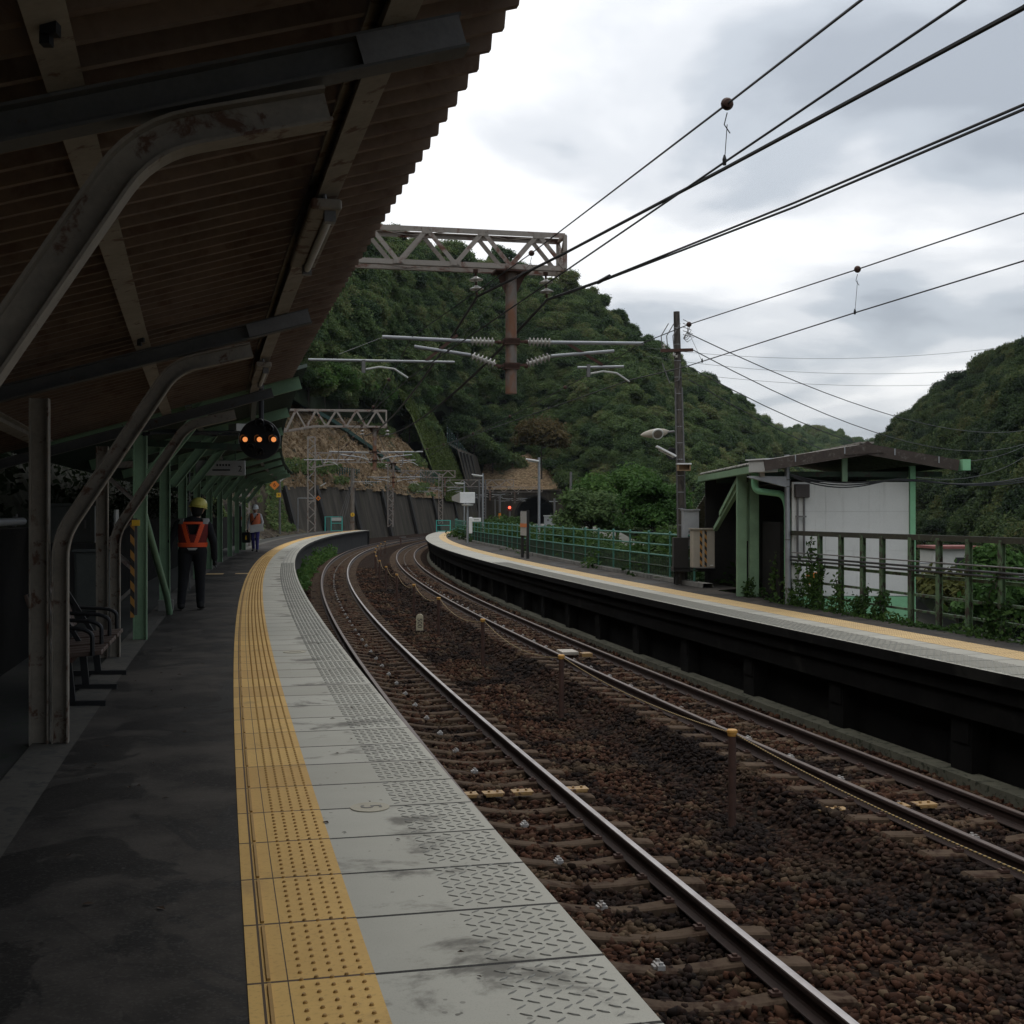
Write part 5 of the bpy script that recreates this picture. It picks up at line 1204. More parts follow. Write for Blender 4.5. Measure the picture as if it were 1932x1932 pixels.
for k in range(3):
    wire([at(666, 900+k*5, 115), at(640+k*5, 976, 109)], .014, ('left', 'middle', 'right')[k]+' stay wire slanting from the concrete pole to the near platform gate')
mk = at(757, 1018, 118); r = thing('track_marker', at(756, 1022, 118), 'low rusty switch stand beside the far curve of the track', 'track marker'); MB().tube([at(756, 1030, 118), at(756, 1014, 118)], .07, 8).build('stem', MT['rust'], r); MB().bar(at(754, 1014, 118), at(766, 1013, 118), .05, .09).build('cross_piece', MT['galvdark'], r)
# ------------------------------------------------------------------ land: embankments beside the line, valley sides
rngL = np.random.default_rng(11)
def fnoise(x, y):                          # cheap smooth relief
    return (math.sin(x*.13+1.7)*math.cos(y*.11-.4)+.6*math.sin(x*.31-y*.23+2.1)+.4*math.sin(x*.57+y*.49)+.3*math.cos(y*.83-x*.71))/2.3
# near bank above the low wall (mostly in the shade of the canopy)
t = NT('mossy_rock_bank'); v_ = t.coord(rnd=False)
st_ = t.n('ShaderNodeMapping'); st_.inputs['Scale'].default_value = (.35, .35, .09); st_.inputs['Rotation'].default_value = (0, .25, 0); t.l(v_, st_.inputs[0])
a_ = t.noise(st_.outputs[0], 2.2, 6, .65, .6); b_ = t.noise(v_, 1.6, 5, .65)
c_ = t.ramp(a_, [(.32, (.026, .022, .017)), (.5, (.07, .055, .038)), (.62, (.075, .07, .035)), (.75, (.055, .068, .022))]); c_ = t.mix(t.math('MULTIPLY', t.step(b_, .5, .7), .6), c_, (.09, .065, .045))
t.bump(t.math('ADD', a_, b_), .8, .4); MT['rockbank'] = t.fin(c_, .95, spec=.15)
t = NT('dry_grass_slope'); v_ = t.coord(rnd=False)
a_ = t.noise(v_, .25, 6, .65, .5); b_ = t.noise(v_, 1.7, 6, .7, .3); c2_ = t.noise(v_, .09, 4, .6, .5)
c_ = t.ramp(b_, [(.34, (.06, .038, .022)), (.45, (.20, .135, .078)), (.58, (.33, .235, .14)), (.75, (.38, .31, .20))])
c_ = t.mix(t.step(a_, .55, .70), c_, (.062, .072, .036)); c_ = t.mix(t.math('MULTIPLY', t.step(t.noise(v_, .9, 3, .6), .64, .70), .9), c_, (.035, .028, .02))
c_ = t.mix(t.math('MULTIPLY', t.step(c2_, .56, .66), .5), c_, (.11, .10, .08))
t.bump(b_, .9, .5); MT['drygrass'] = t.fin(c_, .95, spec=.1)
t = NT('dark_retaining_wall'); v_ = t.coord(rnd=False)
st_ = t.n('ShaderNodeMapping'); st_.inputs['Scale'].default_value = (1, 1, .18); t.l(v_, st_.inputs[0])
a_ = t.noise(st_.outputs[0], .55, 6, .65, .3); b_ = t.noise(v_, 2.5, 4, .6)
c_ = t.ramp(a_, [(.3, (.022, .019, .015)), (.52, (.056, .047, .036)), (.7, (.085, .075, .056))]); c_ = t.mix(t.math('MULTIPLY', t.step(t.noise(st_.outputs[0], .35, 5, .6, .5), .56, .70), .7), c_, (.05, .056, .025))
t.bump(b_, .3, .1); MT['farwall'] = t.fin(c_, .95, spec=.15)
t = NT('mossy_chute'); v_ = t.coord(rnd=False); a_ = t.noise(v_, .8, 5, .65)
MT['mosschute'] = t.fin(t.ramp(a_, [(.32, (.030, .036, .016)), (.5, (.062, .085, .022)), (.7, (.105, .130, .030))]), .95, spec=.1)
t = NT('forest_floor'); v_ = t.coord(rnd=False); a_ = t.noise(v_, .4, 4, .6); MT['floor'] = t.fin(t.ramp(a_, [(.3, (.012, .017, .009)), (.7, (.025, .034, .016))]), 1., spec=.05)

def lerp_prof(keys, s):
    for (sa, pa), (sb, pb) in zip(keys[:-1], keys[1:]):
        if s <= sb:
            f = max(0, min(1, (s-sa)/(sb-sa))); return [(a[0]+(b[0]-a[0])*f, a[1]+(b[1]-a[1])*f) for a, b in zip(pa, pb)]
    return keys[-1][1]
BK = [(-10, [(-2.3, 1.3), (-3.0, 2.5), (-3.5, 5.0), (-4.6, 9), (-8, 14), (-20, 24), (-40, 36)]),
      (55, [(-2.3, 1.2), (-3.0, 2.4), (-3.6, 5.0), (-5, 9), (-8.5, 14), (-20, 22), (-40, 33)]),
      (78, [(-3.2, -.1), (-4.6, .6), (-5.6, 3.8), (-7.5, 8.), (-10.5, 12), (-20, 18), (-40, 30)]),
      (106, [(-3.2, -.2), (-4.9, .4), (-5.8, 3.5), (-7.2, 7.0), (-10.5, 11), (-17, 15), (-40, 26)])]
nb = ribbon('near_bank', frange(-10, 57, 1.0), lambda s: [(n_, z_) for n_, z_ in lerp_prof(BK, s)], gm('shade_dark_bank', (.014, .015, .009), .5, 1.4, .95, bump=.6, rust=(.010, .009, .007), spec=.1))  # bank colour darkened on this stretch to stand for the shade
rb = ribbon('rock_bank', frange(57, 112, 1.0), lambda s: [(n_, z_) for n_, z_ in lerp_prof(BK, s)], MT['rockbank'], smooth=False)
# refine and roughen the bank
def roughen(o, lev, amp, freq):
    m = o.modifiers.new('sub', 'SUBSURF'); m.subdivision_type = 'SIMPLE'; m.levels = lev; m.render_levels = lev
    tx = bpy.data.textures.new('relief', 'CLOUDS'); tx.noise_scale = freq; tx.noise_depth = 4
    d = o.modifiers.new('rough', 'DISPLACE'); d.texture = tx; d.strength = amp; d.mid_level = .5; d.texture_coords = 'GLOBAL'
roughen(rb, 2, .9, 2.2); roughen(nb, 2, .5, 1.2)
# retaining wall with ribs and the dry slope above it, following the outside of the curve
def wtop(s): return 3.9+.9*math.sin((s-110)*.03) if s < 190 else 4.4
FW = ribbon('retaining_wall', frange(112, 268, 3), lambda s: [(-5.6, -1.6), (-7.0, wtop(s)), (-7.5, wtop(s)), (-7.6, -1.6)], MT['farwall'], kind=None)
tag(FW, 'long dark sloping retaining wall on the outside of the far curve', 'retaining wall')
for k, s_ in enumerate((118, 133, 150, 168, 188, 210, 234)):
    b0, b1 = P(s_, -5.3, -1.6), P(s_, -6.8, wtop(s_)+.1)
    m = MB(); m.bar(b0, b1, 1.15, .35, up=(0, 0, 1)); rb_ = m.build('wall_buttress', gm('dark_buttress', (.018, .016, .014), .3, 1, .95, bump=.2), FW)
ds = ribbon('dry_slope', frange(104, 225, 3), lambda s: [(-6.9, wtop(s)-.3), (-8, wtop(s)+2.2), (-10, wtop(s)+5.5), (-13, wtop(s)+9.), (-17, wtop(s)+12.5), (-24, wtop(s)+16), (-40, wtop(s)+24)], MT['drygrass'])
roughen(ds, 3, 2.0, 3.2)
mc = ribbon('mossy_chute', frange(223, 259, 3), lambda s: [(-6.5, wtop(s)-.6), (-8, wtop(s)+3), (-10, wtop(s)+8), (-13, wtop(s)+15), (-16, wtop(s)+20), (-22, wtop(s)+25)], MT['mosschute'])
roughen(mc, 2, .8, 3)
# concrete apron with ribs and the tunnel portal
S_T = 284.
ap = ribbon('concrete_apron', frange(258, 290, 3), lambda s: [(-6.3, -1.6), (-7.6, 8.0), (-9.5, 15), (-14, 17.5)], MT['farwall'], kind=None)
tag(ap, 'dark concrete apron with sloping ribs left of the tunnel', 'retaining wall')
for s_ in (261, 266, 271, 277): MB().bar(P(s_, -6.2, -1), P(s_, -9.3, 14.6), 1.4, .7).build('wall_rib', MT['darkconc'], ap)
por = thing('tunnel_portal', P(S_T, 4.77, -1.2), 'dark stained concrete tunnel portal with an arched mouth', 'tunnel')
a_ = theta(S_T); ex = Vector((math.cos(a_), -math.sin(a_), 0)); ey = Vector((math.sin(a_), math.cos(a_), 0)); pc = P(S_T, 4.77, -1.3)
rad = 4.25; hgt = 2.35; seg = 24
arch = [(-rad, 0)]+[(-rad*math.cos(math.pi*k/seg), hgt+rad*math.sin(math.pi*k/seg)) for k in range(seg+1)]+[(rad, 0)]
outer = []
WW, WH = 12.5, 8.2
for x, z in arch:
    if z <= 0: outer.append((-WW if x < 0 else WW, 0)); continue
    f = max(abs(x)/WW, (z)/WH); outer.append((x/f, z/f))
vs = [pc+ex*x+Vector((0, 0, z)) for x, z in arch]+[pc+ex*x+Vector((0, 0, z)) for x, z in outer]; n_ = len(arch)
m = MB(); m.add(vs, [(i, i+1, n_+i+1, n_+i) for i in range(n_-1)]); m.build('portal_wall', MT['farwall'], por)
m = MB(); m.add([pc+ex*x+Vector((0, 0, z)) for x, z in arch]+[pc+ex*x+ey*60+Vector((0, 0, z)) for x, z in arch], [(i, n_+i, n_+i+1, i+1) for i in range(n_-1)]+[tuple(range(n_, 2*n_))]); m.build('tunnel_lining', MT['dark'], por)
m = MB()
for k in range(seg):
    p0, p1 = [pc+ex*(-(rad+.35)*math.cos(math.pi*q/seg))+Vector((0, 0, hgt+(rad+.35)*math.sin(math.pi*q/seg))) for q in (k, k+1)]; m.bar(p0-ey*.12, p1-ey*.12, .25, .7, up=ey)
m.build('arch_ring', MT['darkconc'], por)
m = MB(); m.bar(pc-ex*WW+Vector((0, 0, WH)), pc+ex*WW+Vector((0, 0, WH)), .6, .4); m.build('coping', MT['farwall'], por)
m = MB(); c_ = pc+ex*13+ey*2; m.add([pc+ex*12.5, pc+ex*22-ey*8, pc+ex*22-ey*8+Vector((0, 0, 1.5)), pc+ex*12.5+Vector((0, 0, WH))], [(0, 1, 2, 3)]); m.build('wing_wall', MT['farwall'], por)
sh_ = MB(); A = [pc+ex*x+Vector((0, 0, WH-.2)) for x in (-14, 16)]; B = [p+ey*7+Vector((0, 0, 1.4)) for p in A]; C_ = [p+ey*24+Vector((0, 0, 10)) for p in A]
sh_.add([A[0], A[1], B[1], B[0], C_[0], C_[1]], [(0, 1, 2, 3), (3, 2, 5, 4)]); o = sh_.build('grass_shelf', MT['drygrass']); o['kind'] = 'structure'; roughen(o, 3, .5, 2)
# rockfall fences of green posts and mesh on the wall top
def rockfence(s0, s1, nf, zf, h, label, st=1.3):
    r = thing('rockfall_fence', P(s0, nf(s0), zf(s0)), label, 'fence'); ss = frange(s0, s1, st)
    for s_ in ss: b = P(s_, nf(s_), zf(s_)-.3); MB().box(b+Vector((0, 0, h/2+.15)), (.16, .16, h+.3)).build('fence_post', MT['fgreen'], r)
    m = MB()
    for a, b in zip(ss[:-1], ss[1:]):
        for q in range(7): z_ = h*(q+.5)/7; m.bar(P(a, nf(a), zf(a)+z_), P(b, nf(b), zf(b)+z_), .035, .05)
    m.build('fence_wires', MT['fgreen'], r)
    m = MB()
    for s_ in ss[::2]: m.box(P(s_, nf(s_), zf(s_)+h*.55), (.22, .2, .12)); m.box(P(s_, nf(s_), zf(s_)+h*.9), (.22, .2, .12))
    m.build('post_fitting', MT['galv'], r)
MT['fgreen'] = gm('dark_green_fence_paint', (.03, .075, .058), .25, 3, .7)
rockfence(122, 158, lambda s: -7.6, lambda s: wtop(s)+.2, 2.3, 'dark green rockfall fence on the wall above the turquoise gate')
rockfence(160, 200, lambda s: -7.2, lambda s: wtop(s)-.9-.02*(s-160), 2.1, 'lower dark green rockfall fence stepping along the retaining wall')
rockfence(206, 226, lambda s: -8.1, lambda s: wtop(s)+2.3, 2.4, 'short green rockfall fence on the dry slope', 1.6)
rockfence(251, 282, lambda s: -10.5, lambda s: 16.2-.12*(s-251), 3.2, 'green fence on top of the ribbed concrete apron', 3.0)
# green drain chute running down the dry slope
chp = [P(150, -15, wtop(150)+10.8), P(163, -12.5, wtop(163)+8.5), P(176, -10, wtop(176)+5.6), P(188, -8.4, wtop(188)+3)]
m = MB()
for a, b in zip(chp[:-1], chp[1:]): m.bar(a+Vector((0, 0, .5)), b+Vector((0, 0, .5)), 1.0, .5)
tag(m.build('drain_chute', MT['fgreen']), 'green drain chute running down the dry brown slope', 'drain')
m = MB()
for k in range(9): 
    b = P(100+k*6, -15.5-.3*(k % 3), 13.2+.4*math.sin(k)); m.tube([b, b+Vector((.1, 0, 2.6)), b+Vector((.5 if k % 2 else -.2, .2, 4.2))], .14, 7)
o = m.build('red_barrier', gm('red_painted_steel', (.22, .035, .025), .2, 3, .7)); tag(o, 'row of red steel barrier posts at the top edge of the dry slope', 'barrier')

# ------------------------------------------------------------------ valley sides: ground surveyed by bearing, foot and crest
def hill(name, cols, nd=26, bow=.06, behind=True):
    us = [c[0] for c in cols]; grid = []
    uu = np.linspace(us[0], us[-1], 70)
    for u in uu:
        d0, z0, d1, v1 = [np.interp(u, us, [c[k] for c in cols]) for k in (1, 2, 3, 4)]
        z1 = CAMZ-(v1-HY)*d1/FD; row = []
        for j in range(nd+1):
            f = j/nd; d = d0+(d1-d0)*f; z = z0+(z1-z0)*(f+bow*math.sin(math.pi*f))
            x = (u-CX)*d/FD; z += fnoise(x*.35, d*.35)*2.2*math.sin(math.pi*min(1, f*1.0))
            row.append(Vector((x, d, z)))
        if behind:
            for q in (1, 2): d = d1*(1+.18*q); row.append(Vector(((u-CX)*d/FD, d, z1*(1-.45*q)-4*q)))
        grid.append(row)
    k = len(grid[0]); vs = [p for r_ in grid for p in r_]
    fs = [(i*k+j, (i+1)*k+j, (i+1)*k+j+1, i*k+j+1) for i in range(len(grid)-1) for j in range(k-1)]
    o = MB().add(vs, fs).build(name, MT['floor'], smooth=True); o['kind'] = 'structure'
    return grid
SKY_L = [(-300, 300), (300, 300), (560, 345), (640, 385), (726, 428), (793, 450), (840, 468), (895, 480), (957, 483), (1018, 503), (1062, 527), (1110, 545), (1150, 575), (1190, 612), (1230, 640), (1290, 684), (1340, 712), (1400, 757), (1450, 800), (1475, 812), (1520, 840)]
DR = [(-300, 150), (300, 175), (560, 215), (726, 275), (895, 335), (1062, 350), (1190, 360), (1340, 430), (1475, 520), (1520, 560)]
FT = [(-300, 70, 24), (300, 95, 22), (560, 138, 14), (600, 160, 14), (700, 200, 16), (760, 235, 18), (830, 276, 25), (900, 292, 18), (1000, 308, 12), (1085, 280, 2), (1200, 240, -4), (1350, 230, -8), (1475, 330, -10), (1520, 380, -12)]
cols = []
for u in (-300, 0, 300, 560, 640, 700, 760, 830, 900, 960, 1000, 1062, 1085, 1150, 1200, 1290, 1350, 1400, 1475, 1520):
    d1 = np.interp(u, *zip(*DR)); v = np.interp(u, *zip(*SKY_L)); d0 = np.interp(u, [a for a, _, _ in FT], [b for _, b, _ in FT]); z0 = np.interp(u, [a for a, _, _ in FT], [c for _, _, c in FT])
    cols.append((u, d0, z0, d1, v+5.2*FD/d1))
GL = hill('wooded_hill', cols)
SKY_R = [(1560, 900), (1640, 846), (1655, 836), (1690, 800), (1720, 770), (1760, 745), (1800, 720), (1850, 695), (1900, 664), (1932, 646), (2050, 575), (2250, 470), (2600, 330)]
cols = []
for u in (1560, 1640, 1690, 1760, 1850, 1932, 2050, 2250, 2600):
    d1 = np.interp(u, [1560, 1690, 1932, 2600], [460, 400, 300, 250]); v = np.interp(u, *zip(*SKY_R)); cols.append((u, np.interp(u, [1560, 1740, 1932, 2600], [360, 175, 105, 80]), -12, d1, v+5.0*FD/d1))
GR = hill('wooded_hill_across_river', cols)
cols = [(u, 620, -10, 900, np.interp(u, [1380, 1450, 1540, 1600, 1660, 1760], [800, 808, 816, 830, 846, 880])+6*FD/900) for u in (1380, 1450, 1540, 1600, 1660, 1760)]
GF = hill('far_hill', cols, 14)
# bank behind the opposite platform, falling to the river
BB = ribbon('river_bank', frange(-6, 27, 2)+frange(29, 120, 4)+frange(126, 280, 8), lambda s: [(11.3 if s > 27 else 12.0, -.9 if s > 27 else -1.6), (14, -2.4), (19, -5.2), (28, -9), (40, -13), (60, -15.5)], MT['floor'])

# ------------------------------------------------------------------ foliage
def leafmat(name, stops, rnd=.5):
    t = NT(name); oi = t.n('ShaderNodeObjectInfo'); ge = t.n('ShaderNodeNewGeometry'); v_ = t.coord(rnd=True)
    n_ = t.noise(v_, .55, 3, .6); f = t.math('ADD', t.math('MULTIPLY', oi.outputs['Random'], rnd), t.math('MULTIPLY', n_, 1-rnd))
    a_ = t.n('ShaderNodeAttribute'); a_.attribute_name = 'tint'
    f = t.math('ADD', t.math('MULTIPLY', f, .7), t.math('MULTIPLY', a_.outputs['Fac'], .3))
    c = t.ramp(f, stops); tr = t.n('ShaderNodeBsdfTranslucent'); t.l(c, tr.inputs['Color']); t.fin(c, .8, spec=.12)
    mxs = t.n('ShaderNodeMixShader'); mxs.inputs[0].default_value = .30; t.l(t.b.outputs[0], mxs.inputs[1]); t.l(tr.outputs[0], mxs.inputs[2]); t.l(mxs.outputs[0], t.out.inputs[0])
    return t.mat
MT['leaf'] = leafmat('forest_leaves', [(.22, (.034, .062, .028)), (.40, (.070, .115, .043)), (.58, (.104, .155, .055)), (.72, (.140, .180, .064)), (.85, (.158, .150, .068))], .75)
MT['leafvivid'] = leafmat('fresh_leaves', [(.2, (.028, .062, .017)), (.5, (.055, .115, .028)), (.8, (.10, .165, .042))], .4)
MT['leafbacklit'] = leafmat('backlit_dark_leaves', [(.22, (.015, .029, .014)), (.42, (.032, .055, .021)), (.60, (.050, .078, .026)), (.75, (.078, .098, .034)), (.88, (.095, .088, .036))], .75)  # forest leaf colour darkened to stand for a backlit hillside
MT['leafbrown'] = leafmat('browning_leaves', [(.2, (.055, .055, .022)), (.5, (.12, .085, .036)), (.8, (.085, .095, .035))], .3)
MT['leafyellow'] = leafmat('yellow_green_leaves', [(.2, (.04, .05, .014)), (.5, (.085, .09, .025)), (.8, (.14, .125, .035))], .4)
MT['vine'] = leafmat('vine_leaves', [(.2, (.016, .036, .010)), (.5, (.035, .072, .017)), (.8, (.07, .115, .028))], .3)
MT['ivy'] = leafmat('shade_dark_ivy', [(.2, (.004, .007, .003)), (.5, (.008, .013, .005)), (.8, (.014, .020, .008))], .3)  # leaf colour taken near black so the bank reads as shaded
MT['drytuft'] = leafmat('dry_grass_tuft', [(.2, (.12, .075, .04)), (.5, (.27, .19, .11)), (.8, (.36, .29, .18))], .3)
MT['mossgrass'] = leafmat('bright_moss_grass', [(.2, (.035, .05, .015)), (.5, (.075, .105, .025)), (.8, (.13, .16, .04))], .3)
MT['bark'] = gm('tree_bark', (.06, .048, .038), .3, 6, .9, bump=.3)
def leaf_mesh(name, C, Nn, size, rng, mat_, asp=1.7):
    """many small leaf sprays: C centres, Nn facing directions"""
    n = len(C); a = rng.normal(size=(n, 3)); t1 = np.cross(Nn, a); t1 /= np.linalg.norm(t1, axis=1, keepdims=True)+1e-9; t2 = np.cross(Nn, t1)
    s = (size*rng.uniform(.6, 1.25, n))[:, None] if np.isscalar(size) else (size*rng.uniform(.6, 1.25, n))[:, None]
    dr = Nn*s*.22
    V = np.stack([C-t1*s*.5*asp, C-t2*s*.42-dr*0+t1*s*.08, C+t1*s*.5*asp-dr, C+t2*s*.42+t1*s*.08], 1)
    me = bpy.data.meshes.new(name); me.vertices.add(n*4); me.vertices.foreach_set('co', V.astype('f').ravel())
    me.loops.add(n*4); me.loops.foreach_set('vertex_index', np.arange(n*4, dtype='i')); me.polygons.add(n)
    me.polygons.foreach_set('loop_start', np.arange(n, dtype='i')*4); me.polygons.foreach_set('loop_total', np.full(n, 4, 'i')); me.update()
    at_ = me.attributes.new('tint', 'FLOAT', 'POINT'); at_.data.foreach_set('value', np.repeat(rng.uniform(0, 1, n), 4).astype('f'))
    me.materials.append(mat_); return me
def unit(a): return a/(np.linalg.norm(a, axis=-1, keepdims=True)+1e-9)
def crown_points(rng, Rr, Hh, z0, lobes, per, flat=.75, lrad=(.34, .52)):
    C, Nn = [], []
    for k in range(lobes):
        th = rng.uniform(0, 6.28); ph = rng.uniform(-.35, 1.0); rr = rng.uniform(.45, .78)*math.sqrt(max(.05, 1-max(0, ph)**2*.8))
        c = np.array([math.cos(th)*rr*Rr, math.sin(th)*rr*Rr, z0+Hh*(.42+.42*ph)]); lr = rng.uniform(*lrad)*Rr
        d = unit(rng.normal(size=(per, 3))); d[:, 2] = np.where(d[:, 2] < -.25, -d[:, 2]*.6, d[:, 2]); d = unit(d)
        r = np.clip(rng.normal(.88, .24, per), .2, 1.5)[:, None]*lr
        C.append(c+d*r*np.array([1, 1, flat])); Nn.append(unit(d*.6+np.array([0, 0, .5])+rng.normal(size=(per, 3))*.55))
    return np.concatenate(C), np.concatenate(Nn)
def crown_mesh(seed, Rr, Hh, z0, lobes, per, size, mat_, **k):
    rng = np.random.default_rng(seed); C, Nn = crown_points(rng, Rr, Hh, z0, lobes, per, **k); return leaf_mesh('crown', C, Nn, size, rng, mat_)
def trunk_mb(seed, Rr, z0, Hh, r0):
    rng = random.Random(seed); m = MB(); top = Vector((rng.uniform(-.2, .2)*Rr*.3, rng.uniform(-.2, .2)*Rr*.3, z0+Hh*.55))
    m.tube([(0, 0, -.6), (top.x*.3, top.y*.3, z0*.6), top], [r0*1.25, r0*.85, r0*.3], 9)
    for k in range(6):
        a = rng.uniform(0, 6.28); f = rng.uniform(.45, .9); b = top*f; e_ = Vector((math.cos(a)*Rr*.6, math.sin(a)*Rr*.6, b.z+Hh*rng.uniform(.15, .4))); m.tube([b, (b+e_)/2+Vector((0, 0, -.15)), e_], [r0*.45, r0*.3, r0*.1], 6)
    return m
def tree(name, loc, Rr, Hh, z0, label, mat_, seed, lobes=12, per=170, size=.42, group=None, cat='tree', r0=.16, **k):
    r = thing(name, loc, label, cat, group)
    c = bpy.data.objects.new('crown', crown_mesh(seed, Rr, Hh, z0, lobes, per, size, mat_, **k)); link(c, r); ORG[c.name] = Vector(loc)
    tk = trunk_mb(seed, Rr, z0, Hh, r0); o = tk.build('trunk', MT['bark'], None, smooth=True); o.parent = r; return r
def ground_at(G, u, f):
    i = int(np.clip((u-G['u0'])/(G['u1']-G['u0'])*69, 0, 68)); return None
def grid_pt(G, a, b):
    """point on a hill grid: a along the bearings, b from foot (0) to crest (1)"""
    i = a*(len(G)-1); i0 = int(min(i, len(G)-2)); fi = i-i0; nj = len(G[0])-3; j = b*nj; j0 = int(min(j, nj-1)); fj = j-j0
    return (G[i0][j0]*(1-fi)+G[i0+1][j0]*fi)*(1-fj)+(G[i0][j0+1]*(1-fi)+G[i0+1][j0+1]*fi)*fj
# four tree kinds standing at the front of the left wood; the wood repeats their crowns
heads = []
for k, (sd, Rr, Hh, lb, per, lobes) in enumerate(((21, 3.4, 5.2, 'rounded dark tree', 560, 17), (22, 2.8, 5.6, 'taller narrow tree', 520, 15), (23, 4.0, 4.8, 'broad flat topped tree', 600, 18), (24, 3.0, 4.6, 'loose bushy tree', 560, 14))):
    p = grid_pt(GL, ((640, 770, 850, 930)[k]+300)/1820., .015)
    heads.append(tree('broadleaf_tree', p, Rr, Hh, 1.4, lb+' at the wood foot above the '+('left of the dry slope', 'right of the dry slope', 'mossy chute', 'concrete apron')[k], MT['leaf'], sd, lobes, per, .31))
def forest(name, G, n, sc, seed, label, srcs, amin=0., amax=1., bmax=1.02, clump=.35, zoff=-.6):
    rng = np.random.default_rng(seed); pts = []; tries = 0
    area = []
    while len(pts) < n and tries < n*6:
        tries += 1; a = rng.uniform(amin, amax); b = rng.uniform(0, bmax)**.9
        p = grid_pt(G, a, min(b, 1)); 
        w = p.y/ max(q[-4].y for q in G)
        if rng.uniform() > .25+w*.75: continue
        pts.append((p.x, p.y, p.z+zoff))
    pts = np.array(pts); n = len(pts)
    me = bpy.data.meshes.new(name); me.vertices.add(n); me.vertices.foreach_set('co', pts.astype('f').ravel()); me.update()
    s_ = rng.uniform(*sc, n)*np.where(rng.uniform(size=n) < .12, 1.25, 1.); r_ = np.stack([rng.uniform(-.12, .12, n), rng.uniform(-.12, .12, n), rng.uniform(0, 6.28, n)], -1)
    sv = np.stack([s_*rng.uniform(.85, 1.15, n), s_*rng.uniform(.85, 1.15, n), s_*rng.uniform(.8, 1.35, n)], -1)
    for nm, dt, dat in (('tree_scale', 'FLOAT_VECTOR', sv), ('tree_turn', 'FLOAT_VECTOR', r_)):
        at_ = me.attributes.new(nm, dt, 'POINT'); at_.data.foreach_set('vector', dat.astype('f').ravel())
    at_ = me.attributes.new('pick', 'INT', 'POINT'); at_.data.foreach_set('value', rng.integers(0, len(srcs), n).astype('i'))
    o = bpy.data.objects.new(name, me); COL.objects.link(o); o['kind'] = 'stuff'; tag(o, label, 'forest')
    ng = bpy.data.node_groups.new(name, 'GeometryNodeTree'); ng.interface.new_socket('Geometry', in_out='INPUT', socket_type='NodeSocketGeometry'); ng.interface.new_socket('Geometry', in_out='OUTPUT', socket_type='NodeSocketGeometry')
    N = ng.nodes; gi, go = N.new('NodeGroupInput'), N.new('NodeGroupOutput'); g2 = N.new('GeometryNodeGeometryToInstance')
    for sobj in srcs[::-1]:
        oi = N.new('GeometryNodeObjectInfo'); oi.inputs['Object'].default_value = sobj; oi.transform_space = 'ORIGINAL'; ng.links.new(oi.outputs['Geometry'], g2.inputs[0])
    ip = N.new('GeometryNodeInstanceOnPoints'); ng.links.new(gi.outputs[0], ip.inputs['Points']); ng.links.new(g2.outputs[0], ip.inputs['Instance']); ip.inputs['Pick Instance'].default_value = True
    def attr(nm, dt):
        x = N.new('GeometryNodeInputNamedAttribute'); x.data_type = dt; x.inputs['Name'].default_value = nm; return x.outputs[0]
    ng.links.new(attr('pick', 'INT'), ip.inputs['Instance Index'])
    e2r = N.new('FunctionNodeEulerToRotation'); ng.links.new(attr('tree_turn', 'FLOAT_VECTOR'), e2r.inputs[0]); ng.links.new(e2r.outputs[0], ip.inputs['Rotation']); ng.links.new(attr('tree_scale', 'FLOAT_VECTOR'), ip.inputs['Scale'])
    ng.links.new(ip.outputs[0], go.inputs[0]); md = o.modifiers.new('trees', 'NODES'); md.node_group = ng
    return o
crowns = [h.children[0] if h.children[0].name.startswith('crown') else h.children[1] for h in heads]
crowns_r = []
for k, sd in enumerate((121, 122, 123)):
    u_ = (1700, 1790, 1880)[k]; p = grid_pt(GR, (u_-1560)/1040., .05); hd = tree('broadleaf_tree', p, (3.2, 2.8, 3.8)[k], (5.4, 5.8, 5.0)[k], 1.2, ('left', 'middle', 'right')[k]+' dark tree at the foot of the wood across the river', MT['leafbacklit'], sd, (17, 15, 18)[k], 520, .31); crowns_r.append([c for c in hd.children if c.name.startswith('crown')][0])
forest('forest', GL, 5600, (.36, .92), 5, 'dense green wood covering the hillside behind the station', crowns)
forest('forest_across_river', GR, 4400, (.36, .92), 6, 'dense wood with darkened backlit leaves on the steep hillside across the river', crowns_r)
forest('far_forest', GF, 1000, (1.0, 1.7), 8, 'distant wooded hill closing the valley', crowns)
# single trees that stand out
tree('broadleaf_tree', at(1165, 985, 92)-Vector((0, 0, 2.2)), 3.5, 5.0, 1.6, 'large spreading green tree beyond the teal railing left of the utility pole', MT['leafvivid'], 41, 26, 620, .20, lrad=(.26, .40), flat=.62)
tree('broadleaf_tree', at(1115, 1000, 74)-Vector((0, 0, 1.8)), 2.1, 3.4, .9, 'round bluish green tree just behind the teal railing below the spreading tree', MT['leaf'], 42, 18, 620, .15, lrad=(.28, .42))
tree('broadleaf_tree', at(1238, 1000, 66)-Vector((0, 0, 1.6)), 1.9, 3.6, .9, 'yellowish green bushy tree left of the utility pole', MT['leafvivid'], 43, 16, 520, .15)
tree('broadleaf_tree', at(1022, 872, 262)-Vector((0, 0, 3)), 6.0, 9.0, 3, 'tree with browning leaves above the tunnel mouth', MT['leafbrown'], 44, 20, 420, .50)
for k, (u, b_, Rr, lb) in enumerate(((612, .03, 4.4, 'bright green tree above the red barrier posts left of the second gantry'), (655, .05, 4.6, 'bright green tree just right of the canopy corner'), (580, .02, 3.8, 'bright green tree touching the canopy corner'), (705, .02, 4.0, 'bright green tree above the end of the second gantry'), (800, .02, 4.4, 'bright green tree left of the top of the mossy chute'))):
    tree('broadleaf_tree', grid_pt(GL, (u+300)/1820., b_)-Vector((0, 0, .8)), Rr, 6.0, .8, lb, MT['leafvivid'], 50+k, 20, 520, .30, lrad=(.26, .40), flat=.6)
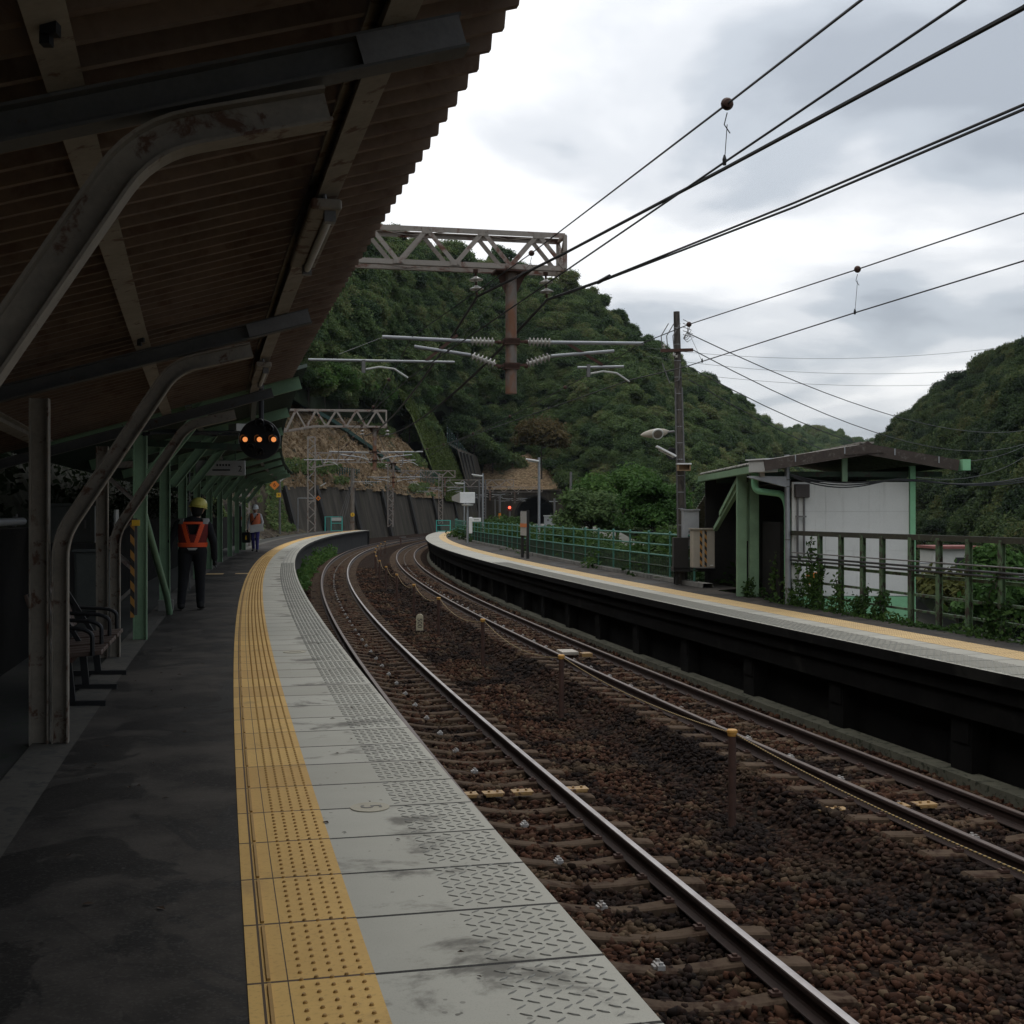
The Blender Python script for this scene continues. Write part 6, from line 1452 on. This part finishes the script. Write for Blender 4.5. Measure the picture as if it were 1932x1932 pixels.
for k, (u, v, d, Rr, lb) in enumerate(((772, 800, 239, 4.0, 'dark tree in the hollow left of the mossy chute top'), (798, 832, 247, 3.6, 'lower dark tree in the hollow left of the mossy chute'), (862, 812, 282, 4.6, 'dark tree crowding the upper right edge of the mossy chute'), (893, 846, 290, 4.4, 'dark tree rising behind the ribbed concrete apron'), (930, 868, 296, 4.4, 'dark tree above the right part of the concrete apron'), (962, 884, 300, 4.0, 'dark tree at the left end of the grass shelf over the tunnel'), (1052, 892, 300, 4.4, 'dark tree at the right end of the grass shelf over the tunnel'))):
    tree('broadleaf_tree', at(u, v, d)-Vector((0, 0, 3.0)), Rr, 6.0, .8, lb, MT['leaf'], 150+k, 18, 420, .42)
tree('leafy_shrub', at(1806, 1122, 44)-Vector((0, 0, .8)), 1.5, 1.3, .1, 'yellow green shrub seen through the mossy fence', MT['leafyellow'], 61, 12, 200, .20, cat='shrub', r0=.05)
tree('leafy_shrub', at(1905, 1130, 40)-Vector((0, 0, 1.2)), 1.5, 1.8, .1, 'green shrub at the right edge behind the mossy fence', MT['leafvivid'], 62, 12, 200, .20, cat='shrub', r0=.05)
tree('leafy_shrub', at(1880, 1075, 60)-Vector((0, 0, 1.4)), 1.9, 2.2, .2, 'green shrub beside the red roofed hut beyond the fence', MT['leafvivid'], 63, 12, 200, .24, cat='shrub', r0=.05)
# shrubs crowding the teal railing
def shrubs():
    rng = random.Random(9); proto = None; k = 0
    where = ['at its left end', 'near its left end', 'left of the direction board', 'beneath the direction board', 'behind the second lamp post', 'left of the station name board', 'right behind the station name board', 'at the nearest lamp post', 'right of the nearest lamp post', 'below the round bluish tree', 'midway to the utility pole', 'near the utility pole', 'just left of the utility pole', 'at the foot of the utility pole']
    for s_ in (100, 90, 82, 75, 69, 63, 57, 52, 47.5, 43.5, 40, 36.5, 33, 30):
        n_ = nrail(s_)+2.1; loc = P(s_, n_, -1.55); lb = 'leafy green shrub crowding the teal railing '+where[k]
        if proto is None: proto = tree('leafy_shrub', loc, 1.6, 2.0, .1, lb, MT['vine'], 71, 18, 620, .095, group='shrubs behind the teal railing', cat='shrub', r0=.05); o = proto
        else: o = copy_tree(proto); o.location = loc; o['label'] = lb
        f = rng.uniform(.85, 1.15)*(1.0 if s_ < 70 else 1.15); o.rotation_euler = (0, 0, rng.uniform(0, 6)); o.scale = (f*1.3, f*1.3, f*rng.uniform(.85, 1.1)); k += 1
shrubs()
# undergrowth on the river bank and on the banks by the line
def scatter_leaves(name, sampler, n, size, mat_, label, seed, cat='undergrowth', kind='stuff'):
    rng = np.random.default_rng(seed); C = np.array([sampler(rng) for _ in range(n)]); Nn = unit(rng.normal(size=(n, 3))*.7+np.array([0, -.2, .6]))
    o = bpy.data.objects.new(name, leaf_mesh(name, C, Nn, size, rng, mat_)); COL.objects.link(o)
    if kind: o['kind'] = kind
    return tag(o, label, cat)
def bank_pt(rng):
    s_ = rng.uniform(2, 110); n_ = 11.8+rng.uniform(0, 1)**1.4*26; zb = np.interp(n_, [11.3, 14, 19, 28, 40], [-1.2, -2.4, -5.2, -9, -13])
    return tuple(P(s_, n_, zb+max(0, fnoise(s_*3, n_*3)+.55)*rng.uniform(0, 1.5)*(1.4 if n_ > 14 else .7)))
scatter_leaves('undergrowth', bank_pt, 90000, .15, MT['vine'], 'tangle of green undergrowth on the river bank behind the opposite platform', 31)
def ivy_pt(rng):
    s_ = rng.uniform(-4, 60); k = rng.uniform(0, 1)**1.7; n_ = -2.4-k*7; zb = np.interp(-n_, [2.3, 3.0, 3.6, 5, 8.5, 12], [1.3, 2.4, 5, 9, 14, 16.5]); return tuple(P(s_, n_, zb+rng.uniform(-.1, .5)))
scatter_leaves('ivy_bank', ivy_pt, 16000, .10, MT['ivy'], 'ivy and ferns coloured shade-dark on the bank above the low wall', 32)
def weed_pt(rng):
    s_ = 46+rng.beta(1.6, 1.5)*44; k = rng.uniform(0, 1); h = max(0, .35+fnoise(s_*4, 3)*.6); n_ = 1.25+rng.uniform(0, 1)*(.35+h*.5); return tuple(P(s_, n_, -1.5+rng.uniform(0, 1)*h*1.3))
scatter_leaves('trackside_weeds', weed_pt, 5200, .12, MT['leafvivid'], 'green weeds along the foot of the near platform wall', 33, 'weeds')
def slope_pt(rng):
    s_ = rng.uniform(60, 112); p = lerp_prof(BK, s_); k = rng.uniform(.1, .98)*(len(p)-2); i = int(k); f = k-i; n_ = p[i][0]*(1-f)+p[i+1][0]*f; z_ = p[i][1]*(1-f)+p[i+1][1]*f
    if fnoise(s_*1.4, z_*2.0+5) < .12: z_ += 0; return tuple(P(s_, n_-1.5, z_-.6))
    return tuple(P(s_, n_+.3, z_+rng.uniform(0, .5)))
scatter_leaves('bank_creepers', slope_pt, 14000, .24, MT['leaf'], 'patches of creeper on the rocky bank beyond the canopy', 34)
def tuft_pt(rng):
    s_ = rng.uniform(106, 223); q = [(-6.9, -.2), (-8, 2.2), (-10, 5.5), (-13, 9.), (-17, 12.5), (-22, 15)]; k = rng.uniform(0, .95)*5; i = int(k); f = k-i
    n_ = q[i][0]*(1-f)+q[i+1][0]*f; z_ = q[i][1]*(1-f)+q[i+1][1]*f; return tuple(P(s_, n_+.1, wtop(s_)+z_+rng.uniform(0, .5)))
scatter_leaves('dry_tufts', tuft_pt, 8000, .30, MT['drytuft'], 'dry brown grass tufts over the steep slope', 37, 'grass')
def slopebush_pt(rng):
    while True:
        p = tuft_pt(rng)
        if fnoise(p[0]*2.2, p[2]*3.1) > .22: return (p[0], p[1], p[2]+rng.uniform(0, .7))
scatter_leaves('slope_bushes', slopebush_pt, 8000, .34, MT['leaf'], 'patches of green scrub on the dry slope', 38, 'scrub')
def chute_pt(rng):
    s_ = rng.uniform(224, 259); q = [(-6.5, -.6), (-8, 3), (-10, 8), (-13, 15), (-16, 20)]; k = rng.uniform(0, .98)*4; i = int(k); f = k-i
    return tuple(P(s_, q[i][0]*(1-f)+q[i+1][0]*f+.1, wtop(s_)+q[i][1]*(1-f)+q[i+1][1]*f+rng.uniform(0, .35)))
scatter_leaves('chute_grass', chute_pt, 9000, .34, MT['mossgrass'], 'short bright grass on the mossy chute', 39, 'grass')
# vines on the mossy fence, and weeds along its foot
def vine(name, s_, h, wd, n, label, seed):
    rng = np.random.default_rng(seed); C = []; m = MB(); k = max(4, int(n/75))
    for q in range(k):
        a = rng.normal(0, wd*1.5); hh = h*rng.uniform(.35, 1.05) if q else h; pts = []; dn = -.06
        for i in range(14):
            f = i/13; a += rng.normal(0, .035+.05*wd)-(a*.10 if q % 2 else 0); dn = -.06+rng.normal(0, .02); z = hh*f if i < 11 or q % 3 else hh*(1-.12*(i-10))
            pts.append(P(s_+a, nfen(s_+a)+dn, Z2+max(0, z)))
        m.tube(pts, .006, 4)
        for _ in range(int(n/k)):
            i = int(rng.uniform(0, 1)**.8*12.9); p = pts[i]+(pts[min(13, i+1)]-pts[i])*rng.uniform(); C.append((p.x+rng.normal(0, .04), p.y+rng.normal(0, .03)-.02, p.z+rng.normal(0, .035)))
    C = np.array(C); n = len(C); Nn = unit(rng.normal(size=(n, 3))*.7+np.array([-.2, -.7, .4])); r = thing(name, P(s_, nfen(s_), Z2), label, 'vine')
    o = bpy.data.objects.new('vine_leaves', leaf_mesh('vine_leaves', C-np.array(ORG[r.name]), Nn, .05, rng, MT['vine'])); link(o, r)
    m.build('vine_stem', MT['bark'], r)
vine('climbing_vine', posts[0], 1.25, .14, 760, 'climbing vine smothering the mossy fence post nearest the galvanised pole', 81)
vine('climbing_vine', posts[1]-.05, .75, .10, 150, 'sparse hanging vine on the second mossy fence post in front of the white wall', 82)
vine('climbing_vine', posts[2], .55, .10, 230, 'low leafy vine on the third mossy fence post in front of the white wall', 83)
vine('climbing_vine', posts[3], .50, .09, 170, 'short leafy vine on the fourth mossy fence post before the mint corner post', 84)
vine('climbing_vine', posts[7], 1.0, .12, 420, 'climbing vine on the mossy fence post near the right edge', 85)
vine('climbing_vine', s_a-.1, 1.0, .28, 620, 'thick vine at the end of the mossy fence beside the galvanised pole', 86)
vine('climbing_vine', s_a+1.3, .40, .45, 260, 'low vine heap at the foot of the dark shelter opening', 87)
def foot_pt(rng): s_ = rng.uniform(11.5, 22); return tuple(P(s_, nfen(s_)-.1+rng.normal(0, .08), Z2+rng.uniform(0, 1)**2*.3*max(.15, .6+fnoise(s_*7, 2))))
scatter_leaves('fence_weeds', foot_pt, 2400, .045, MT['vine'], 'weeds and creepers along the foot of the mossy fence', 35, 'weeds')
def lat_pt(rng):
    s_ = rng.uniform(31, 100); z = rng.uniform(0, 1)*.6; 
    return tuple(P(s_, nrail(s_)+.1+rng.uniform(0, .25), Z2+.05+z*max(.3, .9+fnoise(s_*2, 1)*.9)))
scatter_leaves('railing_creepers', lat_pt, 6000, .075, MT['vine'], 'creepers growing through the lattice of the teal railing', 36, 'creepers')
# red roofed hut and road railing across the bank
hc = at(1800, 1052, 75); hut = thing('small_hut', hc-Vector((0, 0, 1)), 'small pale hut with a faded red roof beyond the fence', 'hut')
MB().box(hc+Vector((0, 1.5, -.5)), (2.3, 2.6, 2.2)).build('hut_wall', MT['offwhite'], hut); MB().box(hc+Vector((0.1, 1.3, .62)), (2.9, 3.1, .16)).build('roof', MT['redroof'], hut); MB().box(hc+Vector((.55, .19, -.35)), (.8, .03, .7)).build('window', MT['black'], hut)
rl2 = MB(); rp = [at(u, 1062+(u-1730)*.045, 62) for u in (1735, 1800, 1880, 2000)]
for z_ in (0, -.45): rl2.tube([p+Vector((0, 0, z_)) for p in rp], .035, 6)
for f in range(14): p = rp[0]+(rp[-1]-rp[0])*f/13; rl2.tube([p+Vector((0, 0, .05)), p+Vector((0, 0, -1))], .03, 6)
tag(rl2.build('road_railing', MT['galv']), 'pale road railing beyond the fence near the red roofed hut', 'railing')

# ------------------------------------------------------------------ thin haze of a damp day
hz_ = MB().box((0, 1150, 92), (3040, 2940, 218)); 
th_ = bpy.data.materials.new('haze_air'); th_.use_nodes = True; n_ = th_.node_tree; n_.nodes.clear()
pv = n_.nodes.new('ShaderNodeVolumePrincipled'); pv.inputs['Color'].default_value = (.80, .88, .97, 1); pv.inputs['Density'].default_value = .00005; pv.inputs['Anisotropy'].default_value = .1
om = n_.nodes.new('ShaderNodeOutputMaterial'); n_.links.new(pv.outputs[0], om.inputs['Volume'])
hb = hz_.build('haze', th_); hb['kind'] = 'stuff'; tag(hb, 'thin damp haze lying in the valley air', 'haze')
# ------------------------------------------------------------------ people: one continuous body each
def body(root, segs, rot, mats):
    """segs: (label, p0, p1, r0, r1, squash) capsules in metres, fused into one skin; faces take the material of the nearest segment"""
    m = MB()
    for lb, a, b, r0, r1, sq in segs:
        a, b = Vector(a), Vector(b); n = 10; seg = 16; t_ = (b-a).normalized(); L = (b-a).length
        x = Vector((1, 0, 0))-t_*t_.x
        x = x.normalized() if x.length > .2 else Vector((0, 1, 0)); y = t_.cross(x)
        prof = [(-r0*math.sin(R(90-18*k)), r0*math.cos(R(90-18*k))) for k in range(5)]+[(L*f, r0+(r1-r0)*f) for f in (0, .25, .5, .75, 1)]+[(L+r1*math.sin(R(18*k)), r1*math.cos(R(18*k))) for k in range(1, 6)]
        vs = [a+t_*h+(x*math.cos(2*math.pi*k/seg)+y*math.sin(2*math.pi*k/seg)*sq)*max(r, .0008) for h, r in prof for k in range(seg)]; q = len(prof)
        m.add(vs, [(i*seg+k, i*seg+(k+1) % seg, (i+1)*seg+(k+1) % seg, (i+1)*seg+k) for i in range(q-1) for k in range(seg)]+[tuple(range(seg))[::-1], tuple((q-1)*seg+k for k in range(seg))])
    o = MB(); tmp = m.build('tmp', mats[0])
    rm = tmp.modifiers.new('r', 'REMESH'); rm.mode = 'VOXEL'; rm.voxel_size = .0085; sm = tmp.modifiers.new('s', 'SMOOTH'); sm.iterations = 3; sm.factor = .5
    bpy.context.view_layer.update(); me = bpy.data.meshes.new_from_object(tmp.evaluated_get(bpy.context.evaluated_depsgraph_get())); bpy.data.objects.remove(tmp)
    n = len(me.polygons); cen = np.zeros(n*3, 'f'); me.polygons.foreach_get('center', cen); cen = cen.reshape(-1, 3)
    best = np.full(n, 1e9); lab = np.zeros(n, 'i'); order = []
    for lb, a, b, r0, r1, sq in segs:
        if lb not in order: order.append(lb)
        a, b = np.array(a), np.array(b); d = b-a; tt = np.clip(((cen-a)@d)/(d@d+1e-9), 0, 1); dist = np.linalg.norm(cen-a-tt[:, None]*d, axis=1)-(r0+(r1-r0)*tt)*(.5+.5*sq)
        k = dist < best; best[k] = dist[k]; lab[k] = order.index(lb)
    me.materials.clear()
    for lb in order: me.materials.append(mats[1][lb])
    me.polygons.foreach_set('material_index', lab); me.shade_smooth(); me.name = 'body'
    b = bpy.data.objects.new('body', me); link(b, root); ORG[b.name] = ORG[root.name]; return b
def hand(lb, w, d, side, curl=.5):
    """palm, four curled fingers of unequal length and a thumb, d = pointing direction"""
    w = Vector(w); d = Vector(d).normalized(); sv = Vector(side).normalized(); n_ = d.cross(sv); out = [(lb, tuple(w), tuple(w+d*.075), .030, .034, .55)]
    for k, L in enumerate((.068, .078, .073, .056)):
        b = w+d*.08+sv*(-.027+.018*k); m_ = b+d*L*.5+n_*.012*curl; e = m_+(d*.8+n_*curl).normalized()*L*.5; out += [(lb, tuple(b-d*.02), tuple(m_), .0095, .009, 1), (lb, tuple(m_), tuple(e), .009, .0075, 1)]
    b = w+d*.025-sv*.028; e = b+(d*.7-sv*.6+n_*.3).normalized()*.045; out += [(lb, tuple(w+d*.02-sv*.01), tuple(e), .012, .010, 1), (lb, tuple(e), tuple(e+d*.028), .010, .008, 1)]
    return out
def helmet(root, c, up, fwd, mat_, s=1.):
    c = Vector(c); up = Vector(up).normalized(); fwd = (Vector(fwd)-up*Vector(fwd).dot(up)).normalized(); sd = fwd.cross(up); m = MB(); seg = 28
    rings = [(.128, -.012), (.127, .02), (.120, .06), (.104, .095), (.077, .122), (.042, .138), (.012, .143)]
    vs = [c+(sd*math.cos(2*math.pi*k/seg)*.92+fwd*math.sin(2*math.pi*k/seg)*1.12)*r*s+up*z*s for r, z in rings for k in range(seg)]; q = len(rings)
    m.add(vs, [(i*seg+k, i*seg+(k+1) % seg, (i+1)*seg+(k+1) % seg, (i+1)*seg+k) for i in range(q-1) for k in range(seg)]+[tuple((q-1)*seg+k for k in range(seg))])
    h = m.build('helmet', mat_, root, smooth=True); md = h.modifiers.new('thick', 'SOLIDIFY'); md.thickness = .006
    b = MB(); vs = []
    for k in range(seg+1):
        a = 2*math.pi*k/seg; e_ = (sd*math.cos(a)*.92+fwd*math.sin(a)*1.12); fr = max(0, math.sin(a))**2; vs += [c+e_*.125*s-up*.008, c+e_*(.142+.045*fr)*s-up*(.018+.016*fr)]
    b.add(vs, [(2*k, 2*k+1, 2*k+3, 2*k+2) for k in range(seg)]); br = b.build('helmet_brim', mat_, h, smooth=True); md = br.modifiers.new('thick', 'SOLIDIFY'); md.thickness = .005
    b = MB(); b.tube([c+fwd*.115*s*f2+up*(.145*math.sqrt(max(0, 1-f2*f2))+.002)*s for f2 in (-.9, -.6, -.3, 0, .3, .6, .9)], .008, 6); b.build('helmet_ridge', mat_, h, smooth=True)
    return h
def torso_shell(root, name, z0, z1, rx, ry, cy, pick, mats, seg=144, rows=96, off=.0, cx=0.):
    """garment wrapped round the trunk; pick(angle, height 0..1) -> material index or None for a gap"""
    m = MB(); o0 = ORG[root.name]; vs = []
    for i in range(rows+1):
        f = i/rows; z = z0+(z1-z0)*f
        for k in range(seg):
            a = 2*math.pi*k/seg; vs.append(o0+Vector((cx(f)+math.cos(a)*rx(f), cy(f)+math.sin(a)*ry(f), z)))
    m.v = [tuple(p) for p in vs]
    for i in range(rows):
        for k in range(seg):
            p = pick((k+.5)/seg*360, (i+.5)/rows)
            if p is None: continue
            m.f.append((i*seg+k, i*seg+(k+1) % seg, (i+1)*seg+(k+1) % seg, (i+1)*seg+k)); m.m.append(p)
    o = m.build(name, mats, root, smooth=True); md = o.modifiers.new('thick', 'SOLIDIFY'); md.thickness = .010; md.offset = 1; return o
MT['skin'] = gm('skin', (.38, .22, .15), .08, 9, .55, bump=0); MT['blackcloth'] = gm('black_work_cloth', (.012, .012, .014), .25, 14, .9, bump=.2)
MT['bluecloth'] = gm('blue_work_trousers', (.05, .045, .19), .2, 14, .9, bump=.2); MT['whiteshirt'] = gm('white_plaid_shirt', (.52, .52, .53), .15, 20, .85, bump=.1)
MT['boot'] = gm('black_boots', (.014, .013, .013), .2, 14, .6); MT['glove'] = gm('dark_gloves', (.02, .018, .018), .2, 14, .8); MT['vestorange'] = gm('orange_vest_band', (.85, .10, .025), .1, 20, .6, bump=0)
MT['vestmesh'] = gm('dark_red_vest_mesh', (.16, .018, .015), .2, 30, .8, bump=0); MT['vestgrey'] = gm('grey_reflective_tape', (.22, .21, .19), .1, 20, .5, bump=0); MT['vestpeach'] = gm('orange_vest_cloth', (.66, .17, .075), .12, 16, .8, bump=.1)
MT['hairdark'] = gm('short_dark_hair', (.012, .010, .009), .3, 30, .7)
# worker walking away, seen from behind (x right, y away from the camera, z up)
def worker_black():
    loc = P(20.75, -.61, 0); r = thing('person', loc, 'person walking away in black work clothes, orange reflective vest and yellow helmet', 'person')
    S = []
    S += [('top', (-.0, .0, 1.02), (.0, .015, 1.20), .150, .165, .68), ('top', (.0, .015, 1.20), (.01, .02, 1.36), .172, .185, .62), ('top', (-.14, .02, 1.44), (.15, .02, 1.42), .078, .078, .9), ('top', (.0, .02, 1.42), (.035, .04, 1.50), .085, .062, .9)]
    S += [('skin', (.035, .04, 1.49), (.055, .05, 1.57), .056, .055, 1.), ('skin', (.06, .06, 1.62), (.066, .055, 1.69), .083, .088, 1.12), ('skin', (.06, .155, 1.635), (.062, .165, 1.62), .014, .012, 1.), ('skin', (-.025, .05, 1.64), (-.028, .045, 1.66), .014, .016, .6), ('skin', (.148, .05, 1.63), (.150, .045, 1.65), .014, .016, .6)]
    S += [('hair', (.058, .02, 1.60), (.064, .01, 1.68), .075, .085, 1.)]
    S += [('legs', (-.075, 0, .99), (.075, 0, .99), .120, .120, .85), ('legs', (-.095, .0, .96), (-.125, .01, .52), .105, .072, 1.), ('legs', (-.125, .01, .52), (-.15, -.055, .12), .074, .056, 1.), ('legs', (.095, 0, .96), (.10, .03, .52), .105, .072, 1.), ('legs', (.10, .03, .52), (.105, .015, .12), .074, .056, 1.)]
    S += [('boot', (-.15, -.06, .07), (-.165, .09, .045), .050, .044, .9), ('boot', (-.15, -.055, .14), (-.15, -.06, .07), .052, .052, 1.), ('boot', (.105, .01, .07), (.12, .16, .042), .050, .042, .9), ('boot', (.105, .01, .14), (.105, .01, .07), .052, .052, 1.)]
    S += [('top', (-.19, .02, 1.41), (-.30, -.01, 1.13), .066, .052, 1.), ('top', (-.30, -.01, 1.13), (-.345, .06, .86), .052, .040, 1.), ('top', (.20, .02, 1.39), (.285, -.02, 1.10), .066, .052, 1.), ('top', (.285, -.02, 1.10), (.295, .04, .84), .052, .040, 1.)]
    S += hand('glove', (-.35, .065, .845), (-.05, .15, -1), (0, 1, .1)); S += hand('glove', (.296, .045, .825), (.02, .12, -1), (0, 1, .1))
    body(r, [(lb, Vector(a)+loc, Vector(b)+loc, *q) for lb, a, b, *q in S] and [(lb, tuple(Vector(a)), tuple(Vector(b)), *q) for lb, a, b, *q in S], 0, (MT['blackcloth'], {'top': MT['blackcloth'], 'skin': MT['skin'], 'hair': MT['hairdark'], 'legs': MT['blackcloth'], 'boot': MT['boot'], 'glove': MT['glove']}))
    helmet(r, loc+Vector((.075, .045, 1.70)), (.18, .05, 1), (-.1, 1, .0), gm('yellow_helmet', (.64, .56, .13), .08, 8, .35, bump=0), 1.02)
    def pk(a, f):
        a = a % 360; back = 180 < a < 360; x = math.cos(R(a))       # back faces the camera (-y)
        if f < .16: return 0
        if back:
            if f > .80: 
                if abs(x) > .62: return 2
                return 0 if f < .87 and abs(x) > .0 else None
            xs = .20+.60*f
            if abs(abs(x)-min(.86, xs*.86)) < .135: return 0
            if f > .44 and abs(x) < .20+.5*(f-.44): return None
            return 1 if abs(x) < .93 else None
        if f > .80: return 2 if .62 < abs(x) < .9 else None
        return 0 if abs(abs(x)-.6) < .15 else (1 if .3 < abs(x) < .9 else None)
    torso_shell(r, 'safety_vest', 1.035, 1.50, lambda f: .186+.026*math.sin(f*2.2)-.05*max(0, f-.85), lambda f: .128+.016*math.sin(f*2.4)-.11*max(0, f-.82)**1.0*2.2, lambda f: .008+.02*f, pk, [MT['vestorange'], MT['vestmesh'], MT['vestgrey']], cx=lambda f: .012*f)
    m = MB(); seg = 36
    vs = [loc+Vector((math.cos(2*math.pi*k/seg)*.168, math.sin(2*math.pi*k/seg)*.125, z)) for z in (.985, 1.022) for k in range(seg)]; m.add(vs, [(k, (k+1) % seg, seg+(k+1) % seg, seg+k) for k in range(seg)]); b = m.build('belt', MT['offwhite'], r, smooth=True); b.modifiers.new('t', 'SOLIDIFY').thickness = .006
    return r
wb1 = worker_black()
wb1.rotation_euler = (0, 0, .2); wb1.scale = (1.18, 1.12, 1.0)
# worker walking towards us with a white board and a dark bag
def worker_blue():
    loc = P(51.7, -.40, 0); r = thing('person', loc, 'person walking closer in blue trousers, orange vest and white helmet, holding a white board', 'person')
    S = []
    S += [('shirt', (0, 0, 1.02), (.0, -.01, 1.20), .138, .150, .68), ('shirt', (.0, -.01, 1.20), (0, -.015, 1.35), .155, .168, .62), ('shirt', (-.14, -.01, 1.43), (.14, -.01, 1.43), .070, .070, .9), ('shirt', (0, -.01, 1.42), (0, -.02, 1.49), .08, .058, .9)]
    S += [('skin', (0, -.02, 1.48), (0, -.03, 1.56), .052, .052, 1.), ('skin', (0, -.04, 1.60), (0, -.03, 1.68), .078, .084, 1.12), ('skin', (0, -.128, 1.625), (0, -.142, 1.605), .013, .013, 1.), ('skin', (-.085, -.03, 1.63), (-.088, -.03, 1.65), .013, .015, .6), ('skin', (.085, -.03, 1.63), (.088, -.03, 1.65), .013, .015, .6), ('hair', (0, .0, 1.62), (0, .01, 1.68), .078, .084, 1.)]
    S += [('legs', (-.07, 0, .98), (.07, 0, .98), .112, .112, .85), ('legs', (-.085, 0, .95), (-.09, -.02, .52), .098, .068, 1.), ('legs', (-.09, -.02, .52), (-.09, .10, .14), .07, .052, 1.), ('legs', (.085, 0, .95), (.085, -.10, .53), .098, .068, 1.), ('legs', (.085, -.10, .53), (.08, -.07, .12), .07, .052, 1.)]
    S += [('boot', (-.09, .10, .10), (-.10, -.03, .06), .046, .040, .9), ('boot', (.08, -.06, .07), (.09, -.20, .045), .048, .040, .9)]
    S += [('shirt', (-.18, -.01, 1.41), (-.25, .0, 1.13), .060, .048, 1.), ('shirt', (-.25, .0, 1.13), (-.27, -.08, .90), .046, .036, 1.), ('shirt', (.18, -.01, 1.41), (.26, .02, 1.14), .060, .048, 1.), ('shirt', (.26, .02, 1.14), (.235, -.15, .96), .046, .036, 1.)]
    S += hand('glove', (-.272, -.085, .885), (0, -.1, -1), (0, 1, 0), .9); S += hand('glove', (.23, -.165, .945), (-.6, -.6, -.3), (0, .3, 1), .8)
    body(r, [(lb, tuple(Vector(a)), tuple(Vector(b)), *q) for lb, a, b, *q in S], 0, (MT['whiteshirt'], {'shirt': MT['whiteshirt'], 'skin': MT['skin'], 'hair': MT['hairdark'], 'legs': MT['bluecloth'], 'boot': MT['boot'], 'glove': MT['glove']}))
    helmet(r, loc+Vector((0, -.035, 1.69)), (0, -.08, 1), (0, -1, 0), MT['white'], 1.)
    m = MB()
    for x_ in (-.032, .032): m.lathe(loc+Vector((x_, -.119, 1.655)), [(.011, 0), (.006, .006)], 8, (0, -1, 0))
    m.build('eyes', MT['ink'], r); MB().box(loc+Vector((0, -.121, 1.575)), (.04, .008, .008)).build('mouth', MT['rust'], r)
    def pk(a, f):
        x = math.cos(R(a)); fr = math.sin(R(a)) < 0
        if f > .78 and abs(x) < .30: return None
        if fr and f > .45 and abs(x) < .30*(f-.45)/.35: return None
        if abs(x) > .93 and f > .5: return None
        return 0
    torso_shell(r, 'safety_vest', 1.03, 1.48, lambda f: .170+.024*math.sin(f*2.2)-.05*max(0, f-.85), lambda f: .122+.014*math.sin(f*2.4)-.22*max(0, f-.82), lambda f: -.004-.01*f, pk, [MT['vestpeach']], cx=lambda f: 0.)
    MB().bar(loc+Vector((.12, -.135, 1.46)), loc+Vector((-.15, -.15, 1.06)), .035, .01, up=(0, 1, 0)).build('shoulder_strap', MT['black'], r)
    bd = thing('white_board', loc+Vector((.11, -.28, .96)), 'white board held in front by the person in blue trousers', 'board')
    c = loc+Vector((.105, -.275, .985)); ex = Vector((math.cos(.14), 0, math.sin(.14))); ez = Vector((-math.sin(.14), 0, math.cos(.14)))
    MB().frame(c, ex, (0, 1, 0), ez, .275, .008, .155).build('board', MT['white'], bd)
    bg_ = thing('tool_bag', loc+Vector((-.38, -.05, .35)), 'dark bag with a yellow mark carried by the person in blue trousers', 'bag')
    MB().box(loc+Vector((-.36, -.05, .60)), (.34, .16, .44)).build('bag_body', MT['black'], bg_, bevel=.03); MB().tube([loc+Vector((-.42, -.06, .80)), loc+Vector((-.36, -.07, .88)), loc+Vector((-.27, -.09, .86)), loc+Vector((-.28, -.06, .80))], .012, 6).build('bag_handle', MT['black'], bg_)
    m = MB(); m.box(loc+Vector((-.36, -.134, .56)), (.07, .006, .12)); m.lathe(loc+Vector((-.36, -.132, .65)), [(.03, 0), (0, .004)], 10, (0, -1, 0)); m.build('bag_mark', MT['yellow'], bg_)
    return r
wb2 = worker_blue(); wb2.scale = (1.12, 1.06, 1.07)
